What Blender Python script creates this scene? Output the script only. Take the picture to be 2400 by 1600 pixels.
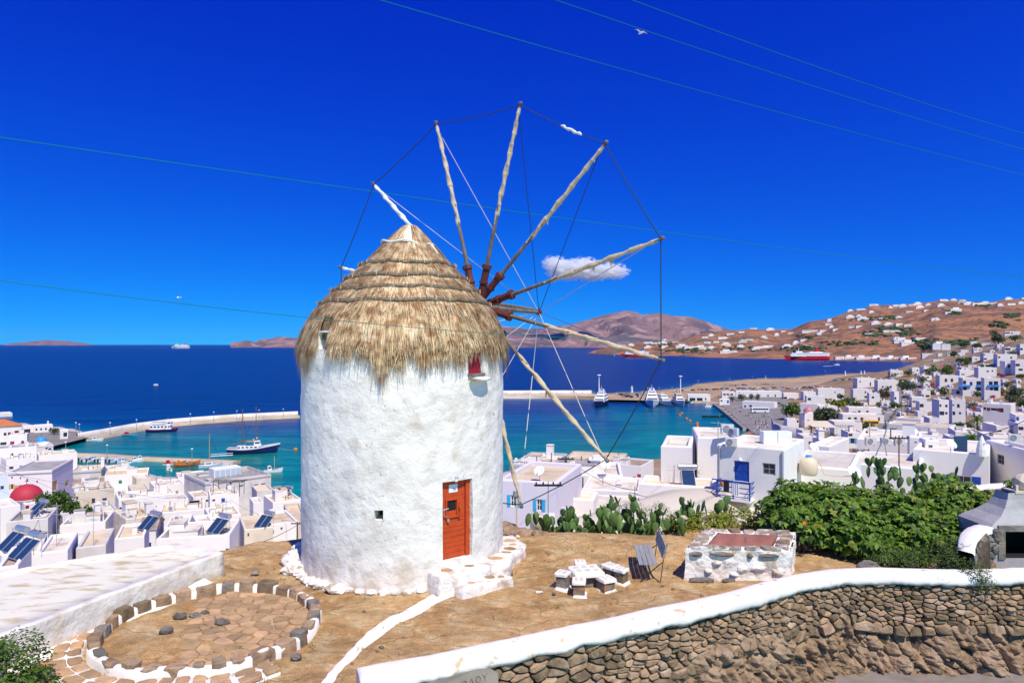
import bpy, math, random
import numpy as np
from mathutils import Vector, Matrix, noise as mn
for _o in list(bpy.data.objects): bpy.data.objects.remove(_o)
sc = bpy.context.scene; COL = sc.collection; R = math.radians
# ------------------------------------------------------------------ camera, world, sun, exposure
F = 1600.0; CZ = 5.4; HOR = 806.0; SEA = -40.0
cam_d = bpy.data.cameras.new('camera'); cam = bpy.data.objects.new('camera', cam_d); COL.objects.link(cam)
cam.location = (0, 0, CZ); cam.rotation_euler = (R(90), 0, 0)
cam_d.sensor_width = 36; cam_d.lens = 24; cam_d.shift_y = 0.0025; cam_d.clip_start = 0.1; cam_d.clip_end = 120000
sc.camera = cam
SKY_K = .16; SKY_C = ((15, 5.0), (28, 3.3), (10.6, 1.05)); SKY_MAX = (15, 9.8, 8.8)
SUN_EL, SUN_AZ = 56.0, 24.0          # azimuth: degrees from -Y (behind the camera) towards +X
sdir = Vector((math.sin(R(SUN_AZ))*math.cos(R(SUN_EL)), -math.cos(R(SUN_AZ))*math.cos(R(SUN_EL)), math.sin(R(SUN_EL))))
sun_d = bpy.data.lights.new('sun', 'SUN'); sun_d.energy = 4.7; sun_d.angle = R(0.5); sun_d.color = (1.0, 0.92, 0.76)
sun = bpy.data.objects.new('sun', sun_d); COL.objects.link(sun); sun.rotation_euler = sdir.to_track_quat('Z', 'Y').to_euler()
w = bpy.data.worlds.new('World'); sc.world = w; w.use_nodes = True
nt = w.node_tree; bg = nt.nodes['Background']
sk = nt.nodes.new('ShaderNodeTexSky'); sk.sky_type = 'NISHITA'; sk.sun_disc = False
sk.sun_elevation = R(SUN_EL); sk.sun_rotation = math.atan2(sdir.x, sdir.y)
sk.altitude = 300; sk.air_density = 1.0; sk.dust_density = 0.1; sk.ozone_density = 3.0
tcw = nt.nodes.new('ShaderNodeTexCoord'); mpw = nt.nodes.new('ShaderNodeMapping'); mpw.vector_type = 'POINT'
mpw.inputs['Scale'].default_value = (1, 1, .77); mpw.inputs['Location'].default_value = (0, 0, .23)   # thin clear air: little milk at the horizon
nt.links.new(tcw.outputs['Generated'], mpw.inputs[0]); nt.links.new(mpw.outputs[0], sk.inputs[0])
def _vm(op, a, v):
    n = nt.nodes.new('ShaderNodeVectorMath'); n.operation = op; nt.links.new(a, n.inputs[0]); n.inputs[1].default_value = v; return n.outputs[0]
# a contrast curve per channel: polarised deep blue away from the sun, pale near it
sxyz = nt.nodes.new('ShaderNodeSeparateXYZ'); cxyz = nt.nodes.new('ShaderNodeCombineXYZ')
nt.links.new(_vm('MULTIPLY', sk.outputs[0], (SKY_K,)*3), sxyz.inputs[0])
for ci, (c_, p_) in enumerate(SKY_C):
    a_ = nt.nodes.new('ShaderNodeMath'); a_.operation = 'POWER'; nt.links.new(sxyz.outputs[ci], a_.inputs[0]); a_.inputs[1].default_value = p_
    m_ = nt.nodes.new('ShaderNodeMath'); m_.operation = 'MULTIPLY'; nt.links.new(a_.outputs[0], m_.inputs[0]); m_.inputs[1].default_value = c_
    l_ = nt.nodes.new('ShaderNodeMath'); l_.operation = 'MINIMUM'; nt.links.new(m_.outputs[0], l_.inputs[0]); l_.inputs[1].default_value = SKY_MAX[ci]
    nt.links.new(l_.outputs[0], cxyz.inputs[ci])
nt.links.new(cxyz.outputs[0], bg.inputs['Color'])
bg.inputs['Strength'].default_value = 0.11
sc.view_settings.view_transform = 'Standard'; sc.view_settings.look = 'None'
sc.view_settings.exposure = 0.12; sc.view_settings.gamma = 1.0
sc.cycles.max_bounces = 6; sc.cycles.diffuse_bounces = 3; sc.cycles.glossy_bounces = 2; sc.cycles.volume_bounces = 8
sc.cycles.transparent_max_bounces = 6; sc.cycles.use_denoising = True
rnd = random.Random(7)
HAZE = 6e-6
# ------------------------------------------------------------------ helpers
def P(px, py, d):                      # a photo pixel seen at depth d -> world
    return Vector(((px-1200)/F*d, d, CZ-(py-HOR)/F*d))
def PZ(px, py, z):                     # a photo pixel that lies on height z -> world
    return P(px, py, (CZ-z)*F/(py-HOR))
def tag(o, label=None, cat=None, group=None, kind=None):
    if label: o['label'] = label
    if cat: o['category'] = cat
    if group: o['group'] = group
    if kind: o['kind'] = kind
    return o
def thing(name, label, cat, loc=(0,0,0), rz=0, group=None):
    o = bpy.data.objects.new(name, None); COL.objects.link(o); o.empty_display_size = .2
    o.location = loc; o.rotation_euler = (0,0,rz)
    return tag(o, label, cat, group)
def inst(name, me, parent=None, loc=(0,0,0), rot=(0,0,0), sc_=(1,1,1)):
    o = bpy.data.objects.new(name, me); COL.objects.link(o); o.parent = parent
    o.location = loc; o.rotation_euler = rot; o.scale = sc_
    return o
def copy_tree(o, parent=None):
    c = o.copy(); COL.objects.link(c); c.parent = parent
    for ch in o.children: copy_tree(ch, c)
    return c
ICO_V = []
_t = (1+5**.5)/2
for a, b in ((-1,_t),(1,_t),(-1,-_t),(1,-_t)): ICO_V.append((a,b,0))
for a, b in ((-1,_t),(1,_t),(-1,-_t),(1,-_t)): ICO_V.append((0,a,b))
for a, b in ((_t,-1),(_t,1),(-_t,-1),(-_t,1)): ICO_V.append((a,0,b))
ICO_V = [Vector(v).normalized() for v in ICO_V]
ICO_F = [(0,11,5),(0,5,1),(0,1,7),(0,7,10),(0,10,11),(1,5,9),(5,11,4),(11,10,2),(10,7,6),(7,1,8),(3,9,4),(3,4,2),(3,2,6),(3,6,8),(3,8,9),(4,9,5),(2,4,11),(6,2,10),(8,6,7),(9,8,1)]
def ico_sub(V, Fc):
    V = list(V); c = {}; out = []
    def mid(a, b):
        k = (min(a,b), max(a,b))
        if k not in c: V.append(((V[a]+V[b])/2).normalized()); c[k] = len(V)-1
        return c[k]
    for a, b, d in Fc:
        x, y, z = mid(a,b), mid(b,d), mid(d,a); out += [(a,x,z),(b,y,x),(d,z,y),(x,y,z)]
    return V, out
ICO1 = ico_sub(ICO_V, ICO_F); ICO2 = ico_sub(*ICO1)
class MB:
    def __init__(s): s.v = []; s.f = []; s.m = []
    def add(s, V, Fc, mi=0):
        n = len(s.v); s.v += [tuple(p) for p in V]; s.f += [tuple(n+i for i in q) for q in Fc]; s.m += [mi]*len(Fc); return s
    def box(s, x0, x1, y0, y1, z0, z1, mi=0, M=None):
        V = [Vector(p) for p in ((x0,y0,z0),(x1,y0,z0),(x1,y1,z0),(x0,y1,z0),(x0,y0,z1),(x1,y0,z1),(x1,y1,z1),(x0,y1,z1))]
        if M: V = [M @ p for p in V]
        return s.add(V, [(0,3,2,1),(4,5,6,7),(0,1,5,4),(1,2,6,5),(2,3,7,6),(3,0,4,7)], mi)
    def tube(s, pts, r, n=8, mi=0, caps=True):
        pts = [Vector(p) for p in pts]; rr = r if isinstance(r, (list, tuple)) else [r]*len(pts)
        V = []; Fc = []; up = None
        for i, p in enumerate(pts):
            t = (pts[min(i+1,len(pts)-1)]-pts[max(i-1,0)]).normalized()
            if up is None: up = Vector((0,0,1)) if abs(t.z) < .9 else Vector((1,0,0))
            a = t.cross(up).normalized(); b = a.cross(t); up = b
            for k in range(n):
                q = 2*math.pi*k/n; V.append(p+rr[i]*(math.cos(q)*a+math.sin(q)*b))
        for i in range(len(pts)-1):
            for k in range(n):
                Fc.append((i*n+k, i*n+(k+1)%n, (i+1)*n+(k+1)%n, (i+1)*n+k))
        if caps: Fc.append(tuple(range(n))[::-1]); Fc.append(tuple((len(pts)-1)*n+k for k in range(n)))
        return s.add(V, Fc, mi)
    def lathe(s, prof, n=24, c=(0,0,0), mi=0, a0=0, a1=2*math.pi):
        full = abs(a1-a0-2*math.pi) < 1e-6; m = n if full else n+1; V = []; Fc = []
        for r, z in prof:
            for k in range(m):
                q = a0+(a1-a0)*k/n; V.append((c[0]+r*math.cos(q), c[1]+r*math.sin(q), c[2]+z))
        for i in range(len(prof)-1):
            for k in range(n):
                k2 = (k+1) % m; Fc.append((i*m+k, i*m+k2, (i+1)*m+k2, (i+1)*m+k))
        return s.add(V, Fc, mi)
    def rock(s, c, size, seed=0, rot=None, amp=.3, lvl=1, mi=0, fr=1.3):
        V, Fc = (ICO_V, ICO_F) if lvl == 0 else ICO1 if lvl == 1 else ICO2
        o = Vector((seed*7.13, seed*3.7, seed*1.9)); out = []
        for v in V:
            k = 1+amp*mn.noise(v*fr+o)+amp*.5*mn.noise(v*fr*2.6+o)
            q = Vector((v.x*size[0]*k, v.y*size[1]*k, v.z*size[2]*k))
            if rot: q = rot @ q
            out.append(Vector(c)+q)
        return s.add(out, Fc, mi)
    def build(s, name, mats, parent=None, smooth=False, loc=None):
        me = bpy.data.meshes.new(name); me.from_pydata(s.v, [], s.f)
        if not isinstance(mats, (list, tuple)): mats = [mats]
        for m in mats: me.materials.append(m)
        if len(mats) > 1: me.polygons.foreach_set('material_index', s.m)
        if smooth: me.polygons.foreach_set('use_smooth', [True]*len(s.f))
        me.update()
        o = bpy.data.objects.new(name, me); COL.objects.link(o); o.parent = parent
        if loc is not None: o.location = loc
        return o
def np_mesh(name, V, Fq, mats, parent=None, smooth=False):
    V = np.asarray(V, np.float32); Fq = np.asarray(Fq, np.int32); me = bpy.data.meshes.new(name)
    k = Fq.shape[1]; me.vertices.add(len(V)); me.vertices.foreach_set('co', V.ravel())
    me.loops.add(Fq.size); me.loops.foreach_set('vertex_index', Fq.ravel())
    me.polygons.add(len(Fq)); me.polygons.foreach_set('loop_start', np.arange(0, Fq.size, k, dtype=np.int32))
    me.polygons.foreach_set('loop_total', np.full(len(Fq), k, np.int32))
    if smooth: me.polygons.foreach_set('use_smooth', np.ones(len(Fq), bool))
    for m in (mats if isinstance(mats, (list, tuple)) else [mats]): me.materials.append(m)
    me.update(calc_edges=True); me.validate()
    o = bpy.data.objects.new(name, me); COL.objects.link(o); o.parent = parent
    return o
def grid_faces(nr, nc):
    i = np.arange((nr-1)*(nc-1)); r = i//(nc-1); c = i % (nc-1); a = r*nc+c
    return np.stack([a, a+1, a+nc+1, a+nc], 1)
# ------------------------------------------------------------------ materials
def mat(name, col, rough=.85, col2=None, ns=4.0, nd=4, lo=.4, hi=.65, col3=None, ns3=1.0, lo3=.5, hi3=.6, island=0, obj=0,
        bump=0, bs=20.0, bd=.02, spec=.3, metal=0, stretch=None, trans=0, bump2=0, bs2=3.0, bd2=.1):
    m = bpy.data.materials.new(name); m.use_nodes = True; t = m.node_tree; N = t.nodes.new; L = t.links.new
    b = t.nodes['Principled BSDF']; b.inputs['Roughness'].default_value = rough; b.inputs['Metallic'].default_value = metal
    b.inputs['Specular IOR Level'].default_value = spec
    g = N('ShaderNodeNewGeometry'); vec = g.outputs['Position']
    if stretch:
        mp = N('ShaderNodeMapping'); mp.inputs['Scale'].default_value = stretch; L(vec, mp.inputs[0]); vec = mp.outputs[0]
    def rgb(c):
        n = N('ShaderNodeRGB'); n.outputs[0].default_value = (*c, 1); return n.outputs[0]
    def noise(s, d=4):
        n = N('ShaderNodeTexNoise'); n.inputs['Scale'].default_value = s; n.inputs['Detail'].default_value = d; L(vec, n.inputs['Vector']); return n.outputs[0]
    def mix(f, a, c, mode='MIX'):
        x = N('ShaderNodeMix'); x.data_type = 'RGBA'; x.blend_type = mode
        if isinstance(f, float): x.inputs[0].default_value = f
        else: L(f, x.inputs[0])
        L(a, x.inputs[6]); L(c, x.inputs[7]); return x.outputs[2]
    def ramp(f, a, c):
        x = N('ShaderNodeMapRange'); x.inputs[1].default_value = a; x.inputs[2].default_value = c; L(f, x.inputs[0]); return x.outputs[0]
    c = rgb(col)
    if col2: c = mix(ramp(noise(ns, nd), lo, hi), c, rgb(col2))
    if col3: c = mix(ramp(noise(ns3, 5), lo3, hi3), c, rgb(col3))
    for src, amt in ((g.outputs['Random Per Island'], island), (None, obj)):
        if amt:
            if src is None: src = N('ShaderNodeObjectInfo').outputs['Random']
            h = N('ShaderNodeHueSaturation'); L(c, h.inputs['Color'])
            L(ramp_to(N, L, src, 1-amt, 1+amt), h.inputs['Value'])
            L(ramp_to(N, L, src, .5+amt*.018, .5-amt*.018), h.inputs['Hue']); c = h.outputs[0]
    L(c, b.inputs['Base Color'])
    nrm = None
    for bb, s_, d_ in ((bump2, bs2, bd2), (bump, bs, bd)):
        if bb:
            bn = N('ShaderNodeBump'); bn.inputs['Strength'].default_value = bb; bn.inputs['Distance'].default_value = d_
            L(noise(s_, 5), bn.inputs['Height'])
            if nrm: L(nrm, bn.inputs['Normal'])
            nrm = bn.outputs[0]
    if nrm: L(nrm, b.inputs['Normal'])
    if trans:
        tr = N('ShaderNodeBsdfTranslucent'); L(c, tr.inputs[0]); ms = N('ShaderNodeMixShader'); ms.inputs[0].default_value = trans
        L(b.outputs[0], ms.inputs[1]); L(tr.outputs[0], ms.inputs[2]); L(ms.outputs[0], t.nodes['Material Output'].inputs[0])
    return m
def ramp_to(N, L, src, a, c):
    x = N('ShaderNodeMapRange'); x.inputs[3].default_value = a; x.inputs[4].default_value = c; L(src, x.inputs[0]); return x.outputs[0]
WHITE = (.81,.765,.70)
M = {}
M['lime'] = mat('limewash', WHITE, .9, (.66,.62,.56), 1.8, 9, .48, .72, (.46,.37,.27), 8, .66, .74, bump=.5, bs=26, bd=.016, bump2=.9, bs2=3.6, bd2=.06)
M['lime_edge'] = mat('limewash_cap', WHITE, .9, (.70,.66,.60), 3, 7, .5, .75, (.58,.44,.28), 4, .64, .70, bump=.5, bs=25, bd=.015)
M['lime_roof'] = mat('limewash_worn_roof', (.72,.69,.57), .9, (.50,.40,.23), 1.5, 10, .50, .66, stretch=(1.2,3.2,1), bump=.5, bs=18, bd=.02)
M['lime_grey'] = mat('limewash_grey', (.40,.385,.375), .9, (.32,.31,.305), 3, 6, .4, .7, bump=.5, bs=16, bd=.02)
M['house'] = mat('house_white', (.80,.765,.72), .9, (.74,.70,.65), .35, 6, .5, .8, obj=.04)
M['house_n'] = mat('house_white_near', (.80,.765,.72), .9, (.74,.70,.65), .8, 6, .5, .8, (.60,.52,.42), 1.7, .70, .80, bump=.2, bs=6, bd=.03)
M['lav'] = mat('lavender_wall', (.68,.64,.70), .9, (.62,.58,.64), .7, 6, .5, .8)
M['pinkw'] = mat('pale_pink_wall', (.76,.68,.68), .9, (.70,.62,.60), .4, 6, .5, .8)
M['creamw'] = mat('cream_wall', (.70,.62,.49), .9, (.60,.52,.40), .4, 7, .45, .7)
M['dullw'] = mat('dull_white_wall', (.62,.59,.55), .9, (.50,.47,.43), .4, 7, .45, .7, bump=.2, bs=6, bd=.03)
M['greyw'] = mat('grey_wall', (.42,.41,.42), .9, (.34,.33,.34), .5, 6, .4, .7)
M['bluew'] = mat('pale_blue_wall', (.62,.70,.80), .9)
M['beigew'] = mat('beige_wall', (.60,.50,.38), .9, (.50,.40,.30), .5, 6, .4, .7)
M['roof_w'] = mat('roof_white', (.68,.62,.52), .9, (.50,.42,.32), .5, 8, .46, .68, (.36,.30,.24), .9, .60, .70, obj=.12)
M['roof_c'] = mat('roof_cream', (.66,.54,.37), .9, (.48,.37,.24), .5, 7, .45, .7, obj=.1)
M['roof_g'] = mat('roof_grey', (.36,.34,.32), .9, (.26,.24,.22), .4, 7, .45, .7, obj=.1)
M['roof_y'] = mat('roof_yellow', (.68,.54,.30), .9, (.60,.46,.26), .4, 7, .45, .7)
M['roof_b'] = mat('roof_brown', (.30,.22,.16), .9, (.45,.36,.27), .8, 7, .45, .7)
M['tile'] = mat('orange_tile', (.55,.19,.07), .85, (.42,.14,.06), 1.5, 4, .4, .7)
M['glass'] = mat('window_glass', (.03,.035,.05), .12, spec=.6)
M['glass_b'] = mat('boat_glass', (.02,.025,.035), .1, spec=.6)
M['frame_w'] = mat('frame_white', (.78,.78,.78), .6)
M['blue'] = mat('blue_paint', (.02,.09,.42), .5, (.015,.06,.32), 6, obj=.05)
M['sky_blue'] = mat('light_blue_paint', (.06,.30,.72), .5)
M['turq'] = mat('turquoise_paint', (.04,.42,.66), .5)
M['green_p'] = mat('green_paint', (.02,.22,.12), .5)
M['maroon'] = mat('maroon_paint', (.28,.02,.05), .55)
M['red_p'] = mat('red_paint', (.55,.04,.04), .5)
M['ochre'] = mat('ochre_paint', (.62,.36,.10), .6)
M['grey_p'] = mat('grey_paint', (.30,.31,.34), .6)
M['black'] = mat('black_rubber', (.02,.02,.022), .6)
M['metal'] = mat('dull_metal', (.42,.43,.44), .45, metal=.4)
M['steel'] = mat('steel_tank', (.55,.56,.58), .3, metal=.7)
M['pv'] = mat('solar_glass', (.02,.05,.11), .18, spec=.6)
M['ac'] = mat('ac_unit', (.68,.66,.60), .6)
M['wood'] = mat('weathered_wood', (.13,.11,.095), .85, (.24,.205,.175), 9, 5, .4, .7, bump=.5, bs=30, bd=.01, stretch=(1,1,.25))
M['darkwood'] = mat('dark_pole_wood', (.10,.07,.055), .85, (.17,.12,.09), 5)
M['pole_red'] = mat('red_brown_pole', (.16,.05,.05), .7)
M['sail'] = mat('sail_cloth', (.56,.45,.31), .9, (.48,.38,.26), 7, 5, .45, .7, bump=.6, bs=14, bd=.02)
M['cloth'] = mat('white_cloth', (.78,.76,.70), .9, (.66,.62,.54), 5)
M['iron'] = mat('rust_red_iron', (.16,.035,.03), .6, (.09,.03,.025), 12)
M['rope'] = mat('dark_rope', (.025,.04,.045), .8)
M['stay'] = mat('pale_rope', (.62,.56,.50), .8)
M['cable'] = mat('green_cable', (.0,.20,.18), .5)
M['wire'] = mat('black_wire', (.025,.025,.03), .6)
M['door_red'] = mat('red_door_paint', (.52,.07,.015), .45, (.44,.05,.012), 7, 6, .45, .7, bump=.25, bs=25, bd=.01)
M['shutter_red'] = mat('crimson_paint', (.42,.015,.03), .5, (.32,.012,.02), 10)
M['straw'] = mat('straw', (.58,.42,.235), .8, (.33,.19,.09), 4.5, 5, .42, .60, (.68,.55,.36), 3.0, .54, .72, island=.55, spec=.25)
M['thatch'] = mat('old_thatch', (.27,.18,.10), .9, (.14,.085,.045), 7, 6, .4, .65, bump=.8, bs=22, bd=.04)
M['band'] = mat('twig_band', (.16,.12,.09), .85, (.25,.20,.16), 10)
M['stone_b'] = mat('brown_stone', (.32,.215,.125), .9, (.19,.13,.085), 5, 6, .42, .62, (.36,.27,.18), 2.3, .5, .7, obj=.46, bump=1, bs=20, bd=.02)
M['stone_bs'] = mat('brown_stone_joined', (.32,.215,.125), .9, (.19,.13,.085), 5, 6, .42, .62, (.36,.27,.18), 2.3, .5, .7, island=.46, bump=1, bs=20, bd=.02)
M['stone_g'] = mat('grey_stone', (.20,.18,.155), .9, (.12,.105,.09), 6, 6, .42, .62, (.28,.17,.08), 2.4, .52, .68, obj=.3, bump=.9, bs=22, bd=.02)
M['stone_w'] = mat('whitewashed_stone', (.78,.74,.68), .9, (.46,.36,.26), 3.6, 8, .50, .68, bump=.9, bs=13, bd=.035)
M['flag'] = mat('flagstone', (.47,.305,.16), .9, (.34,.22,.125), 3, 6, .4, .65, obj=.28, bump=.6, bs=20, bd=.012)
M['slab_pale'] = mat('pale_flag', (.60,.55,.48), .85, (.50,.46,.40), 9)
M['stone_l'] = mat('light_stone', (.38,.31,.23), .9, (.25,.20,.145), 6, 6, .42, .62, (.66,.63,.58), 4, .52, .62, obj=.25, bump=.9, bs=20, bd=.02)
M['slabg'] = mat('grey_slab', (.34,.285,.23), .8, (.27,.23,.19), 4, 6)
M['bedrock'] = mat('bedrock', (.34,.225,.135), .92, (.18,.12,.075), 4, 8, .42, .62, (.38,.27,.18), 1.2, .5, .65, bump=1, bs=14, bd=.05, stretch=(1,1,1.6))
M['earth'] = mat('joint_earth', (.10,.07,.05), .95, (.06,.045,.03), 6)
def base_dirt(m, h, col):              # splashed earth and grime low on the limewashed walls
    t = m.node_tree; N = t.nodes.new; L = t.links.new; b = t.nodes['Principled BSDF']; c = b.inputs['Base Color'].links[0].from_socket; g = N('ShaderNodeNewGeometry'); sx = N('ShaderNodeSeparateXYZ'); L(g.outputs['Position'], sx.inputs[0])
    n = N('ShaderNodeTexNoise'); n.inputs['Scale'].default_value = 2.6; n.inputs['Detail'].default_value = 9; L(g.outputs['Position'], n.inputs['Vector']); a = N('ShaderNodeMapRange'); a.inputs[1].default_value = h; a.inputs[2].default_value = 0; L(sx.outputs[2], a.inputs[0])
    p = N('ShaderNodeMath'); p.operation = 'MULTIPLY_ADD'; L(a.outputs[0], p.inputs[0]); p.inputs[1].default_value = .22; L(n.outputs[0], p.inputs[2]); r = N('ShaderNodeMapRange'); r.inputs[1].default_value = .58; r.inputs[2].default_value = .78; r.inputs[4].default_value = .75; L(p.outputs[0], r.inputs[0])
    x = N('ShaderNodeMix'); x.data_type = 'RGBA'; L(r.outputs[0], x.inputs[0]); L(c, x.inputs[6]); x.inputs[7].default_value = (*col, 1); L(x.outputs[2], b.inputs['Base Color'])
base_dirt(M['lime'], 1.1, (.55,.46,.36))
def ground_mat():
    m = mat('rocky_ground', (.52,.335,.15), .95, (.42,.24,.095), .9, 9, .40, .62, (.57,.41,.215), 2.2, .50, .64); t = m.node_tree; N = t.nodes.new; L = t.links.new; b = t.nodes['Principled BSDF']; col = b.inputs['Base Color'].links[0].from_socket
    g = N('ShaderNodeNewGeometry'); mp = N('ShaderNodeMapping'); mp.inputs['Rotation'].default_value = (0,0,R(-32)); mp.inputs['Scale'].default_value = (.8,1.55,1); L(g.outputs['Position'], mp.inputs[0])
    def noise(s_, d, v=None, rough=.6):
        n = N('ShaderNodeTexNoise'); n.inputs['Scale'].default_value = s_; n.inputs['Detail'].default_value = d; n.inputs['Roughness'].default_value = rough; L(v or g.outputs['Position'], n.inputs['Vector']); return n.outputs[0]
    def rng(f, a, c, lo=0, hi=1): x = N('ShaderNodeMapRange'); x.inputs[1].default_value = a; x.inputs[2].default_value = c; x.inputs[3].default_value = lo; x.inputs[4].default_value = hi; L(f, x.inputs[0]); return x.outputs[0]
    def mul(c, f): x = N('ShaderNodeMix'); x.data_type = 'RGBA'; x.blend_type = 'MULTIPLY'; x.inputs[0].default_value = 1; L(c, x.inputs[6]); L(f, x.inputs[7]); return x.outputs[2]
    wv = N('ShaderNodeVectorMath'); wv.operation = 'MULTIPLY_ADD'; nc = N('ShaderNodeTexNoise'); nc.inputs['Scale'].default_value = 1.1; nc.inputs['Detail'].default_value = 6; L(g.outputs['Position'], nc.inputs['Vector']); L(nc.outputs['Color'], wv.inputs[0]); wv.inputs[1].default_value = (.9,.9,.9); L(mp.outputs[0], wv.inputs[2])
    vo = N('ShaderNodeTexVoronoi'); vo.feature = 'DISTANCE_TO_EDGE'; vo.inputs['Scale'].default_value = .8; L(wv.outputs[0], vo.inputs['Vector'])
    crack = rng(vo.outputs['Distance'], 0, .014, .70, 1); band = rng(noise(1.3, 8, wv.outputs[0]), .36, .60, .76, 1.08); grit = rng(noise(38, 3), .32, .68, .72, 1.22); mot = rng(noise(7, 6), .35, .65, .82, 1.12)
    c = mul(mul(mul(mul(col, crack), band), grit), mot); L(c, b.inputs['Base Color'])
    h = N('ShaderNodeMath'); h.operation = 'ADD'; L(rng(vo.outputs['Distance'], 0, .03, 0, .14), h.inputs[0]); L(noise(1.6, 10, wv.outputs[0], .68), h.inputs[1])
    b1 = N('ShaderNodeBump'); b1.inputs['Strength'].default_value = .9; b1.inputs['Distance'].default_value = .12; L(h.outputs[0], b1.inputs['Height']); b2 = N('ShaderNodeBump'); b2.inputs['Strength'].default_value = .8; b2.inputs['Distance'].default_value = .015; L(noise(30, 5), b2.inputs['Height']); L(b1.outputs[0], b2.inputs['Normal']); L(b2.outputs[0], b.inputs['Normal']); return m
M['ground'] = ground_mat()
M['sand'] = mat('sandy_land', (.44,.31,.18), .95, (.33,.23,.14), .03, 6, .4, .6)
M['dry'] = mat('dry_slope', (.30,.19,.11), .95, (.20,.15,.08), .08, 8, .42, .62, (.42,.31,.19), .03, .55, .7)
def town_mat():                         # pale plaster lanes in the harbour quarter, dry earth on the far slope
    m = M['dry']; t = m.node_tree; N = t.nodes.new; L = t.links.new; b = t.nodes['Principled BSDF']; col = b.inputs['Base Color'].links[0].from_socket
    g = N('ShaderNodeNewGeometry'); sx = N('ShaderNodeSeparateXYZ'); L(g.outputs['Position'], sx.inputs[0]); mr = N('ShaderNodeMapRange'); mr.inputs[1].default_value = 40; mr.inputs[2].default_value = 10; L(sx.outputs[0], mr.inputs[0])
    n = N('ShaderNodeTexNoise'); n.inputs['Scale'].default_value = .4; n.inputs['Detail'].default_value = 6; L(g.outputs['Position'], n.inputs['Vector']); c2 = N('ShaderNodeMix'); c2.data_type = 'RGBA'; L(n.outputs[0], c2.inputs[0]); c2.inputs[6].default_value = (.60,.56,.50,1); c2.inputs[7].default_value = (.46,.38,.29,1)
    x = N('ShaderNodeMix'); x.data_type = 'RGBA'; L(mr.outputs[0], x.inputs[0]); L(col, x.inputs[6]); L(c2.outputs[2], x.inputs[7]); L(x.outputs[2], b.inputs['Base Color'])
town_mat()
M['asphalt'] = mat('asphalt', (.25,.225,.20), .9, (.19,.175,.16), .25, 7, .4, .65)
M['pale_road'] = mat('dusty_road', (.25,.21,.18), .92, (.19,.16,.135), 3, 6, .4, .7, bump=.5, bs=60, bd=.006)
M['quay'] = mat('quay_concrete', (.50,.42,.31), .9, (.38,.31,.23), .12, 7, .42, .65)
M['quay_w'] = mat('white_mole', (.72,.69,.63), .9, (.56,.50,.42), .15, 7, .45, .7)
M['hill'] = mat('far_hill', (.36,.165,.078), .95, (.18,.095,.055), .013, 11, .43, .57, (.10,.075,.04), .055, .57, .63, bump=1, bs=.03, bd=16)
M['mount'] = mat('far_mountain', (.24,.145,.135), .95, (.11,.085,.10), .0016, 9, .40, .60, (.34,.21,.19), .0035, .50, .60, bump=1, bs=.006, bd=110)  # purple tint of distant haze is put into the rock colour
M['trunk'] = mat('bark', (.12,.085,.06), .95, (.18,.13,.09), 8)
def leafm(n, c, isl=.4, tr=.22): M[n] = mat(n, c, .55, island=isl, trans=tr, spec=.35)
leafm('leaf_fig', (.095,.18,.012), .68); leafm('leaf_dark', (.045,.095,.018)); leafm('leaf_olive', (.085,.115,.05)); leafm('leaf_rust', (.12,.085,.05))
leafm('leaf_mid', (.075,.14,.015)); leafm('leaf_small', (.055,.095,.014), .5); leafm('flower', (.42,.02,.16)); leafm('flower_red', (.35,.03,.04)); leafm('leaf_yel', (.20,.22,.015), .4)
M['cactus'] = mat('cactus_pad', (.075,.15,.035), .55, (.11,.18,.05), 5, island=.25, obj=.3, bump=.3, bs=60, bd=.006)
M['cactus_old'] = mat('cactus_stem', (.20,.14,.08), .9, (.12,.10,.05), 8)
M['grass_d'] = mat('dry_grass', (.33,.20,.06), .9, island=.4, trans=.2)
M['pink'] = mat('pink_plaster', (.46,.215,.18), .85, (.38,.16,.13), 3, 7, .42, .66, (.25,.10,.085), 6, .64, .74, bump=.3, bs=12, bd=.01)
M['bench'] = mat('grey_bench_slat', (.30,.31,.32), .7, (.24,.25,.26), 14, stretch=(1,.1,1))
M['cistern_stone'] = M['stone_g']
M['dome_red'] = mat('dome_red', (.46,.035,.055), .6); M['dome_blue'] = mat('dome_blue', (.03,.30,.72), .5); M['dome_pink'] = mat('dome_worn_red', (.55,.14,.17), .7, (.62,.30,.30), 1.2)
M['soot_and_shade'] = mat('soot_and_shade', (.015,.014,.014), .95)  # flat black: oven soot, and painted shade inside holes and hatches
M['rail_b'] = M['blue']
def flat(n, c, r=.45): M[n] = mat(n, c, r); return M[n]
for n, c in (('b_white',(.78,.78,.78)),('b_navy',(.01,.015,.09)),('b_red',(.55,.02,.03)),('b_orange',(.60,.17,.02)),('b_teal',(.05,.33,.45)),('b_yellow',(.70,.42,.05)),('b_wood',(.22,.09,.04)),
             ('b_cream',(.66,.56,.40)),('b_grey',(.28,.29,.31)),('b_black',(.015,.015,.018)),('b_blue',(.03,.12,.45)),('c_silver',(.45,.46,.48)),('yacht',(.60,.66,.70)),('b_green',(.05,.25,.15)),('b_pale',(.45,.55,.62))): flat(n, c)
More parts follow.
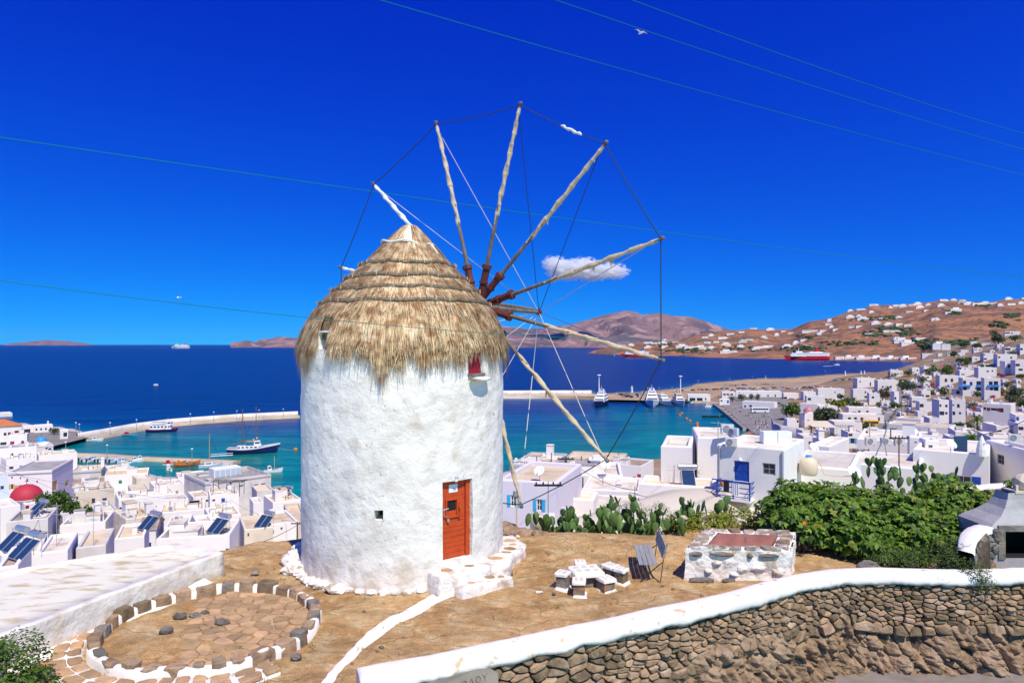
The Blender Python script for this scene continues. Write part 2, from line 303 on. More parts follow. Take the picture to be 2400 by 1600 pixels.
# ------------------------------------------------------------------ terrain
CTRL = [(1740,968,433),(1890,992,370),(2040,1005,330),(2000,1040,230),(2138,915,520),(2240,980,300),(2320,985,260),(2380,1030,170),(2300,1025,170),(2200,1030,190),(2100,1030,220),(2290,927,380),
 (2370,890,400),(2220,904,480),(2360,850,480),(2380,800,600),(2310,820,650),(2210,862,620),(2150,890,600),(2090,882,640),(2050,910,560),(2000,940,480),(2220,818,1500),(2150,842,1500),(2300,795,1500),
 (1700,1200,38),(1850,1200,38),(2000,1180,45),(2150,1150,52),(2300,1150,52),(2480,1140,52),(1900,1100,80),(2050,1090,90),(2200,1080,95),(2380,1060,110),(1950,1060,140),
 (1300,1225,40),(1450,1200,48),(1550,1195,46),(1300,1170,110),(1450,1150,150),(1450,1110,215),(1300,1090,250),(1620,1190,150),(1540,1195,120),(1700,1040,280),
 (300,1420,45),(600,1415,45),(1000,1300,45),(1000,1240,75),(1000,1180,140),(400,1356,70),(100,1360,70),(100,1310,90),(400,1305,90),(600,1300,90),(100,1245,120),(400,1245,120),(600,1245,120),(100,1208,150),(400,1208,150),(600,1208,160),
 (300,1146,200),(100,1146,200),(600,1150,200),(100,1060,275),(0,1040,300),(100,1020,330),(-500,1100,230),(-500,1250,100),(1730,920,600),(1900,893,800),(1650,930,560),(2030,884,880),
 (1000,1330,26),(400,1330,26),(1600,1330,26),(2200,1320,26),(2700,1100,60),(2700,1000,150),(2700,850,400),(2700,780,800),(-500,1500,40)]
CP = np.array([tuple(P(*c)) for c in CTRL]); CXY = CP[:, :2]; 
def _rbf(A, B):
    d = A[:, None, :]-B[None]; return -np.sqrt((d**2).sum(2))
_n = len(CP); _K = np.zeros((_n+3, _n+3)); _K[:_n, :_n] = _rbf(CXY, CXY)-np.eye(_n)*3; _K[:_n, _n] = 1; _K[:_n, _n+1:] = CXY; _K[_n, :_n] = 1; _K[_n+1:, :_n] = CXY.T
_W = np.linalg.solve(_K, np.r_[CP[:, 2], 0, 0, 0])
COAST = [(-700,969),(-300,976),(0,989),(40,994),(100,999),(160,1006),(196,1012),(205,1022),(199,1030),(125,1048),(128,1060),(150,1063),(186,1070),(180,1094),(250,1106),(330,1114),(420,1125),(560,1130),(628,1138),(722,1184),
 (900,1160),(1178,1112),(1300,1088),(1420,1096),(1530,1094),(1650,1060),(1757,1010),(1702,962),(1684,948),(1650,946),(1605,942),(1560,940),(1390,936.5),(1178,934.5),(1090,934),(1090,927.5),(1178,926),(1390,923.5),(1480,921),(1560,914),(1612,908),
 (1626,901),(1680,896),(1760,889),(1860,886.5),(1930,880),(1990,876),(2045,876),(2062,880),(2090,878),(2125,868),(2140,860),(2155,852),(2170,848),(2300,846)]
LP = [tuple(PZ(x, y, SEA))[:2] for x, y in COAST]+[(2600, 1900), (2600, 5), (-900, 5), (-900, 420)]
LP = np.array(LP)
def sdist(XY):                         # + inside the land, - in the sea
    A = LP; B = np.roll(LP, -1, 0); d = np.full(len(XY), 1e9); ins = np.zeros(len(XY), bool)
    for a, b in zip(A, B):
        ab = b-a; t = np.clip(((XY-a)@ab)/(ab@ab+1e-9), 0, 1); d = np.minimum(d, np.hypot(*(XY-a-t[:, None]*ab).T))
        c = (a[1] > XY[:, 1]) != (b[1] > XY[:, 1]); xi = (b[0]-a[0])*(XY[:, 1]-a[1])/(b[1]-a[1]+1e-12)+a[0]; ins ^= c & (XY[:, 0] < xi)
    return np.where(ins, d, -d)
def tz(XY):
    XY = np.atleast_2d(np.asarray(XY, float)); z = _rbf(XY, CXY)@_W[:_n]+_W[_n]+XY@_W[_n+1:]
    z = np.maximum(z, -38.5)
    sd = sdist(XY); return np.minimum(z, np.clip(-40.4+1.1*sd, -46, 400))
def tz1(x, y): return float(tz([(x, y)])[0])
ds = np.geomspace(23, 1650, 190); pxs = np.r_[np.linspace(-900, 0, 30)[:-1], np.linspace(0, 2400, 240), np.linspace(2400, 3600, 30)[1:]]
_D, _PX = np.meshgrid(ds, pxs, indexing='ij'); _XY = np.stack([((_PX-1200)/F*_D).ravel(), _D.ravel()], 1); _Z = tz(_XY)
town = np_mesh('town_ground', np.c_[_XY, _Z], grid_faces(len(ds), len(pxs)), M['dry'], smooth=True); tag(town, kind='structure')
# headland sand and harbour pavement lie as sheets a little above the dry ground
def sheet(name, poly_px, m, lift=.05, z=None, cut=14):
    pts = [PZ(x, y, -38.4 if z is None else z) for x, y in poly_px] if not isinstance(poly_px[0], Vector) else poly_px
    import bmesh
    bm = bmesh.new(); f = bm.faces.new([bm.verts.new((p.x, p.y, 0)) for p in pts]); bmesh.ops.triangulate(bm, faces=[f])
    bmesh.ops.subdivide_edges(bm, edges=bm.edges[:], cuts=cut, use_grid_fill=True); bmesh.ops.triangulate(bm, faces=bm.faces[:])
    bm.verts.ensure_lookup_table(); xy = [(v.co.x, v.co.y) for v in bm.verts]; zz = tz(xy)
    for v, q in zip(bm.verts, zz): v.co.z = max(q, -38.52)+lift
    me = bpy.data.meshes.new(name); bm.to_mesh(me); bm.free(); me.materials.append(m)
    o = bpy.data.objects.new(name, me); COL.objects.link(o); return tag(o, kind='structure')
sheet('sandy_ground', [(1392,936),(1395,925),(1480,922),(1560,915),(1615,908),(1630,902),(1680,897),(1760,890),(1860,888),(1930,881.5),(1990,877.5),(2040,878),(2058,882),(2030,890),(1990,896),(1960,903),(1900,915),(1840,921),(1760,921),(1700,926),(1660,938),(1600,940)], M['sand'], .25)
sheet('harbour_pavement', [(1702,960),(1690,946),(1720,934),(1800,930),(1850,945),(1850,985),(1860,1020),(1770,1022),(1757,1008)], M['asphalt'], .3)
sheet('square', [(60,1010),(140,1008),(196,1014),(198,1028),(124,1046),(112,1060),(60,1050)], M['asphalt'], .3)
def road(name, pts, wd, m, lift=.45):
    L_, V, Fc = [], [], []
    for i in range(len(pts)-1):
        for k in range(8): L_.append(pts[i].lerp(pts[i+1], k/8))
    L_.append(pts[-1])
    for i, p in enumerate(L_):
        t = (L_[min(i+1, len(L_)-1)]-L_[max(i-1, 0)]); n = Vector((-t.y, t.x, 0)).normalized()*wd/2
        z = tz1(p.x, p.y)+lift; V += [(p.x-n.x, p.y-n.y, z), (p.x+n.x, p.y+n.y, z)]
        if i: Fc.append((2*i-2, 2*i-1, 2*i+1, 2*i))
    b = MB().add(V, Fc); return tag(b.build(name, m), kind='structure')
road('road', [P(2045,1030,255), P(2075,1008,320), P(2095,985,365), P(2118,950,440), P(2140,915,520), P(2160,890,600)], 8, M['asphalt'], .6)
# ------------------------------------------------------------------ sea
ds2 = np.geomspace(60, 40000, 170); px2 = np.linspace(-1200, 3600, 170)
_D, _PX = np.meshgrid(ds2, px2, indexing='ij'); _XY = np.stack([((_PX-1200)/F*_D).ravel(), _D.ravel()], 1)
sd = sdist(_XY); Y = _XY[:, 1]
har = np.interp(Y, [0, 190, 260, 330, 400, 470, 560, 660], [1, 1, .93, .72, .45, .28, .12, 0]); 
har = np.where((_XY[:, 0] < -90) & (Y > 330), np.interp(Y, [330, 370, 450, 520], [.70, .36, .16, 0]), har)
har = np.maximum(har, np.where((_XY[:,0] > 60) & (_XY[:,0] < 200) & (Y < 520), np.interp(Y, [300, 450, 520], [1, .62, .3]), 0))
sh = np.maximum(har, .62*np.exp(np.minimum(sd, 0)/26))
tip = [(-8,560),(-129,417)]
sea = np_mesh('sea', np.c_[_XY, np.full(len(_XY), SEA)], grid_faces(170, 170), bpy.data.materials.new('sea_water'), smooth=True); tag(sea, kind='structure')
at = sea.data.attributes.new('shallow', 'FLOAT', 'POINT'); at.data.foreach_set('value', sh.astype(np.float32))
def sea_mat(m):
    m.use_nodes = True; t = m.node_tree; N = t.nodes.new; L = t.links.new; b = t.nodes['Principled BSDF']
    a = N('ShaderNodeAttribute'); a.attribute_name = 'shallow'; g = N('ShaderNodeNewGeometry')
    def noise(s, st, d=4):
        mp = N('ShaderNodeMapping'); mp.inputs['Scale'].default_value = st; L(g.outputs['Position'], mp.inputs[0])
        n = N('ShaderNodeTexNoise'); n.inputs['Scale'].default_value = s; n.inputs['Detail'].default_value = d; L(mp.outputs[0], n.inputs['Vector']); return n.outputs[0]
    n1 = noise(.02, (.5, 1.2, 1), 5); mm = N('ShaderNodeMath'); mm.operation = 'MULTIPLY_ADD'; L(n1, mm.inputs[0]); mm.inputs[1].default_value = .5; mm.inputs[2].default_value = -.25
    ad = N('ShaderNodeMath'); ad.operation = 'ADD'; L(a.outputs['Fac'], ad.inputs[0]); L(mm.outputs[0], ad.inputs[1])
    cr = N('ShaderNodeValToRGB'); e = cr.color_ramp.elements; e[0].position = 0; e[0].color = (.0005,.0135,.088,1); e[1].position = 1; e[1].color = (.0,.205,.165,1)
    for p_, c_ in ((.25,(.0005,.028,.118,1)),(.5,(.0,.085,.165,1)),(.78,(.0,.150,.150,1))):
        x = e.new(p_); x.color = c_
    L(ad.outputs[0], cr.inputs[0])
    # darker weed patches on the sea floor
    n2 = noise(.045, (.6, 1.5, 1), 4); mr = N('ShaderNodeMapRange'); mr.inputs[1].default_value = .52; mr.inputs[2].default_value = .68; mr.inputs[3].default_value = 1; mr.inputs[4].default_value = .72; L(n2, mr.inputs[0])
    vm = N('ShaderNodeMix'); vm.data_type = 'RGBA'; vm.blend_type = 'MULTIPLY'; vm.inputs[0].default_value = 1; L(cr.outputs[0], vm.inputs[6]); L(mr.outputs[0], vm.inputs[7])
    def glint_streak(c_, s_, st, lo, hi, a_, b_):  # light and dark wave glints put into the water colour
        q = N('ShaderNodeMapRange'); q.inputs[1].default_value = a_; q.inputs[2].default_value = b_; q.inputs[3].default_value = lo; q.inputs[4].default_value = hi; L(noise(s_, st, 5), q.inputs[0])
        x = N('ShaderNodeMix'); x.data_type = 'RGBA'; x.blend_type = 'MULTIPLY'; x.inputs[0].default_value = 1; L(c_, x.inputs[6]); L(q.outputs[0], x.inputs[7]); return x.outputs[2]
    L(glint_streak(glint_streak(vm.outputs[2], .09, (.30, 1.5, 1), .72, 1.22, .34, .66), .35, (.5, 1.4, 1), .80, 1.18, .35, .65), b.inputs['Base Color']); b.inputs['Roughness'].default_value = .28; b.inputs['IOR'].default_value = 1.33; b.inputs['Specular IOR Level'].default_value = .22
    b1 = N('ShaderNodeBump'); b1.inputs['Strength'].default_value = 1; b1.inputs['Distance'].default_value = .55; L(noise(.22, (.55, 1.6, 1), 5), b1.inputs['Height'])
    b2 = N('ShaderNodeBump'); b2.inputs['Strength'].default_value = 1; b2.inputs['Distance'].default_value = 1.6; L(noise(.035, (.5, 1.6, 1), 4), b2.inputs['Height']); L(b2.outputs[0], b1.inputs['Normal'])
    L(b1.outputs[0], b.inputs['Normal'])
sea_mat(sea.data.materials[0])
# ------------------------------------------------------------------ far hills
def fbm(x, y, s, seed=0, oc=5):
    return sum(mn.noise((x*s*2**k+seed, y*s*2**k, seed*.7))/2**k for k in range(oc))
def hill(name, ridge, coast, px0, px1, nc, nr, m, rough, nsc, back=1.25, seed=1, pw=1.0, gul=0):
    pxs = np.linspace(px0, px1, nc); ra = np.array(ridge, float); ca = np.array(coast, float); V = []; info = []
    ry = np.interp(pxs, ra[:, 0], ra[:, 1]); rd = np.interp(pxs, ra[:, 0], ra[:, 2]); cd = np.interp(pxs, ca[:, 0], ca[:, 1])
    ts = np.r_[np.linspace(0, 1, nr), [1.12, back, back*1.4]]
    for i, t in enumerate(ts):
        for j, px in enumerate(pxs):
            d1 = rd[j]; d0 = cd[j]; z1 = CZ-(ry[j]-HOR)/F*d1; d = d0+(d1-d0)*t; x = (px-1200)/F*d
            if t <= 1: z = -41.5+(z1+41.5)*t**pw
            else: z = z1-(t-1)*(z1+45)*1.3
            k = min(1, t*5)*(min(1, (1-t)*4+.12) if t <= 1 else 1)
            nz = fbm(x, d, nsc, seed, 6)
            if gul:
                g = abs(mn.noise((x*nsc*1.3+nz*.6, d*nsc*.35, seed)))+.5*abs(mn.noise((x*nsc*3.1, d*nsc*.9, seed+5))); nz = nz*.5-gul*g+gul*.3
            z += rough*nz*k
            if t <= 1: z = max(z, -41.5) if t < .02 else z
            V.append((x, d, z))
    V = np.array(V); o = np_mesh(name, V, grid_faces(len(ts), nc), m, smooth=True); tag(o, kind='structure')
    return pxs, V.reshape(len(ts), nc, 3)
RIDGE = [(1375,827,3300),(1400,818,3400),(1440,810,3500),(1480,804,3600),(1540,801,3800),(1600,795,3900),(1645,783,4000),(1700,776,4100),(1760,771,4200),(1800,773,4200),(1855,770,4000),(1896,752,3800),(1944,745,3800),(1991,729,3800),(2046,716,3900),
 (2110,715,4000),(2168,710,4000),(2209,704,4000),(2326,708,4000),(2345,702,4000),(2400,699,4000),(2700,690,4000),(3100,700,4000)]
COA = [(1375,3280),(1400,3020),(1500,2790),(1650,2270),(1800,2017),(1950,1863),(2100,1790),(2160,1700),(2190,1500),(3100,1500)]
HPX, HV = hill('far_hill', RIDGE, COA, 1375, 3000, 330, 70, M['hill'], 44, .0019, pw=1.05)
MR = [(540,806,11000),(600,802,11000),(660,796,11000),(706,790,11000),(900,782,11000),(1100,770,11000),(1181,764,11000),(1240,770,11000),(1292,767,11000),(1344,759,11000),(1386,746,11000),(1435,733,11000),(1469,727,11000),(1490,731,11000),(1506,738,11000),
 (1540,732,11000),(1582,739,11000),(1613,739,11000),(1650,749,11000),(1699,769,11000),(1740,782,11000),(1820,790,11000),(1900,800,11000)]
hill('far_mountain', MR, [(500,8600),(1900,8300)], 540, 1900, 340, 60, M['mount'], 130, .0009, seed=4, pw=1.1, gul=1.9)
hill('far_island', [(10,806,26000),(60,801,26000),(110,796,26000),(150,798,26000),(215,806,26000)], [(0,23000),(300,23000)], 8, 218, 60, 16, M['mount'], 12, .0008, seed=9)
def hill_pt(px, py):                   # the point of the far hill seen at a pixel
    j = int(np.argmin(abs(HPX-px))); c = HV[:, j]; yy = HOR-(c[:, 2]-CZ)/c[:, 1]*F
    for i in range(len(c)-1):
        if yy[i] >= py >= yy[i+1]:
            t = (yy[i]-py)/(yy[i]-yy[i+1]+1e-9); return Vector(c[i]*(1-t)+c[i+1]*t)
    return Vector(c[int(np.argmin(abs(yy-py)))])
# ------------------------------------------------------------------ the hilltop with the mill
WPATH = [(-2.44,10.69),(-1.39,11.13),(.76,12.17),(2.44,12.99),(4.36,13.96),(6.09,15.0),(7.23,15.42),(8.22,15.48),(9.58,15.33),(11.6,15.48),(13.6,15.6),(16.5,15.8)]   # back edge of the cap
_wx = np.array([p[0] for p in WPATH]); _wy = np.array([p[1] for p in WPATH])
EDGE = np.array([(-17,10.2),(-12,13.2),(-10,14.8),(-8.6,16.3),(-7.5,17.7),(-6.9,18.5),(-5.5,19.4),(-2.7,22),(-.2,20.4),(1.2,19.3),(3,18.9),(5,19.6),(8,21),(17,22)])
def gz(x, y):
    z = .05*mn.noise((x*.35, y*.35, 2))+.035*mn.noise((x*1.1, y*1.1, 5))+.014*mn.noise((x*3, y*3, 8))
    z += .26*math.exp(-((x-2.0)/1.9)**2-((y-18.2)/1.0)**2)+.22*math.exp(-((x-4.3)/.8)**2-((y-18.0)/.8)**2)
    st = mn.noise((x*.5+y*.9, y*.5-x*.3, 1.5)); z += .05*max(0, min(1, (st-.05)*9))
    ye = float(np.interp(x, EDGE[:, 0], EDGE[:, 1]))+.35*mn.noise((x*.9, 3, 3))
    if y > ye: e = y-ye; z -= .9*min(e, .5)+.36*max(0, e-.5)
    m = float(np.hypot(x+2.73, y-17.3))
    if m < 3.2: z *= max(0, (m-2.3)/.9)
    if x > -2.75:
        wy = float(np.interp(x, _wx, _wy))-.22
        if y < wy: z = max(-2.6, z-(wy-y)*9)
    return z
nx, ny = 300, 230; gx = np.linspace(-17, 17, nx); gy = np.linspace(6, 33, ny); V = [(x, y, gz(x, y)) for y in gy for x in gx]
tag(np_mesh('hilltop_ground', V, grid_faces(ny, nx), M['ground'], smooth=True), kind='structure')
rd_ = MB().add([(-3,4,-1.78),(40,4,-1.55),(40,15.6,-1.55),(-3,15.6,-1.78)], [(0,1,2,3)]); tag(rd_.build('road', M['pale_road']), kind='structure')
# ------------------------------------------------------------------ windmill
MX, MY, MR_ = -2.73, 17.3, 2.5
ec = Vector((2.73, -17.3, 0)).normalized(); er = Vector((17.3, 2.73, 0)).normalized()
mill = thing('windmill', 'round whitewashed windmill with thatched cone roof, red door and bare wooden sail spokes', 'windmill', (MX, MY, 0))
def mp(th, r, z): return r*(math.cos(th)*ec+math.sin(th)*er)+Vector((0,0,z))       # local to the mill
OPEN = {'door': (R(19.6), R(38.0), .58, 2.34), 'win': (R(35.0), R(46.3), 4.66, 5.42), 'vent': (R(-14.9), R(-10.4), 1.58, 1.80), 'hatch': (R(-50), R(-41), 5.28, 5.66)}
tl = sorted(set([round(-math.pi+2*math.pi*i/180, 5) for i in range(180)]+[round(o[k], 5) for o in OPEN.values() for k in (0, 1)]))
zl = sorted(set([round(-.4+6.1*i/70, 4) for i in range(71)]+[o[k] for o in OPEN.values() for k in (2, 3)]))
b = MB(); nT = len(tl)
def wob(p): return .022*mn.noise(p*1.1)+.012*mn.noise(p*3.3)+.006*mn.noise(p*8)
for z in zl:
    for th in tl:
        p = mp(th, MR_, z); b.v.append(tuple(mp(th, MR_+wob(p)+max(0, .05-z*.12)*.8, z)))
for i in range(len(zl)-1):
    for j in range(nT):
        t0 = tl[j]; t1 = tl[j+1] if j+1 < nT else tl[0]+2*math.pi; tm = (t0+t1)/2; zm = (zl[i]+zl[i+1])/2
        if any(o[0] < tm < o[1] and o[2] < zm < o[3] for o in OPEN.values()): continue
        b.f.append((i*nT+j, i*nT+(j+1) % nT, (i+1)*nT+(j+1) % nT, (i+1)*nT+j)); b.m.append(0)
def reveal(mb, o, dep, n=10):
    t0, t1, z0, z1 = o
    def strip(pts):
        Vv = []; Ff = []
        for k, (th, z) in enumerate(pts):
            j = .02*mn.noise((th*9, z*5, 1)) if 0 < k < len(pts)-1 else 0
            Vv += [mp(th, MR_+wob(mp(th, MR_, z))+.002, z), mp(th, MR_-dep+j, z)]
            if k: Ff.append((2*k-2, 2*k-1, 2*k+1, 2*k))
        mb.add(Vv, Ff)
    for k in range(1):
        strip([(t0, z0+(z1-z0)*i/n) for i in range(n+1)]); strip([(t1, z1-(z1-z0)*i/n) for i in range(n+1)])
        strip([(t0+(t1-t0)*i/n, z1) for i in range(n+1)]); strip([(t1-(t1-t0)*i/n, z0) for i in range(n+1)])
for k, o in OPEN.items(): reveal(b, o, {'door': .20, 'win': .11, 'vent': .5, 'hatch': .4}[k])
b.build('wall', M['lime'], mill, smooth=True)
# black sheets behind the openings, painted as the shade inside
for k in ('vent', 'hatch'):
    t0, t1, z0, z1 = OPEN[k]; MB().add([mp(t0, 2.05, z0), mp(t1, 2.05, z0), mp(t1, 2.05, z1), mp(t0, 2.05, z1)], [(0,1,2,3)]).build('dark_opening', M['soot_and_shade'], mill)
def local_frame(th, r):                # x to the right along the wall, y outwards, z up
    n = math.cos(th)*ec+math.sin(th)*er; t = -math.sin(th)*ec+math.cos(th)*er
    m = Matrix(((t.x, n.x, 0, n.x*r), (t.y, n.y, 0, n.y*r), (0, 0, 1, 0), (0, 0, 0, 1))); return m
# door: planks, frame, hatch, lock
tc = (OPEN['door'][0]+OPEN['door'][1])/2; wd = 2*2.31*math.sin((OPEN['door'][1]-OPEN['door'][0])/2); Md = local_frame(tc, 2.335)
door = MB().box(-wd/2, wd/2, -.05, 0, .585, 2.33, 0, Md).build('door', M['door_red'], mill)
z = .60; k = 0
while z < 1.42:
    h = .115+.012*math.sin(k*2.3); MB().box(-wd/2+.004, wd/2-.115, .001, .022+.004*math.sin(k*1.7), z, z+h-.007, 0, Md).build('plank', M['door_red'], door); z += h; k += 1
MB().box(-wd/2+.004, wd/2-.115, .001, .024, z, 1.49, 0, Md).build('plank', M['door_red'], door)
MB().box(-wd/2+.004, wd/2-.115, .001, .020, 1.985, 2.325, 0, Md).build('plank', M['door_red'], door)
MB().box(-wd/2+.004, wd/2-.115, .001, .022, 1.50, 1.98, 0, Md).build('plank', M['door_red'], door)
fr = MB().box(wd/2-.105, wd/2, .0, .06, .59, 2.33, 0, Md); fr.box(-wd/2, wd/2-.105, .0, .05, 2.326, 2.34, 0, Md); fr.build('door_frame', M['door_red'], mill)
hb = MB()
for q in ((-.27,-.23,1.50,1.93),(.03,.07,1.50,1.93),(-.23,.03,1.50,1.54),(-.23,.03,1.89,1.93)): hb.box(q[0], q[1], .023, .055, q[2], q[3], 0, Md)
hb.build('hatch_frame', M['door_red'], door)
MB().box(-.22, .02, .0225, .026, 1.66, 1.88, 0, Md).build('hatch_opening', M['soot_and_shade'], door)  # black plate painted as the shade inside the open hatch
MB().tube([Md @ Vector((.09,.05,1.76)), Md @ Vector((.12,.075,1.66)), Md @ Vector((.09,.05,1.48))], .028, 8).build('door_handle', M['door_red'], door)
lk = MB().tube([Md @ Vector((-.36,.05,1.70)), Md @ Vector((-.2,.06,1.72))], .014, 6); lk.tube([Md @ Vector((-.31,.055,1.71)), Md @ Vector((-.33,.07,1.58)), Md @ Vector((-.26,.07,1.55))], .009, 6); lk.box(-.235, -.185, .045, .075, 1.42, 1.49, 0, Md)
lk.build('padlock', M['metal'], door)
nb = MB().box(-.17, .06, .0225, .03, 2.06, 2.24, 0, Md).build('paper_notice', M['b_white'], door)
mk = MB().box(-.07, -.045, .0305, .0325, 2.14, 2.16, 0, Md); mk.box(-.035, -.025, .0305, .0325, 2.14, 2.155, 0, Md); mk.build('notice_mark', M['b_grey'], nb)
Ml = local_frame(tc-.02, 2.42)
lt = MB().lathe([(0,.13),(.035,.125),(.05,.09),(.05,.08)], 12, tuple(Ml @ Vector((0,.06,2.32)))).build('door_lamp', M['metal'], mill)
MB().lathe([(.042,.08),(.04,.01),(.02,-.02),(0,-.025)], 12, tuple(Ml @ Vector((0,.06,2.32)))).build('lamp_glass', M['frame_w'], lt)
# red shutter window with wooden sill and stone ledge
o = OPEN['win']; tc2 = (o[0]+o[1])/2; ww = 2*2.40*math.sin((o[1]-o[0])/2); Mw = local_frame(tc2, 2.405)
sh_ = MB().box(-ww/2, ww/2, -.04, 0, o[2]+.07, o[3], 0, Mw).build('shutter', M['shutter_red'], mill)
for i in range(4): MB().box(-ww/2+.01+i*(ww-.02)/4, -ww/2+.004+(i+1)*(ww-.02)/4, .001, .018, o[2]+.11, o[3]-.01, 0, Mw).build('plank', M['shutter_red'], sh_)
MB().box(-ww/2, ww/2, .001, .026, o[2]+.072, o[2]+.107, 0, Mw).build('shutter_rail', M['shutter_red'], sh_)
MB().box(-ww/2-.03, ww/2+.03, .03, .14, o[2]+.004, o[2]+.068, 0, Mw).build('window_sill', M['wood'], mill)
lg = MB(); lg.rock(tuple(Mw @ Vector((.07,.18,o[2]-.06))), (.31,.17,.055), 3, Mw.to_3x3(), .25, 2); lg.build('stone_ledge', M['stone_w'], mill)
# thatch: solid core + layered straw
PR = [(.02,8.42),(.14,8.39),(.22,8.32),(.40,8.12),(.62,7.90),(1.06,7.41),(1.48,6.98),(1.86,6.60),(2.18,6.22),(2.38,5.90),(2.48,5.62),(2.52,5.40)]
_pz = np.array([p[1] for p in PR[::-1]]); _pr = np.array([p[0] for p in PR[::-1]])
def prr(z): return float(np.interp(z, _pz, _pr))
AX = .14*er                            # the cap leans a little
def cap_c(z): return AX*max(0, (z-5.7)/2.7)
b = MB(); zs = [8.44,8.41,8.32,8.2,8.06,7.85,7.63,7.4,7.2,6.9,6.66,6.4,6.12,5.9,5.72,5.5]
for z in zs:
    for k in range(96):
        a = 2*math.pi*k/96; rr = prr(z)*(1-.012+.03*mn.noise((math.cos(a)*3, math.sin(a)*3, z*2)))-.05
        b.v.append(tuple(cap_c(z)+mp(a, max(rr, .01), z)))
for i in range(len(zs)-1):
    for k in range(96): b.f.append((i*96+k, (i+1)*96+k, (i+1)*96+(k+1) % 96, i*96+(k+1) % 96)); b.m.append(0)
roof = b.build('thatched_roof', M['thatch'], mill, smooth=True)
rs = np.random.RandomState(5); SV = []; SF = []
def straws(n, z0, z1, ln0, ln1, lift0, lift1, wdt, hang=False, seed=0):
    for _ in range(n):
        a = rs.uniform(-math.pi, math.pi); zc = rs.uniform(z0, z1) if z0 != z1 else z0
        if -.88 < a < -.70 and zc < 6.35: continue
        ln = rs.uniform(ln0, ln1)*(1+.35*mn.noise((a*4, seed, 1))+.25*mn.noise((a*13, seed, 2))); da = rs.normal(0, .055); li = rs.uniform(lift0, lift1); w_ = wdt*rs.uniform(.6, 1.4)
        if hang:
            ln *= max(.30, .90+.85*mn.noise((a*3.1, 4, 2))+.65*mn.noise((a*8.3, 1, 7)))
            if R(32) < a < R(50): ln = min(ln, max(.08, zc-5.30+.12*rs.rand()))
        base = len(SV); z = zc; r_ = prr(z)+li*.3; ns_ = 4 if hang else 3
        cl = rs.normal(0, .010)
        for k in range(ns_+1):
            t = k/ns_; aa = a+da*t/max(r_, .5)*1.3; tt = Vector((0,0,0)); 
            c = cap_c(z)+mp(aa, r_+cl+(.02*math.sin(t*3)), z); tang = -math.sin(aa)*ec+math.cos(aa)*er; ww_ = w_*(1-.75*t)
            SV.append(tuple(c-tang*ww_)); SV.append(tuple(c+tang*ww_))
            st = ln/ns_; z2 = z-st*.5
            sl = (prr(z)-prr(z2))/(z-z2+1e-6); l_ = math.hypot(1, sl); nz = z-st/l_; r_ = max(prr(nz) if nz > 5.40 else min(r_, 2.56)-.012*rs.rand(), .02)+li*(.3+.7*t)+.02*(nz < 5.4); z = nz
            if k: SF.append((base+2*k-2, base+2*k-1, base+2*k+1, base+2*k))
straws(1600, 8.38, 8.41, .7, 1.0, .02, .06, .014, seed=1)
for i, (za, zb) in enumerate(((8.05,8.4),(7.55,8.1),(7.2,7.65),(6.85,7.3),(6.5,6.95),(6.15,6.6))):
    straws(int(2600+i*900), za, zb, .38, .62, .01, .075, .013, seed=2+i)
straws(5200, 5.75, 6.3, .55, .85, .02, .10, .013, seed=20)
straws(7600, 5.5, 6.0, .44, .74, .015, .12, .011, True, seed=30)
straws(2300, 5.6, 5.9, .72, 1.0, .02, .06, .008, True, seed=31)
for zb in (7.36, 7.02, 6.72, 6.40): straws(1300, zb-.04, zb+.01, .30, .46, .07, .15, .013, seed=int(zb*10))
tag(np_mesh('straw', SV, SF, M['straw'], mill), kind='stuff')
for zb, sd_ in ((7.36,1),(7.02,2),(6.72,3),(6.40,4)):
    pts = []
    for k in range(121):
        a = -math.pi+2*math.pi*k/120; z = zb+.07*mn.noise((math.cos(a)*2.4, math.sin(a)*2.4, sd_))+.03*mn.noise((a*9, sd_, 3)); pts.append(cap_c(z)+mp(a, prr(z)+.10, z))
    bb = MB().tube(pts, .018, 6, caps=False); bb.tube([p+Vector((0,0,.032)) for p in pts[::2]], .011, 5, caps=False)
    o_ = bb.build('thatch_band', M['band'], mill)
    tb = MB()
    for k in range(0, 120, 3):
        p = pts[k]; q = Vector((p.x, p.y, 0)).normalized(); tb.tube([p+q*.028+Vector((0,0,.05)), p+q*.034, p+q*.028-Vector((0,0,.03))], .010, 4)
    tag(tb.build('band_tie', M['straw'], o_), kind='stuff')
# cloth strip round the top
z = 7.90; pts = [cap_c(z)+mp(-math.pi+2*math.pi*k/72, prr(z)+.055+.012*mn.noise((k*.4, 1, 1)), z-.03*math.sin(k*.5)-.05*math.sin(-math.pi+2*math.pi*k/72)) for k in range(73)]
MB().tube(pts, .030, 6, caps=False).build('cloth_strip', M['cloth'], mill)
n = 8
def flapc(a0, w0, z0, z1, w1):
    cb = MB()
    V = []; Fc = []
    for k in range(n+1):
        t = k/n; zz = z0+(z1-z0)*t; w_ = w0+(w1-w0)*t
        for s_ in (-1, 0, 1): V.append(cap_c(zz)+mp(a0+s_*w_/max(prr(zz), .25), prr(zz)+.075+.02*(s_ == 0), zz))
    for k in range(n):
        for c in (0, 1): Fc.append((3*k+c, 3*k+c+1, 3*k+c+4, 3*k+c+3))
    cb.add(V, Fc).build('cloth_flap', M['cloth'], mill, smooth=True)
flapc(R(-3), .02, 8.38, 7.9, .10); flapc(R(50), .05, 7.86, 7.62, .01)
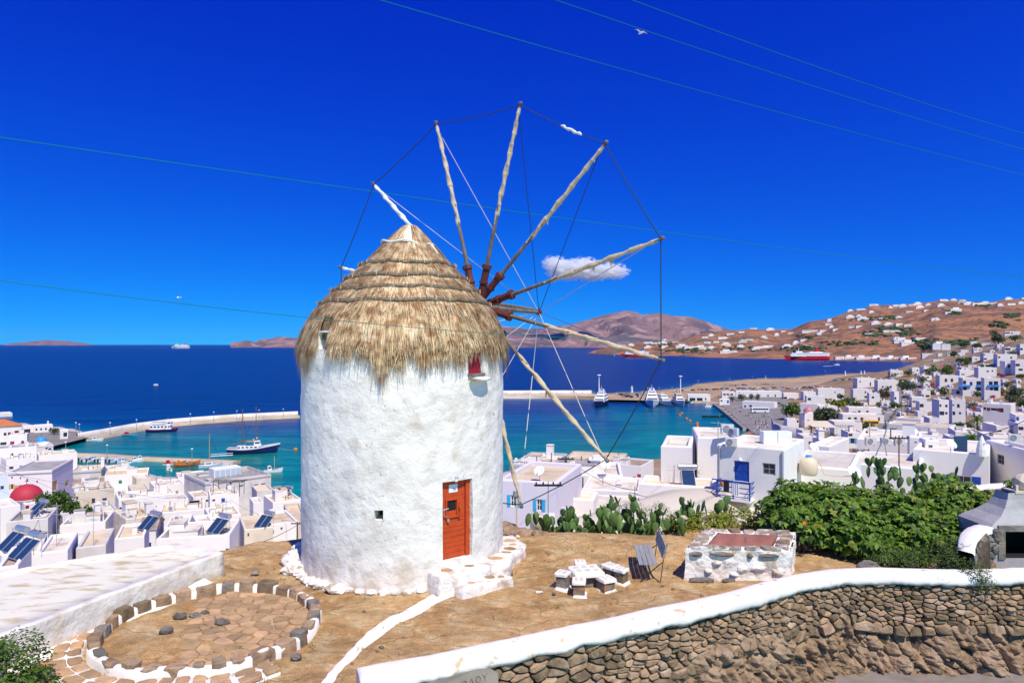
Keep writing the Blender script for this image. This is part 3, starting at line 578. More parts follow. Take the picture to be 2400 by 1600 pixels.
# ---- sail wheel (fitted to the photograph)
psi = .567732; WC = Vector((-1.02926-MX, 20.0607-MY, 6.50095)); WR = 5.827; al = 2.882331; BL = 3.61435
u = Vector((math.cos(psi), -math.sin(psi), 0)); nn = Vector((math.sin(psi), math.cos(psi), -.0082)).normalized(); vv = Vector((0,0,1))
axl = MB().tube([WC-nn*3.0, WC+nn*.55], .17, 12); axl.build('axle', M['wood'], mill)
bs_ = MB().tube([WC+nn*.3, WC+nn*(BL-.02)], [.10,.055], 10); bs_.tube([WC+nn*.3+Vector((0,0,.16)), WC+nn*(BL-.5)+Vector((0,0,.08)), WC+nn*(BL-.1)], [.06,.05,.03], 8); bs_.build('bowsprit', M['wood'], mill)
MB().lathe([(0,-.28),(.24,-.28),(.24,.28),(0,.28)], 14, (0,0,0)).build('hub', M['iron'], mill).matrix_local = Matrix.Translation(WC) @ nn.to_track_quat('Z','Y').to_matrix().to_4x4()
TP = WC+nn*BL; rg = MB(); rg.tube([TP-nn*.12, TP+nn*.08], .085, 8); rg.tube([TP-vv*.14, TP+vv*.16], .03, 6); rg.build('bowsprit_ring', M['iron'], mill)
tips = []; r3 = random.Random(3)
for k in range(12):
    t = al-R(30)*k; dr = math.cos(t)*u+math.sin(t)*vv; off = nn*(.18 if k % 2 else -.12); tip = WC+dr*WR; tips.append(tip); side = nn.cross(dr)
    s0 = WC+off*.5; bow = [s0+(tip-s0)*q+side*.02*math.sin(q*3)*(1 if k % 3 else -1) for q in (0,.2,.4,.6,.8,1)]
    sp = MB().tube(bow, [.065,.06,.054,.047,.040,.032], 8).build('sail_spoke', M['wood'], mill)
    ir = MB().tube([s0+(tip-s0)*.04, s0+(tip-s0)*.20], .105, 8); ir.tube([s0+(tip-s0)*.195, s0+(tip-s0)*.215], .145, 8); ir.tube([s0+(tip-s0)*.12, s0+(tip-s0)*.13], .135, 8); ir.build('iron_socket', M['iron'], sp)
    q0 = (.42,.50,.40,.42,.42,.40,.36,.30,.3,.34,.4,.36)[k]; pts = []; rad = []; n = 46
    for i in range(n+1):
        q = q0+(.985-q0)*i/n; p = s0+(tip-s0)*q+side*.02*math.sin(q*3)*(1 if k % 3 else -1); ph = i*.62+k
        pts.append(p+side*.006*math.cos(ph)+nn*.006*math.sin(ph)); env = min(1, i/5)*min(1, (n-i)/6); rad.append(.039+.019*env*(.6+.6*math.sin(min(1, i/n*1.3)*3.0))*(1+.30*mn.noise((i*.25, k*3, 1)))+.010*(i % 4 == 0))
    sc_ = MB().tube(pts, rad, 12)
    for i in range(n+1):               # the wrapped cloth winds round the spoke
        for j in range(12): q = Vector(sc_.v[i*12+j]); f_ = 1+.20*math.cos(2*(2*math.pi*j/12)-.75*i)+.08*mn.noise((i*.7, j*.9, k)); sc_.v[i*12+j] = tuple(pts[i]+(q-pts[i])*f_)
    if k not in (1, 2):                # a loose end of cloth and the lashings
        for _ in range(3):
            i = r3.randrange(4, n-4); p = pts[i]; e = r3.uniform(.10, .24); d_ = side*r3.uniform(-.5,.5)*e-vv*e; w_ = dr*.05
            sc_.add([p-w_, p+w_, p+d_*.6+w_*.6, p+d_-w_*.3], [(0,1,2,3)])
    sc_.build('sail_cloth', M['sail'] if k not in (0, 1) else M['cloth'], sp)
    kb = MB().rock(tuple(tip+dr*.05), (.06,.06,.06), k, None, .1, 1); kb.build('spoke_knob', M['wood'], sp)
for k in range(12):
    a, c = tips[k], tips[(k+1) % 12]; pts = [a.lerp(c, q)-vv*.06*math.sin(q*math.pi) for q in (0,.25,.5,.75,1)]
    MB().tube(pts, .015, 6).build('rim_rope', M['rope'], mill)
    if k == 3:
        pp = [a.lerp(c, .5+.03*i)-vv*.05+vv*.02*math.sin(i*2) for i in range(9)]; MB().tube(pp, [.02,.045,.03,.05,.035,.05,.03,.045,.02], 7).build('tied_rag', M['cloth'], mill)
    MB().tube([a-(a-WC)*.03, TP], .012, 5).build('stay_line', M['stay'] if k not in (3, 4) else M['rope'], mill)
# ------------------------------------------------------------------ stone tools
def clip(poly, a, c, lim):             # keep the side a.x + c.y <= lim
    out = []
    for i in range(len(poly)):
        p, q = poly[i], poly[(i+1) % len(poly)]; dp = a*p[0]+c*p[1]-lim; dq = a*q[0]+c*q[1]-lim
        if dp <= 0: out.append(p)
        if dp*dq < 0: t = dp/(dp-dq); out.append((p[0]+(q[0]-p[0])*t, p[1]+(q[1]-p[1])*t))
    return out
def voronoi(pts, box, k=18):
    A = np.array(pts); out = []
    for i, p in enumerate(pts):
        idx = np.argsort(((A-A[i])**2).sum(1))[1:k]; poly = list(box(p))
        for j in idx:
            q = A[j]; a, c = q[0]-p[0], q[1]-p[1]; poly = clip(poly, a, c, (q[0]**2+q[1]**2-p[0]**2-p[1]**2)/2)
            if len(poly) < 3: break
        out.append(poly)
    return out
def area(p): return abs(sum(p[i][0]*p[(i+1) % len(p)][1]-p[(i+1) % len(p)][0]*p[i][1] for i in range(len(p))))/2
def cen(p): return (sum(q[0] for q in p)/len(p), sum(q[1] for q in p)/len(p))
def chaikin(p, t=.25):
    o = []
    for i in range(len(p)):
        a, c = p[i], p[(i+1) % len(p)]
        if math.hypot(a[0]-c[0], a[1]-c[1]) < .012: o.append(a); continue
        o += [(a[0]+(c[0]-a[0])*t, a[1]+(c[1]-a[1])*t), (a[0]+(c[0]-a[0])*(1-t), a[1]+(c[1]-a[1])*(1-t))]
    return o
def stone_geo(mb, poly, fn, gap, back, h, seed, dome=.35, jit=.25, mi=0):
    c = cen(poly); p = chaikin(poly, .16); n = len(p); V = []
    def sh(q, g, s):
        dx, dy = q[0]-c[0], q[1]-c[1]; l = math.hypot(dx, dy)+1e-6; k = max(.15, (l-g)/l)*s; return (c[0]+dx*k, c[1]+dy*k)
    tx, ty = mn.noise((seed*1.7, 1, 1))*jit, mn.noise((seed*2.3, 5, 1))*jit
    for s, hh in ((1, back), (.97, h*.5), (1-dome, h)):
        for i, q in enumerate(p):
            r = sh(q, gap*(1+.5*mn.noise((i*1.3, seed*.77, 3))), s*(1+.05*mn.noise((i*2.1, seed*.37, 9)))); V.append(fn(r[0], r[1], hh+((r[0]-c[0])*tx+(r[1]-c[1])*ty)*2+(hh > 0)*.018*mn.noise((i*1.9, seed, 2)) if hh > 0 else hh))
    V.append(fn(c[0], c[1], h*1.08))
    Fc = [(r*n+i, r*n+(i+1) % n, (r+1)*n+(i+1) % n, (r+1)*n+i) for r in (0, 1) for i in range(n)]+[(2*n+i, 2*n+(i+1) % n, 3*n) for i in range(n)]
    mb.add(V, Fc, mi)
def rough_prism(mb, poly, z0, z1, amp=.03, step=.09, seed=0, top_amp=.015, rim=0, mi=0, topmi=None, batter=0, zf=None):
    pts = []; N_ = len(poly)
    for i in range(N_):
        a, c = Vector((*poly[i], 0)), Vector((*poly[(i+1) % N_], 0)); m = max(1, int((c-a).length/step))
        for k in range(m): pts.append(a.lerp(c, k/m))
    n = len(pts); cx = sum((Vector((*q, 0)) for q in poly), Vector())/N_; nz = max(2, int((z1-z0)/step)); rings = []
    def ring(f, z, e, ta=0):
        R_ = []
        for p in pts:
            q = cx+(p-cx)*f; d = (p-cx).normalized(); w_ = Vector((q.x, q.y, z)); o = mn.noise(w_*3.1+Vector((seed, 0, 0)))*amp+mn.noise(w_*8+Vector((seed, 2, 0)))*amp*.5
            top = zf(q) if zf else 0
            R_.append(w_+d*(o*e+batter*(z1-z)*e)+Vector((0, 0, mn.noise(w_*2.6+Vector((0, seed, 5)))*ta+top*max(0, (z-z0)/(z1-z0)))))
        return R_
    for i in range(nz): rings.append(ring(1, z0+(z1-z0-.035)*i/(nz-1), 1))
    rr = min(.03/max((p-cx).length for p in pts)*2, .1)
    side = len(rings); rings.append(ring(1-rr*.4, z1-.008, 1, top_amp)); rings.append(ring(1-rr*1.3, z1, .7, top_amp))
    if rim: L_ = max((p-cx).length for p in pts); rings.append(ring(1-rim/L_*1.6, z1, .3, top_amp)); rings.append(ring(1-rim/L_*1.9, z1-.05, .3, top_amp)); 
    flat_ = len(rings)
    f0 = 1-rr*1.3 if not rim else 1-rim/L_*1.9
    for f in (.8, .6, .4, .2): rings.append(ring(f0*f, z1-(.05 if rim else 0), .2, top_amp))
    V = [p for r in rings for p in r]; V.append(cx+Vector((0, 0, z1-(.05 if rim else 0)+(zf(cx) if zf else 0)))); Fs = []; Ft = []
    for r in range(len(rings)-1):
        (Ft if r >= flat_-1 else Fs).extend([(r*n+i, r*n+(i+1) % n, (r+1)*n+(i+1) % n, (r+1)*n+i) for i in range(n)])
    r = len(rings)-1; Ft += [(r*n+i, r*n+(i+1) % n, len(V)-1) for i in range(n)]
    k = len(mb.v); mb.add(V, Fs, mi); mb.f += [tuple(k+i for i in q) for q in Ft]; mb.m += [topmi if topmi is not None else mi]*len(Ft)
def big_first(cells, lim=300):
    order = sorted(range(len(cells)), key=lambda i: -area(cells[i])); return order[:lim], order[lim:]
# ------------------------------------------------------------------ long retaining wall in front
SEG = [0]
for a, c in zip(WPATH, WPATH[1:]): SEG.append(SEG[-1]+math.hypot(c[0]-a[0], c[1]-a[1]))
WLEN = SEG[-1]
def wp(s):                             # point and outward (camera side) normal at arc length s
    x = float(np.interp(s, SEG, _wx)); y = float(np.interp(s, SEG, _wy)); e = .35
    t = Vector((float(np.interp(s+e, SEG, _wx))-float(np.interp(s-e, SEG, _wx)), float(np.interp(s+e, SEG, _wy))-float(np.interp(s-e, SEG, _wy)), 0)).normalized()
    return Vector((x, y, 0)), Vector((t.y, -t.x, 0))
wall = thing('stone_wall', 'long curving dry stone retaining wall with thick white cap along the roadside', 'wall', (0,0,0))
b = MB(); ns_ = 220; prof = [(.06,-.2),(.0,.30),(.03,.345),(.09,.36),(.22,.362),(.36,.355),(.43,.335),(.475,.27),(.485,.19),(.475,.13),(.40,.12)]
for i in range(ns_+1):
    s = WLEN*i/ns_; p, n = wp(s)
    for k, (o, z) in enumerate(prof):
        w_ = p+n*o; b.v.append((w_.x+n.x*.018*mn.noise((s*1.3, k*.4, 1)), w_.y+n.y*.02*mn.noise((s*1.3, k*.4, 1)), z+.022*mn.noise((s*.8, k*.3, 4))+.012*mn.noise((s*4, k, 4))-(.05*mn.noise((s*2.2, 3, 3))+.03*mn.noise((s*7, 3, 3)) if k >= 8 else 0)))
m_ = len(prof)
for i in range(ns_):
    for k in range(m_-1): b.f.append((i*m_+k, (i+1)*m_+k, (i+1)*m_+k+1, i*m_+k+1)); b.m.append(0)
b.f.append(tuple(range(m_))); b.m.append(0)
b.build('wall_cap', M['lime_edge'], wall, smooth=True)
ZLX = [(-3,-1.15),(2,-1.0),(2.5,-.75),(3.7,-.45),(4.6,-.48),(5.9,-.60),(7.2,-.55),(8.5,-.70),(12,-.72),(17,-.7)]
def zlo(x): return float(np.interp(x, [q[0] for q in ZLX], [q[1] for q in ZLX]))+.08*mn.noise((x*1.3, 2, 2))
def wface(s, z, h):
    p, n = wp(s); q = p+n*(.36+.10*(.15-z)+h); return Vector((q.x, q.y, z))
r2 = random.Random(11); pts = []; s = .35
z_rows = .17
while s < WLEN-.2:
    x = wp(s)[0].x; big = 1.5 if x < 1.5 else 1.15 if x < 3 else 1.0
    z = .16
    stepx = .225*big
    while z > zlo(x)-.06:
        hgt = .096*big*r2.uniform(.75, 1.3); pts.append((s+r2.uniform(-.11, .11)*big, (z-hgt/2+r2.uniform(-.025, .025))*1.75)); z -= hgt
    s += stepx*r2.uniform(.75, 1.2)
cells = voronoi(pts, lambda p: [(p[0]-.34, max(p[1]-.3, -3)), (p[0]+.34, p[1]-.3), (p[0]+.34, min(p[1]+.3, .17*1.75)), (p[0]-.34, min(p[1]+.3, .17*1.75))])
cells = [[(q[0], q[1]/1.75) for q in c] for c in cells if len(c) >= 3]
cells = [c for c in cells if area(c) > .0035]
vis = [c for c in cells if cen(c)[0] < WLEN-4]; big_, small_ = big_first(vis, 300); rest = MB()
for i in big_:
    mb = MB(); stone_geo(mb, vis[i], wface, .013, -.12, r2.uniform(.03, .105), i, r2.uniform(.18, .42), .4); mb.build('stone', M['stone_b'], wall)
for i in small_: stone_geo(rest, vis[i], wface, .012, -.12, r2.uniform(.02, .075), i, .3, .4)
for i, c in enumerate(cells):
    if cen(c)[0] >= WLEN-4: stone_geo(rest, c, wface, .008, -.12, r2.uniform(.02, .075), i, .3, .4)
tag(rest.build('small_stone', M['stone_bs'], wall), kind='stuff')
b = MB(); n1, n2 = 150, 14
for i in range(n1+1):
    s = WLEN*i/n1
    for k in range(n2+1): z = .14-1.6*k/n2; b.v.append(tuple(wface(s, z, -.10+.03*mn.noise((s*2, z*3, 1)))))
b.add([], [])
for i in range(n1):
    for k in range(n2): a = i*(n2+1)+k; b.f.append((a, a+1, a+n2+2, a+n2+1)); b.m.append(0)
b.build('wall_core', M['earth'], wall)
# the bedrock under the wall
n1, n2 = 520, 84; V = []
for i in range(n1+1):
    s = 3.2+(WLEN-3.2)*i/n1; x = wp(s)[0].x; zt = zlo(x)+.04
    for k in range(n2+1):
        t = k/n2; z = zt+(-1.95-zt)*t
        o = .06+.20*t+.20*mn.noise((s*.9, z*.7, 3))
        vd, vp = mn.voronoi((s*3.1+.35*mn.noise((s*2, z*2, 1))+z*.8, z*2.3+.4*mn.noise((s*2.2, z*2, 5)), .5)); o += .16*mn.noise((vp[0][0]*7.3, vp[0][1]*5.1, 3))-.13*max(0, .16-(vd[1]-vd[0]))/.16
        cr = abs(mn.noise((s*1.5+z*.55, z*.25, 6))); o -= .30*max(0, .16-cr)*2.2                 # steep fissures
        o += .10*mn.noise((s*3.4+z*1.6, z*2.4, 7))+.05*mn.noise((s*8+z*4, z*6, 1))
        pit = mn.noise((s*5.5, z*7.5, 4)); o -= .20*max(0, pit-.30)*1.6
        lam = mn.noise((s*2.5, z*17+s*4, 8)); o += .026*lam+.014*mn.noise((s*20, z*26, 1))
        d1 = math.hypot((x-8.05)/.35, (z+.78)/.16); d2 = math.hypot((x-8.6)/.30, (z+.74)/.2); dd = min(d1, d2)
        if dd < 1.3: o -= .6*(1.3-dd)
        V.append(tuple(wface(s, z, -.04+o*min(1, t*8+.25))))
br = np_mesh('bedrock', V, grid_faces(n1+1, n2+1), M['bedrock']); tag(br, kind='structure')
# dry tufts at the road's edge
def tufts(name, label, spots, m, hgt=.22, n=26, seed=1, grp=None):
    rr_ = random.Random(seed); V = []; Fq = []
    for (x, y, z) in spots:
        for _ in range(n):
            a = rr_.uniform(0, 6.28); l = hgt*rr_.uniform(.4, 1.1); q = Vector((x+rr_.gauss(0, .09), y+rr_.gauss(0, .06), z)); d = Vector((math.cos(a)*l*.55, math.sin(a)*l*.55, l)); w_ = Vector((-math.sin(a), math.cos(a), 0))*.006
            k = len(V); V += [q-w_, q+w_, q+d*.6+w_*.7, q+d]; Fq.append((k, k+1, k+2, k+3))
    return tag(np_mesh(name, [tuple(v) for v in V], Fq, m), label, None, None, 'stuff')
tufts('dry_grass', None, [(9.3+.33*i, 14.75+.02*i, -1.66) for i in range(9)]+[(6.4,14.85,.0),(6.5,15.2,0),(6.3,15.6,0),(6.1,15.35,0)]+[(-.42,15.15,0),(-.3,15.3,0),(-.15,15.5,0),(.02,16.1,.02),(-2.4,14.75,.0),(-3.9,14.98,0),(-4.2,15.1,0)]+[(-4.5+.2*i,11.0-.02*i*i,.0) for i in range(4)]+[(r2.uniform(-7,6), r2.uniform(11.5,18.6), .01) for _ in range(46) if 1], M['grass_d'], .10, 16)
# carved grey slab leaning against the wall at the bottom of the picture
sl = thing('stone_slab', 'flat grey stone slab with carved lettering set below the white wall cap', 'slab')
top = [(-2.25,-.9),(-2.2,-.12),(-2.02,.04),(-1.85,.10),(-1.45,.13),(-1.05,.165),(-.72,.175),(-.56,.13),(-.45,.03),(-.42,-.9)]
def sp(x, z, o): q = wface(float(np.interp(x, _wx, SEG)), z, o); return q
V = [sp(x, z, .13) for x, z in top]+[sp(x, z, .03) for x, z in top]; n = len(top)
MB().add(V, [tuple(range(n))]+[(i, n+i, n+(i+1) % n, (i+1) % n) for i in range(n)]).build('slab_body', M['slabg'], sl)
lb = MB(); STR = {'X': [((0,0),(1,1)),((0,1),(1,0))], 'O': [((0,.5),(.25,1)),((.25,1),(.75,1)),((.75,1),(1,.5)),((1,.5),(.75,0)),((.75,0),(.25,0)),((.25,0),(0,.5))], 'A': [((0,0),(.5,1)),((.5,1),(1,0)),((.25,.4),(.75,.4))], 'L': [((0,0),(.5,1)),((.5,1),(1,0))], ' ': [], 'Y': [((0,1),(.5,.5)),((1,1),(.5,.5)),((.5,.5),(.5,0))], 'P': [((0,0),(0,1)),((0,1),(.8,.9)),((.8,.9),(.8,.55)),((.8,.55),(0,.5))]}
for i, ch in enumerate(' XOLOY'):
    for (a, c) in STR[ch]:
        x0 = -1.22+i*.105; z0 = -.085+i*.012; q = [sp(x0+p[0]*.075, z0+p[1]*.10, .132) for p in (a, c)]; lb.tube(q, .006, 4)
lb.build('carved_lettering', M['stone_g'], sl)
# ------------------------------------------------------------------ round threshing floor
TC = Vector((-5.66, 12.85, 0))
tf = thing('threshing_floor', 'round threshing floor ringed by upright brown stones set in white mortar', 'stone circle', TC)
def tpt(a, r, z): return Vector((r*math.cos(a), r*math.sin(a), z+gz(TC.x+r*math.cos(a), TC.y+r*math.sin(a))))
def annulus(mb, r0, r1, z0, z1, a0, a1, n, amp=.02, seed=0):
    prof_ = [(r0, z0), (r0+.01, z1-.03), (r0+.04, z1), ((r0+r1)/2, z1+.01), (r1-.04, z1), (r1-.01, z1-.03), (r1, z0)]; V = []; Fc = []; m = len(prof_)
    for i in range(n+1):
        a = a0+(a1-a0)*i/n
        for k, (r, z) in enumerate(prof_): V.append(tpt(a, r+amp*mn.noise((math.cos(a)*4+seed, math.sin(a)*4, k)), z+amp*.7*mn.noise((math.cos(a)*6, math.sin(a)*6+seed, k*2))))
    for i in range(n):
        for k in range(m-1): Fc.append((i*m+k, (i+1)*m+k, (i+1)*m+k+1, i*m+k+1))
    mb.add(V, Fc)
b = MB(); annulus(b, 1.80, 2.01, -.1, .185, 0, 2*math.pi, 150, .025); b.build('mortar_ring', M['lime_edge'], tf, smooth=True)
b = MB(); annulus(b, 2.05, 2.52, -.1, .075, R(120), R(318), 90, .035, 4); b.build('outer_apron', M['lime_edge'], tf, smooth=True)
r4 = random.Random(21); a = 0; k = 0
while a < 2*math.pi-.05:
    da = r4.uniform(.15, .27); da = min(da, 2*math.pi-a); h = r4.uniform(.20, .28); hw = da/2-.020-r4.uniform(0, .012); am = a+da/2; mb = MB(); lean = r4.uniform(-.03, .03)
    rin, rout = 1.785+r4.uniform(-.015, .015), 1.96+r4.uniform(-.02, .05); V = []; ring_ = []
    for (z, e) in ((-.05, 1), (h*.55, .98), (h*.93, .95), (h, .80)):
        for (q, r) in ((-1, rin), (-.4, rin-.015), (.4, rin-.012), (1, rin), (1, rout), (0, rout+.02), (-1, rout)):
            V.append(tpt(am+q*hw*e+.012*mn.noise((q*3, z*9, k)), (rin+rout)/2+(r-(rin+rout)/2)*e+lean*z+.02*mn.noise((q*5, z*7, k+3)), z+.02*mn.noise((q, r*6, k*1.3))))
    Fc = [(i*7+j, i*7+(j+1) % 7, (i+1)*7+(j+1) % 7, (i+1)*7+j) for i in range(3) for j in range(7)]+[tuple(21+j for j in range(7))]
    mb.add(V, Fc); mb.build('rim_stone', M['stone_b'] if r4.random() < .68 else M['stone_g'], tf); a += da; k += 1
# flags of the apron
a = R(124)
while a < R(314):
    da = r4.uniform(.11, .20)
    for (r0, r1) in ((2.07, 2.28), (2.29, 2.52)):
        if r4.random() < .05: continue
        q = [(a+da*f*1.0+r4.uniform(-.012, .012), r+r4.uniform(-.02, .02)) for f, r in ((.04, r0), (.5, r0-.01), (.95, r0), (.97, (r0+r1)/2), (.93, r1), (.45, r1+.015), (.06, r1))]
        mb = MB(); stone_geo(mb, [(aa*2.3, r) for aa, r in q], lambda u_, v_, h_: tpt(u_/2.3, v_, .075+h_), .012, -.02, .032, a*9+r0, .16, .08); mb.build('flagstone', M['flag'], tf)
    a += da
# packed earth disc and its paving
b = MB(); V = [tpt(0, 0, .035)]; Fc = []
for i in range(1, 13):
    for k in range(64): V.append(tpt(2*math.pi*k/64, 1.82*i/12, .035+.018*mn.noise((math.cos(k*.098)*i*.4, math.sin(k*.098)*i*.4, 3))))
for k in range(64): Fc.append((0, 1+k, 1+(k+1) % 64))
for i in range(11):
    for k in range(64): Fc.append((1+i*64+k, 1+(i+1)*64+k, 1+(i+1)*64+(k+1) % 64, 1+i*64+(k+1) % 64))
b.add(V, Fc).build('earth_floor', M['ground'], tf, smooth=True)
pv = []
for _ in range(4000):
    x, y = r4.uniform(-.75, 1.75), r4.uniform(-1.7, 1.7)
    if math.hypot(x, y) > 1.66 or x < -.35-.35*y: continue
    if all(math.hypot(x-p[0], y-p[1]) > .20 for p in pv): pv.append((x, y))
pc = voronoi(pv, lambda p: [(p[0]-.17, p[1]-.15), (p[0]+.17, p[1]-.15), (p[0]+.19, p[1]+.14), (p[0]-.16, p[1]+.15)])
for i, c in enumerate(pc):
    if len(c) < 3 or area(c) < .006: continue
    mb = MB(); stone_geo(mb, c, lambda x, y, h_: Vector((x, y, .045+gz(TC.x+x, TC.y+y)+h_)), .014, -.03, r4.uniform(.004, .020), i, .12, .05); mb.build('flagstone', M['flag'], tf)
def loose(label, spots, m, group=None, name='loose_stone'):
    for i, (x, y, s_, lab) in enumerate(spots):
        mb = MB(); mb.rock((0, 0, s_*.35), (s_, s_*.75, s_*.5), i*3+len(spots), None, .45, 1); tag(mb.build(name, m, None, loc=(x, y, gz(x, y)+.03)), lab, 'stone', group)
loose('', [(-6.48,13.32,.13,'flat grey stone in a little heap inside the stone circle'),(-6.22,13.40,.11,'grey stone beside the flat one in the heap within the stone circle'),(-6.10,13.55,.09,'small orange stone at the edge of the heap inside the circle'),(-6.32,12.50,.14,'single rounded grey boulder lying on the earth of the stone circle'),(-5.55,13.05,.14,'flat dark stone lying where the circle paving begins')], M['stone_g'], 'loose stones in the threshing circle')
loose('', [(-6.0,15.9,.10,'pale flat stone on bare ground near the mill'),(-3.7,11.7,.10,'small dark stone by the white painted path'),(.9,14.55,.05,'tiny dark pebble beside the scrap of litter'),(-.05,15.95,.08,'dark stone at the tip of the white apron')], M['stone_g'], 'loose stones on the bare ground')
tr = MB(); tr.box(-.05, .05, -.03, .03, .0, .03); tr.box(.03, .10, -.01, .03, .005, .025); tag(tr.build('litter', M['b_white'], None, loc=(.56, 14.62, gz(.56, 14.62)+.01)), 'crumpled white scrap of litter on the bare ground', 'litter')
# white painted path from the steps to the front
pl = [(1050,1372),(1010,1392),(965,1420),(905,1450),(860,1482),(820,1520),(775,1570),(748,1602),(735,1640)]; pr = [(1085,1390),(1045,1405),(985,1440),(935,1462),(893,1495),(845,1530),(800,1572),(770,1612),(757,1650)]
V = []; Fc = []; nn_ = 90; cw = 6
pl = [PZ(x, y, 0) for x, y in pl]; pr = [PZ(x, y, 0) for x, y in pr]
for i in range(nn_+1):
    t = i/nn_*(len(pl)-1); j = min(int(t), len(pl)-2); f = t-j; A_ = pl[j].lerp(pl[j+1], f); B_ = pr[j].lerp(pr[j+1], f)
    for k in range(cw+1):
        q = A_.lerp(B_, k/cw); e = .07*mn.noise((i*.21, k*9, 1))*(k in (0, cw)); q = q+(B_-A_).normalized()*e; V.append((q.x, q.y, gz(q.x, q.y)+(.012 if 0 < k < cw else -.005)))
Fc = grid_faces(nn_+1, cw+1); tag(np_mesh('path', V, Fc, M['lime_edge'], smooth=True), kind='structure')
rg_ = random.Random(44); V = []; Fq = []
for _ in range(520):                   # grit and pebbles strewn over the bare ground
    x, y = rg_.uniform(-8, 7), rg_.uniform(9.8, 19)
    if math.hypot(x-MX, y-MY) < 2.9 or math.hypot(x-TC.x, y-TC.y) < 2.6 or (x > -2.7 and y < float(np.interp(x, _wx, _wy))+.2): continue
    s_ = .010+.035*rg_.random()**3; k0 = len(V); z_ = gz(x, y)
    for v in ICO_V: V.append((x+v.x*s_*rg_.uniform(.7,1.5), y+v.y*s_*rg_.uniform(.7,1.5), z_+v.z*s_*.6+s_*.25))
    Fq += [(k0+a, k0+b_, k0+c) for a, b_, c in ICO_F]
tag(np_mesh('gravel', V, Fq, M['stone_bs']), kind='stuff')
# ------------------------------------------------------------------ mill apron, steps, foot stones
Ms = local_frame(tc, 0)
def mquad(x0, x1, y0, y1, j=0): return [tuple((Ms @ Vector((x, y, 0)))[:2]) for x, y in ((x0, y0), (x1, y0), (x1, y1), ((x0+x1)/2, y1+j), (x0, y1))]
stp = [('landing', mquad(-.74, .58, 2.2, 2.92, .03), .43), ('step', mquad(-.40, .92, 2.80, 3.30, .05), .21)]
for n_, q, h in stp:
    b = MB(); rough_prism(b, q[::-1], -.1, h, .05, .07, h*9, .02, batter=.12); b.build(n_, M['stone_w'], mill, smooth=True)
pa = [mp(R(40+2.5*i), 2.42, 0) for i in range(25)]; pb = [mp(R(40+2.5*i), 2.98+.10*math.sin(i*.5), 0) for i in range(25)]
b = MB(); V = []; m = 9
for i in range(25):
    hz = .40-.10*(i/24)
    for k in range(m):
        f = k/(m-1); q = pa[i].lerp(pb[i], min(1, f*1.6)); z = hz if f <= .62 else hz-(f-.62)/.38*(hz+.08); q = q+(pb[i]-pa[i]).normalized()*(.10*max(0, f-.6)); w_ = q*3+Vector((0, 0, z*4))
        V.append(tuple(q+(pb[i]-pa[i]).normalized()*(.05*mn.noise(w_*1.7)+.05*mn.noise(w_*.8))+Vector((0, 0, z+.025*mn.noise(w_*1.3)))))
o_ = np_mesh('apron', V, grid_faces(25, m), M['stone_w'], mill, smooth=True)
ec_ = MB(); 
def patch(par, x, y, z, rx, ry, seed, m=None):
    p = [(x+rx*(1+.25*mn.noise((i, seed, 1)))*math.cos(i*.9), y+ry*(1+.25*mn.noise((i, seed, 2)))*math.sin(i*.9)) for i in range(7)]
    mb = MB(); stone_geo(mb, p, lambda a_, c_, h_: Vector((a_, c_, z+h_)), .0, -.03, .014, seed, .12, .0); mb.build('flagstone', m or M['flag'], par)
for i, (x, y, z, rx, ry) in enumerate(((-.38,2.60,.435,.14,.10),(.18,2.66,.435,.12,.07),(.48,3.02,.215,.13,.10),(-.05,3.08,.215,.10,.06),(.70,3.15,.21,.09,.07))):
    q = Ms @ Vector((x, y, 0)); patch(mill, q.x, q.y, z, rx, ry, i)
for i, (a_, r_, rx, ry) in enumerate(((52,2.68,.20,.13),(64,2.72,.13,.08),(72,2.70,.17,.10),(80,2.75,.11,.08),(88,2.7,.19,.11))):
    q = mp(R(a_), r_, 0); patch(mill, q.x, q.y, .405-.10*(a_-40)/60, rx, ry, i+9)
for i in range(17):
    a_ = R(-112+4.9*i+r4.uniform(-1, 1)); s_ = r4.uniform(.17, .30)*(1 if i < 9 else .7); q = mp(a_, 2.56+s_*.45, s_*.30)
    mb = MB(); mb.rock(tuple(q), (s_*1.1, s_*.9, s_*(.75 if i < 6 else .6)), i*5, None, .42, 2); mb.build('foot_stone', M['stone_w'], mill)
for i in range(9):
    a_ = R(-28+6*i); q = mp(a_, 2.54, .03); mb = MB(); mb.rock(tuple(q), (.13, .09, .075), i*3+40, None, .4, 1); mb.build('foot_stone', M['stone_w'], mill)
for i in range(5):
    a_ = R(88+5*i); q = mp(a_, 3.02+.05*i, .05); mb = MB(); mb.rock(tuple(q), (.13, .10, .10), i*3+70, None, .4, 1); mb.build('foot_stone', M['stone_w'], mill)
# ------------------------------------------------------------------ low white building at the side
lbld = thing('flat_roofed_building', 'low white building with worn broad flat roof beside the stone circle', 'building')
poly = [(-6.62,15.72),(-8.05,16.45),(-9.3,15.55),(-10.9,14.3),(-16,11.2),(-16,7.5),(-9.85,7.5),(-8.1,11.9)]
b = MB(); rough_prism(b, poly, -.6, .62, .03, .16, 3, .02, rim=.30, topmi=1); b.build('wall', [M['lime'], M['lime_roof']], lbld, smooth=True)
b = MB(); f_ = [(-6.70,15.1),(-8.22,11.75),(-9.2,9.2)]
V = []; Fc = []
for i in range(61):
    t = i/60*2; j = min(int(t), 1); p = Vector((*f_[j], 0)).lerp(Vector((*f_[j+1], 0)), t-j); w_ = .30+.12*mn.noise((i*.3, 1, 1)); V += [(p.x-.1, p.y, .16+gz(p.x, p.y)), (p.x+.12, p.y-.03, .05+gz(p.x, p.y)), (p.x+w_, p.y-.08, -.01+gz(p.x, p.y))]
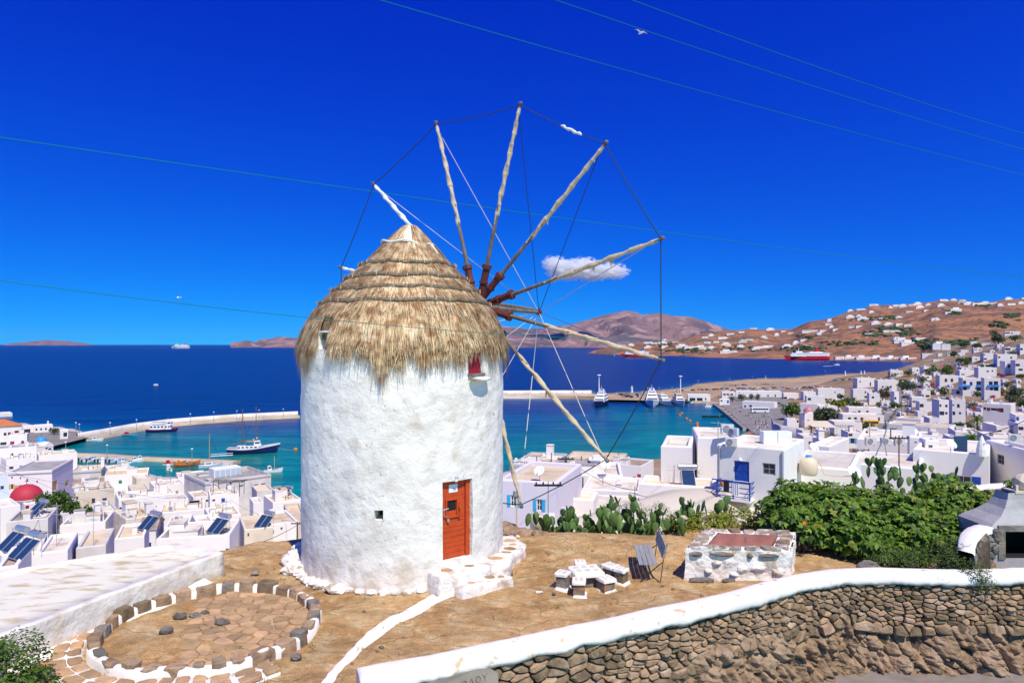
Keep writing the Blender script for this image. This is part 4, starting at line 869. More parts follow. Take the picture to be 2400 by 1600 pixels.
np_mesh('foot_fillet', V, grid_faces(61, 3), M['lime_edge'], lbld, smooth=True)
# ------------------------------------------------------------------ stone cistern with pink inside
ci = thing('stone_cistern', 'whitewashed rough stone cistern with pink plastered inside and flagstone rim', 'cistern')
OQ = [Vector(p) for p in ((3.98,15.66,0),(6.28,15.46,0),(7.08,17.05,0),(4.90,17.33,0))]; ctr = sum(OQ, Vector())/4; IQ = [ctr+Vector(((p-ctr).x*.66, (p-ctr).y*.64, 0)) for p in OQ]
def qpt(Q, t):                         # walk round the quad
    t = t % 4; i = int(t); return Q[i].lerp(Q[(i+1) % 4], t-i)
b = MB(); na, nz_ = 200, 16; V = []
for i in range(na+1):
    t = 4*i/na; p = qpt(OQ, t); d = (p-ctr).normalized()
    for k in range(nz_+1):
        z = -.1+.80*k/nz_; w_ = Vector((p.x, p.y, z)); o = .055*mn.noise(w_*4.2)+.05*abs(mn.noise(w_*8.5))+.02*mn.noise(w_*18)+.10*(max(0, .25-z)**1.2 if t < 1.0 or t > 3.8 else 0); V.append(tuple(p+d*o+Vector((0, 0, z))))
np_mesh('wall', V, grid_faces(na+1, nz_+1), M['stone_w'], ci)
V = []
for i in range(na+1):
    t = 4*i/na; p = qpt(OQ, t); q = qpt(IQ, t)
    for k in range(7):
        w_ = p.lerp(q, k/6); V.append(tuple(w_+Vector((0, 0, .70+.03*mn.noise(w_*3)+.012*mn.noise(w_*11)))))
np_mesh('rim_mortar', V, grid_faces(na+1, 7), M['lime_edge'], ci, smooth=True)
V = []
for i in range(81):
    q = qpt(IQ, 4*i/80); d = (ctr-q).normalized()
    for k in range(7): V.append(tuple(q+d*(.02+.10*(k/6)**2)+Vector((0, 0, .705-.62*k/6+.008*mn.noise((i*.5, k, 1))))))
k0 = len(V); Fl = [tuple(q) for q in grid_faces(81, 7)]; b = MB().add(V, Fl); b.add([q+(ctr-q)*.05+Vector((0, 0, .10)) for q in IQ], [(0, 1, 2, 3)]); b.build('basin', M['pink'], ci)
t = 0.02; i = 0
while t < 3.97:
    dt = r4.uniform(.13, .24); f0, f1 = r4.uniform(.0, .10), r4.uniform(.80, .98)
    if int(t) != int(t+dt-.03): t = int(t)+1.02; continue
    if r4.random() < .93:
        qs = [(t+.012, f0), (t+dt*.5, f0-.03), (t+dt-.012, f0+r4.uniform(0, .1)), (t+dt-.02, f1), (t+dt*.5, f1+.02), (t+.015, f1-r4.uniform(0, .1))]
        V2 = [(qpt(OQ, a_).lerp(qpt(IQ, a_), f_)) for a_, f_ in qs]; mb = MB(); stone_geo(mb, [(v.x, v.y) for v in V2], lambda x, y, h_: Vector((x, y, .71+h_)), .008, -.06, r4.uniform(.025, .06), i+3, .10, .05); mb.build('rim_stone', M['stone_l'] if r4.random() < .8 else M['stone_b'], ci)
    t += dt; i += 1
for i, (t, z, sx, sz) in enumerate(((.10,.60,.16,.06),(.36,.61,.30,.055),(.62,.59,.07,.06),(.80,.60,.24,.05),(.55,.30,.13,.08),(.22,.22,.10,.06),(.14,.04,.30,.075),(.40,.05,.16,.06),(.70,.32,.18,.07),(.9,.25,.14,.08),(.30,.42,.12,.05),(.47,.16,.10,.05))):
    p = qpt(OQ, t); mb = MB(); mb.rock((p.x, p.y-(.02 if z > .1 else .14), z), (sx, .075, sz), i*7+3, Matrix.Rotation(-.08, 3, 'Z'), .25, 1); mb.build('face_stone', M['stone_g'] if (z > .55 or i == 6 or i == 7) else M['stone_w'], ci)
# ------------------------------------------------------------------ stone table, six stools, bench
def stone_seat(name, label, cat, x, y, sx, sy, h, th, group=None, rz=0, base=.72, foot=True):
    z0 = gz(x, y)-.02; t = thing(name, label, cat, (x, y, z0), rz, group)
    b = MB(); rough_prism(b, [(-sx/2, -sy/2), (sx/2, -sy/2), (sx/2+.02, sy/2), (-sx/2-.01, sy/2)], h-th, h, .025, .05, x*7+y, .012); b.build('slab', M['lime_edge'], t, smooth=True)
    b = MB(); rough_prism(b, [(-sx/2*base, -sy/2*base), (sx/2*base, -sy/2*base), (sx/2*base, sy/2*base), (-sx/2*base, sy/2*base)], 0, h-th-.004, .035, .06, x*3, .0); b.build('pedestal', M['stone_g'], t)
    if foot: b = MB(); rough_prism(b, [(-sx*.56, -sy*.58), (sx*.5, -sy*.58), (sx*.5, sy*.45), (-sx*.56, sy*.45)], -.05, h*.17, .03, .05, x, .02, batter=.3); b.build('plinth', M['lime_edge'], t, smooth=True)
    k = 0
    for i in range(3):
        for j in range(2): 
            px_, py_ = (-.33+.33*i)*sx*.85, (-.22+.44*j)*sy*.85
            p = [(px_+sx*.11*math.cos(q*.9)*(1+.2*mn.noise((q, k, x))), py_+sy*.14*math.sin(q*.9)*(1+.2*mn.noise((q, k, y)))) for q in range(7)]; mb = MB(); stone_geo(mb, p, lambda a_, c_, h_: Vector((a_, c_, h+.004+h_)), 0, -.02, .008, k, .1, .0); mb.build('flagstone', M['slab_pale'], t); k += 1
    return t
stone_seat('stone_table', 'low whitewashed stone table with pale flagstones set in its top', 'table', 1.66, 15.35, .68, .62, .38, .10, None, .2, .62, False)
G6 = 'whitewashed stone stools round the stone table'
for x, y, s_, h, lab in ((1.45,14.75,.34,.34,'stone stool on the near corner of the table, grey pedestal on a white foot'),(1.13,15.12,.32,.36,'stone stool at the mill end of the table'),(1.60,16.0,.30,.30,'stone stool behind the stone table, its foot hidden'),(2.06,15.02,.38,.27,'stone stool with the widest splayed white foot, nearest the long wall'),(2.27,15.75,.36,.30,'stone stool between the table and the grey bench'),(2.46,15.42,.31,.33,'stone stool in front of the bench legs')):
    stone_seat('stone_stool', lab, 'stool', x, y, s_*.92, s_*.85, h+.03, .075, G6, x, .86)
bn = thing('bench', 'grey slatted garden bench with black metal legs beside the stone stools', 'bench', (3.08, 15.4, gz(3.08, 15.8)), -.10)
for i in range(4): MB().box(-.21+i*.108, -.21+i*.108+.095, 0, 1.5, .395, .418).build('slat', M['bench'], bn)
Mbk = Matrix.Translation((.30, 0, .45)) @ Matrix.Rotation(R(14), 4, 'Y')
for i in range(2): MB().box(-.012, .012, 0, 1.5, .09+i*.155, .09+i*.155+.14, 0, Mbk).build('slat', M['bench'], bn)
for y_ in (.08, 1.40):
    lg = MB(); lg.tube([(-.20, y_, -.03), (.24, y_, .39)], .012, 6); lg.tube([(.27, y_, -.03), (-.19, y_, .39)], .012, 6); lg.tube([(.24, y_, .38), (.33, y_, .45), (.42, y_, .86)], .012, 6); lg.tube([(.27, y_, -.03), (.33, y_, .45)], .010, 6); lg.build('leg', M['black'], bn)
# ------------------------------------------------------------------ oven with hood, its wing wall, garden wall behind the fig
ov = thing('outdoor_oven', 'grey plastered outdoor oven with tapering hood and sooty square opening', 'oven', (11.95, 16.0, gz(11.95, 16)))
b = MB(); x0, x1 = -.72, 1.5; o0, o1, oz0, oz1 = -.40, .75, .36, .98; zt = 1.06
for (a, c, z0, z1) in ((x0, o0, 0, zt), (o1, x1, 0, zt), (o0, o1, 0, oz0), (o0, o1, oz1, zt)): b.add([(a,0,z0),(c,0,z0),(c,0,z1),(a,0,z1)], [(0,1,2,3)])
b.add([(x0,0,0),(x0,0,zt),(x0,1.2,zt),(x0,1.2,0)], [(0,1,2,3)]); b.add([(x1,0,0),(x1,1.2,0),(x1,1.2,zt),(x1,0,zt)], [(0,1,2,3)])
b.add([(x0-.04,-.03,-.1),(x1,-.03,-.1),(x1,-.03,.10),(x0-.04,-.03,.10),(x0-.04,-.30,-.1),(x1,-.30,-.1),(x1,-.24,.08),(x0-.04,-.24,.08)], [(4,5,6,7),(3,7,6,2),(0,4,7,3)])
HP = [(1.06,.72,.0),(1.14,.66,.05),(1.28,.50,.16),(1.45,.38,.28),(1.65,.30,.36),(1.80,.28,.38)]; V = []; Fc = []
for z, hw_, ins in HP: V += [(.39-(.39-x0)*hw_/.72, ins, z), (.39+(x1-.39)*hw_/.72, ins, z), (.39+(x1-.39)*hw_/.72, 1.2-ins, z), (.39-(.39-x0)*hw_/.72, 1.2-ins, z)]
for i in range(len(HP)-1):
    for k in range(4): Fc.append((4*i+k, 4*i+(k+1) % 4, 4*i+4+(k+1) % 4, 4*i+4+k))
b.add(V, Fc); b.build('oven_body', M['lime_grey'], ov)
V = [(o0,0,oz0),(o1,0,oz0),(o1,0,oz1),(o0,0,oz1),(o0,.9,oz0),(o1,.9,oz0),(o1,.9,oz1),(o0,.9,oz1)]; MB().add(V, [(0,1,5,4),(1,2,6,5),(2,3,7,6),(3,0,4,7),(4,5,6,7)]).build('firebox', M['soot_and_shade'], ov)
fr = MB(); fr.box(o0-.16, o0-.002, -.03, .02, oz0-.03, oz1+.14); fr.box(o0-.002, o1, -.03, .02, oz1+.004, oz1+.14); fr.build('opening_surround', M['stone_g'], ov)
cp = MB(); cp.box(.12, .66, .36, .84, 1.78, 1.84); cp.rock((.5, .6, 2.02), (.26, .26, .20), 4, None, .25, 1); cp.box(.16, .22, .4, .46, 1.84, 1.98); cp.build('chimney_cap', M['beigew'], ov)
ww_ = thing('wing_wall', 'short sloping white topped stone wall running into the grey oven', 'wall')
V = []; 
for i in range(25):
    t = i/24; p = Vector((11.22-.95*t, 16.15-.75*t+.25*math.sin(t*3), 0)); z = 1.10-.40*t**1.4; g = gz(p.x, p.y)
    for q, zz in ((.20, g-.1), (.20, z-.03), (.16, z), (-.14, z+.01), (-.20, z-.04), (-.20, z-.12)): V.append((p.x-q*.35+.012*mn.noise((i*.4, q*9, 2)), p.y+q, zz+.015*mn.noise((i*.5, q*5, 1))))
np_mesh('wall_cap', V, grid_faces(25, 6), M['lime_edge'], ww_, smooth=True)
def wwf(s, z, h): t = s; return Vector((11.22-.95*t+.07, 16.15-.75*t+.25*math.sin(t*3)-.20-h, z))
pts = [(r4.uniform(0, 1), r4.uniform(.0, 1.0)) for _ in range(46)]; cs = voronoi([(p[0]*1.2, p[1]) for p in pts], lambda p: [(p[0]-.2, p[1]-.15), (p[0]+.2, p[1]-.15), (p[0]+.2, p[1]+.15), (p[0]-.2, p[1]+.15)])
for i, c in enumerate(cs):
    if len(c) < 3 or cen(c)[1] > .98-.40*(cen(c)[0]/1.2)**1.4: continue
    mb = MB(); stone_geo(mb, [(q[0]/1.2, q[1]) for q in c], wwf, .006, -.15, .05, i, .3, .2); mb.build('stone', M['stone_g'], ww_)
MB().add([wwf(0, -.1, -.06), wwf(1, -.1, -.06), wwf(1, .62, -.06), wwf(.5, .85, -.06), wwf(0, 1.02, -.06)], [(0,1,2,3,4)]).build('wall_core', M['earth'], ww_)
gw = thing('garden_wall', 'curving white capped garden wall behind the fig tree', 'wall')
GP = [P(2075,1172,20.5), P(2130,1160,21), P(2200,1150,21.5), P(2260,1143,22), P(2330,1137,22.5), P(2420,1130,23)]; V = []; V2 = []
for i in range(61):
    t = i/60*5; j = min(int(t), 4); p = GP[j].lerp(GP[j+1], t-j); z = p.z
    for q, dz in ((.38,-.6),(.38,-.05),(.30,.0),(.08,.01),(.0,-.04),(.0,-.12)): V.append((p.x+q*.3, p.y+q, z+dz+.02*mn.noise((i*.5, q*4, 1))))
    for k in range(6): V2.append((p.x+.05, p.y+.06+.03*mn.noise((i*2, k*2, 1)), z-.10-.30*k))
np_mesh('wall_cap', V, grid_faces(61, 6), M['lime_edge'], gw, smooth=True); np_mesh('wall_core', V2, grid_faces(61, 6), M['earth'], gw)
for i in range(70):
    t = r4.uniform(0, 5); j = min(int(t), 4); p = GP[j].lerp(GP[j+1], t-j); mb = MB(); mb.rock((p.x+.04, p.y+.03, p.z-.17-.11*(i % 4)), (.17, .08, .055), i*3, None, .3, 1); mb.build('stone', M['stone_b'], gw)
# ------------------------------------------------------------------ town builders
_GD = np.geomspace(22, 1640, 900)
def _ray(px, py, d0=22): return np.stack([(px-1200)/F*_GD, _GD], 1), CZ-(py-HOR)/F*_GD
def ground(px, py):
    XY, Z = _ray(px, py); g = Z-tz(XY); i = np.argmax(g <= 0)
    if not (g <= 0).any(): i = int(np.argmin(g))
    return Vector((XY[i, 0], XY[i, 1], float(tz(XY[i:i+1])[0])))
def roof_d(px, py, h):                 # distance at which a roof seen at this pixel stands about h above the ground; and its height there
    XY, Z = _ray(px, py); g = Z-tz(XY); hit = int(np.argmax(g <= 0)) if (g <= 0).any() else int(np.argmin(g)); lo = int(np.searchsorted(_GD, _GD[hit]*.62)); i = hit
    while i > lo and g[i] < h: i -= 1
    if g[i] < h: i = lo+int(np.argmax(g[lo:hit+1]))
    return _GD[i], max(2.6, min(h, g[i]))
ORD = 'first second third fourth fifth sixth seventh eighth ninth tenth eleventh twelfth thirteenth fourteenth fifteenth sixteenth seventeenth eighteenth nineteenth twentieth'.split()
def nth(i):
    T_ = {20:'twenty', 30:'thirty'}
    return ORD[i] if i < 20 else 'thirtieth' if i == 29 else ('twenty ' if i < 29 else 'thirty ')+ORD[(i+1) % 10-1]
def text_mesh(body, size, ext, m, parent, loc, sp=1.0, align='LEFT'):
    cu = bpy.data.curves.new('lettering', 'FONT'); cu.body = body; cu.size = size; cu.extrude = ext; cu.align_x = align; cu.space_character = sp; cu.resolution_u = 3
    o = bpy.data.objects.new('lettering', cu); COL.objects.link(o); me = bpy.data.meshes.new_from_object(o.evaluated_get(bpy.context.evaluated_depsgraph_get())); bpy.data.objects.remove(o); bpy.data.curves.remove(cu)
    me.materials.clear(); me.materials.append(M[m]); return inst('lettering', me, parent, loc, (math.pi/2, 0, 0))
def roof_at(px, py, lift=0):           # the roof (or ground) a pixel shows
    best = None
    for H in HOUSES:
        z = H['zr']-H['par']; k = (CZ-z)*F/(py-HOR) if py > HOR else 1e9
        if k > 1500: continue
        q = P(px, py, k); l = H['t'].matrix_basis.inverted() @ q
        if abs(l.x) < H['W']/2-.2 and .2 < l.y < H['D']-.2 and (best is None or k < best[0]): best = (k, q)
    if best: return best[1]+Vector((0, 0, lift))
    H = min(HOUSES, key=lambda H: abs(px-(H['x0']+H['x1'])/2)+2.5*abs(py-H['py']-8)); q = H['t'].matrix_basis @ Vector((max(-.35, min(.35, (px-(H['x0']+H['x1'])/2)/(H['x1']-H['x0']+1)))*H['W'], H['D']*.5, H['h']-H['par'])); return q
MESH = {}
def cached(key, fn):
    if key not in MESH: MESH[key] = fn()
    return MESH[key]
def mesh_of(mb, name, mats):
    o = mb.build(name, mats); me = o.data; bpy.data.objects.remove(o); return me
def q5(v): return max(.1, round(v*20)/20)
CK = {'b':'blue','t':'turq','l':'sky_blue','r':'maroon','R':'red_p','g':'green_p','o':'ochre','k':'grey_p','w':'frame_w','d':'darkwood'}
def window_me(w, h, c, mun):
    def f():
        b = MB(); t = max(.04, min(.07, w*.09))
        b.box(-w/2, -w/2+t, 0, .06, -h/2, h/2); b.box(w/2-t, w/2, 0, .06, -h/2, h/2); b.box(-w/2+t, w/2-t, 0, .06, h/2-t, h/2); b.box(-w/2+t, w/2-t, 0, .06, -h/2, -h/2+t)
        if mun: b.box(-.018, .018, .012, .05, -h/2+t, h/2-t); b.box(-w/2+t, -.018, .014, .048, -.015, .015); b.box(.018, w/2-t, .014, .048, -.015, .015)
        return mesh_of(b, 'window', M[CK[c]])
    return cached(('w', w, h, c, mun), f)
def pane_me(w, h, m='glass'): return cached(('p', w, h, m), lambda: mesh_of(MB().box(-w/2+.03, w/2-.03, .04, .055, -h/2+.03, h/2-.03), 'pane', M[m]))
def shut_me(w, h, c):
    def f():
        b = MB(); b.box(-w/2, w/2, -.03, 0, -h/2, h/2); b.box(-w/2+.05, w/2-.05, -.042, -.031, .04, h/2-.06); b.box(-w/2+.05, w/2-.05, -.042, -.031, -h/2+.06, -.04); return mesh_of(b, 'shutter', M[CK[c]])
    return cached(('s', w, h, c), f)
def door_me(w, h, c):
    def f():
        b = MB(); b.box(-w/2, w/2, .02, .06, -h/2, h/2)
        for s in (-1, 1):
            for z0, z1 in ((-h*.44, -h*.06), (.0, h*.43)): b.box(s*w*.26-w*.18, s*w*.26+w*.18, .003, .019, z0, z1)
        return mesh_of(b, 'door', M[CK[c]])
    return cached(('d', w, h, c), f)
HOUSES = []; HR = random.Random(77)
def facade(b, W, z0, z1, holes, T, dep=.14):
    xs = sorted({-W/2, W/2, *[v for h in holes for v in (h[0], h[1])]}); zs = sorted({z0, z1, *[v for h in holes for v in (h[2], h[3])]})
    for i in range(len(xs)-1):
        for j in range(len(zs)-1):
            xm, zm = (xs[i]+xs[i+1])/2, (zs[j]+zs[j+1])/2
            if any(h[0] < xm < h[1] and h[2] < zm < h[3] for h in holes): continue
            b.add([T @ Vector(p) for p in ((xs[i],0,zs[j]),(xs[i+1],0,zs[j]),(xs[i+1],0,zs[j+1]),(xs[i],0,zs[j+1]))], [(0,1,2,3)])
    for a, c, e, f in holes:
        for q in (((a,0,e),(a,0,f),(a,dep,f),(a,dep,e)), ((c,0,e),(c,dep,e),(c,dep,f),(c,0,f)), ((a,0,f),(c,0,f),(c,dep,f),(a,dep,f)), ((a,0,e),(a,dep,e),(c,dep,e),(c,0,e)), ((a,dep+.005,e),(c,dep+.005,e),(c,dep+.005,f),(a,dep+.005,f))):
            b.add([T @ Vector(p) for p in q], [(0,1,2,3)])
def house(label, x0, x1, py, h, D=7, yaw=0, roof='w', wins=(), wall='house', par=.32, d=None, cat='house', name='house', group=None, auto=None, rnd_=None, chim=(), cornice=None, skirt=5, tile=False):
    pc = (x0+x1)/2; va = math.atan((pc-1200)/F)
    if wall == 'house' and cat == 'house' and pc < 720: wall = HR.choice(('house','house','house','creamw','dullw','house'))
    if d is None: d, h = roof_d(pc, py, h)
    if yaw == 0: yaw = HR.uniform(7, 22) if pc > 1850 else HR.uniform(2, 7) if pc > 1600 else HR.uniform(1, 12) if pc < 720 else HR.uniform(-7, 5)
    if pc < 720 and yaw < 0: yaw *= .45
    if pc < 720 and d < 150: D = min(D, 6.5)
    ya = R(yaw)-va; near = d < 120; span = (x1-x0)/F*d; sn = abs(math.sin(R(yaw))); D = min(D, .55*span/sn if sn > .02 else D); W = max(1.2, span*.8); zr = CZ-(py-HOR)/F*d; z0 = zr-h
    X, Y0 = P(pc, py, d).x, d; cs_, ss_ = math.cos(ya), math.sin(ya)
    for _ in range(12):
        cr = [(X+a*cs_-e*ss_, Y0+a*ss_+e*cs_) for a, e in ((-W/2,0),(W/2,0),(W/2,D),(-W/2,D))]; pp = [1200+F*a/max(e, 1) for a, e in cr]; mn_, mx_ = min(pp), max(pp)
        W = max(1.0, W+((x1-x0)-(mx_-mn_))/F*d*.8); X += (pc-(mn_+mx_)/2)/F*d*.9; Y0 += (d-min(e for a, e in cr))*.9
    t = thing(name, label, cat, (X, Y0, z0), ya, group); Mi = (Matrix.Translation(t.location) @ Matrix.Rotation(ya, 4, 'Z')).inverted()
    fc = {'f': Matrix.Identity(4), 'l': Matrix.Translation((-W/2, D/2, 0)) @ Matrix.Rotation(-math.pi/2, 4, 'Z'), 'r': Matrix.Translation((W/2, D/2, 0)) @ Matrix.Rotation(math.pi/2, 4, 'Z')}
    fw = {'f': W, 'l': D, 'r': D}; items = {'f': [], 'l': [], 'r': []}; o_ = Mi @ Vector((0, 0, CZ))
    for w_ in wins:
        px, pyy, wp_, hp_, kind = w_[:5]; f = w_[5] if len(w_) > 5 else 'f'; T = fc[f]; Ti = T.inverted()
        a = Ti @ o_; q = Ti @ (Mi @ P(px, pyy, d)); s = a.y/(a.y-q.y) if abs(a.y-q.y) > 1e-6 else 1; hit = a+(q-a)*s
        fac = max(.25, abs((T.to_3x3() @ Vector((0, 1, 0))).dot((Mi.to_3x3() @ Vector((0, 1, 0)))))); 
        items[f].append((hit.x, hit.z, wp_/F*d/fac, hp_/F*d, kind))
    if auto is None and not wins and d > 55 and cat == 'house': auto = (HR.randint(1, max(1, min(4, int(W/2.4)))), HR.choice(('wk','wk','wb','wr','wk','sb','dk')), HR.uniform(.6, .95), HR.uniform(.8, 1.2), HR.uniform(.42, .62))
    if auto:
        n, kind, ww, hh, zc = auto
        for i in range(n): items['f'].append((-W/2+W*(i+.5)/n, h*zc if h*zc > 1.2 else 1.25, ww, hh, kind))
    b = MB()
    for f in 'flr':
        holes = []; ok = []
        for (x, z, ww, hh, kind) in items[f]:
            ww, hh = q5(ww), q5(hh); x = max(-fw[f]/2+ww/2+.08, min(fw[f]/2-ww/2-.08, x)); z = min(z, h-par-.1-hh/2)
            if ww > fw[f]-.3 or z-hh/2 < -skirt+.1 or any(abs(x-k[0]) < (ww+k[2])/2+.05 and abs(z-k[1]) < (hh+k[3])/2+.05 for k in ok): continue
            ok.append((x, z, ww, hh, kind)); holes.append((x-ww/2, x+ww/2, z-hh/2, z+hh/2))
        items[f] = ok; facade(b, fw[f], -skirt, h-(.10 if near else .03), holes, fc[f])
    zt = h-(.10 if near else .03); b.add([(W/2,D,-skirt),(-W/2,D,-skirt),(-W/2,D,zt),(W/2,D,zt)], [(0,1,2,3)])
    pr_ = [(0,zt),(.035,h-.035),(.10,h),(.24,h),(.29,h-.05),(.30,h-par)] if near else [(0,zt),(.03,h),(.26,h),(.28,h-par)]
    if tile: pr_ = [(0,zt),(.001,h)]
    V = []; Fc = []
    for i, z in pr_: V += [(-W/2+i,i,z),(W/2-i,i,z),(W/2-i,D-i,z),(-W/2+i,D-i,z)]
    for r in range(len(pr_)-1):
        for k in range(4): Fc.append((4*r+k, 4*r+(k+1) % 4, 4*r+4+(k+1) % 4, 4*r+4+k))
    b.add(V, Fc); wl = b.build('wall', M[wall if wall != 'house' or not near else 'house_n'], t)
    if cornice:
        c = MB(); e = .10; c.box(-W/2-e, W/2+e, -e, -.004, h-.75, h-.48); c.box(-W/2-e, -W/2-.004, -.004, D, h-.75, h-.48); c.box(W/2+.004, W/2+e, -.004, D, h-.75, h-.48); c.build('cornice', M[cornice], t)
    if tile:
        e = .45; hh = tile; b = MB(); rl = max(0, W/2-D/2); V = [(-W/2-e,-e,h),(W/2+e,-e,h),(W/2+e,D+e,h),(-W/2-e,D+e,h),(-rl,D/2,h+hh),(rl,D/2,h+hh)]
        b.add(V, [(0,1,5,4),(1,2,5),(2,3,4,5),(3,0,4),(3,2,1,0)]); rt = b.build('tiled_roof', M['tile'], t)
        c = MB(); nrow = int((W+2*e)/.75)
        for i in range(nrow):
            x = -W/2-e+.4+i*.75; f = min(1, (W/2+e-abs(x))/(D/2+e)) if abs(x) > rl else 1
            f = max(.05, f*.98); c.tube([(x,-e,h+.03),(x,-e+(D/2+e)*f,h+.03+hh*f)], .12, 5, caps=False)
        c.build('tile_row', M['tile'], rt)
    else: MB().add([(-W/2+.27,.27,h-par),(W/2-.27,.27,h-par),(W/2-.27,D-.27,h-par),(-W/2+.27,D-.27,h-par)], [(0,1,2,3)]).build('roof', M['roof_'+roof], t)
    for f in 'flr':
        rz = {'f': 0, 'l': -math.pi/2, 'r': math.pi/2}[f]
        for (x, z, ww, hh, kind) in items[f]:
            T = fc[f]; k, c = kind[0], (kind[1] if len(kind) > 1 else 'w')
            if k == 'd': inst('door', door_me(ww, hh, c), t, T @ Vector((x, .07, z)), (0,0,rz)); continue
            if k == 'o': o2 = inst('opening', cached(('o', ww, hh), lambda: mesh_of(MB().box(-ww/2, ww/2, .05, .06, -hh/2, hh/2), 'opening', M['glass'])), t, T @ Vector((x, .07, z)), (0,0,rz)); continue
            w2 = inst('window', window_me(ww, hh, 'w' if k == 's' else c, d < 70), t, T @ Vector((x, .06, z)), (0,0,rz)); inst('pane', pane_me(ww, hh), w2)
            if k == 's':
                for s in (-1, 1): inst('shutter', shut_me(q5(ww*.55), hh, c), t, T @ Vector((x+s*(ww/2+ww*.30), -.01, z)), (0,0,rz))
    for (u_, v_, w_, hh) in chim:          # chimneys: fractions over the roof, width, height
        c = MB(); x, y = -W/2+u_*W, v_*D; c.box(x-w_/2, x+w_/2, y-w_/2, y+w_/2, h-par, h+hh); c.box(x-w_*.62, x+w_*.62, y-w_*.62, y+w_*.62, h+hh+.003, h+hh+.12); c.box(x-w_*.3, x+w_*.3, y-w_*.3, y+w_*.3, h+hh+.123, h+hh+.4); c.build('chimney', M['house'], t)
    if d > 60 and not tile and W > 4 and cat in ('house', 'hotel'):     # stair rooms, pipes and low upstands on the roofs of the crowded quarter
        for _ in range(HR.choice((1, 2, 2, 3)) if pc > 720 else HR.choice((3, 4, 5, 6)) if d < 150 else 3):
            c = MB(); w_, l_, e_ = HR.uniform(.7, min(2.6, W*.35)), HR.uniform(.8, min(2.2, D*.4)), HR.choice((.25, .45, .9, 1.6)); x, y = HR.uniform(-W/2+w_/2+.4, W/2-w_/2-.4), HR.uniform(l_/2+.5, D-l_/2-.4); c.box(x-w_/2, x+w_/2, y-l_/2, y+l_/2, h-par, h-par+e_); c.box(x-w_/2-.06, x+w_/2+.06, y-l_/2-.06, y+l_/2+.06, h-par+e_+.003, h-par+e_+.09, 1); c.build('stair_room', [M['house'], M['roof_'+HR.choice('wcwg')]], t)
        for _ in range(2 if pc > 720 else 4): c = MB(); x, y = HR.uniform(-W/2+.5, W/2-.5), HR.uniform(.5, D-.5); c.tube([(x,y,h-par),(x,y,h-par+HR.uniform(.5,1.6))], .06, 5); c.build('vent_pipe', M[HR.choice(('metal','darkwood','roof_c'))], t)
    H = dict(t=t, d=d, zr=zr, W=W, D=D, h=h, z0=z0, par=par, yaw=ya, py=py, x0=x0, x1=x1); HOUSES.append(H); return H
def dome(parent, x, y, z, r, m, drum=.5, name='dome', cross=True):
    MB().lathe([(r, 0), (r, drum), (r*1.05, drum+.02), (r*1.05, drum+.12)], 20, (x, y, z)).build('drum', M['house'], parent)
    MB().lathe([(r*math.cos(a), drum+.1+r*math.sin(a)*.95) for a in [math.pi/2*k/8 for k in range(9)]], 20, (x, y, z)).build(name, M[m], parent, smooth=True)
    if cross: b = MB(); zz = z+drum+.05+r*.95; b.box(x-.04, x+.04, y-.03, y+.03, zz, zz+.9); b.box(x-.28, x+.28, y-.028, y+.028, zz+.5, zz+.6); b.build('cross', M['black'], parent)
def on(H, px, py, lift=0): return PZ(px, py, H['zr']-H['par']+lift)
def ac_unit(label, p, rz=0, s=1):
    t = thing('air_conditioner', label, 'air conditioner', p, rz, 'air conditioning units on the roofs')
    def body(): b = MB(); b.box(-.42, .42, -.16, .16, .08, .68); b.box(-.38, -.30, -.15, .15, 0, .08); b.box(.30, .38, -.15, .15, 0, .08); return mesh_of(b, 'case', M['ac'])
    def fan(): b = MB(); b.lathe([(.0,0),(.235,0),(.235,.02),(.21,.025)], 16); return mesh_of(b, 'fan_grille', M['grey_p'])
    inst('case', cached('ac', body), t, sc_=(s,)*3); inst('fan_grille', cached('fan', fan), t, (-.1*s, -.165*s, .38*s), (math.pi/2, 0, 0), (s,)*3)
    return t
def solar(label, p, rz=0, s=1, n=2):
    t = thing('solar_water_heater', label, 'solar heater', p, rz, 'solar water heaters on the roofs')
    w_ = 1.0 if n == 2 else 1.2; Mt = Matrix.Translation((0, 0, .15)) @ Matrix.Rotation(R(42), 4, 'X')
    for i in range(n):
        b = MB(); x = (i-(n-1)/2)*(w_+.06); b.box((x-w_/2)*s, (x+w_/2)*s, 0, 1.9*s, 0, .08*s, 0, Mt); o = b.build('solar_panel', M['metal'], t); MB().box((x-w_/2+.05)*s, (x+w_/2-.05)*s, .05*s, 1.85*s, .082*s, .09*s, 0, Mt).build('panel_glass', M['pv'], o)
    b = MB(); b.tube([(-.85*s, 1.62*s, 1.75*s), (-.80*s, 1.62*s, 1.75*s), (.80*s, 1.62*s, 1.75*s), (.85*s, 1.62*s, 1.75*s)], [.16*s, .27*s, .27*s, .16*s], 14); b.build('water_tank', M['steel'], t)
    f = MB()
    for x in (-.6, .6): f.tube([(x*s, 1.7*s, 0), (x*s, 1.7*s, 1.5*s)], .025*s, 5); f.tube([(x*s, .1*s, 0), (x*s, 1.6*s, 1.42*s)], .025*s, 5)
    f.build('stand', M['metal'], t); return t
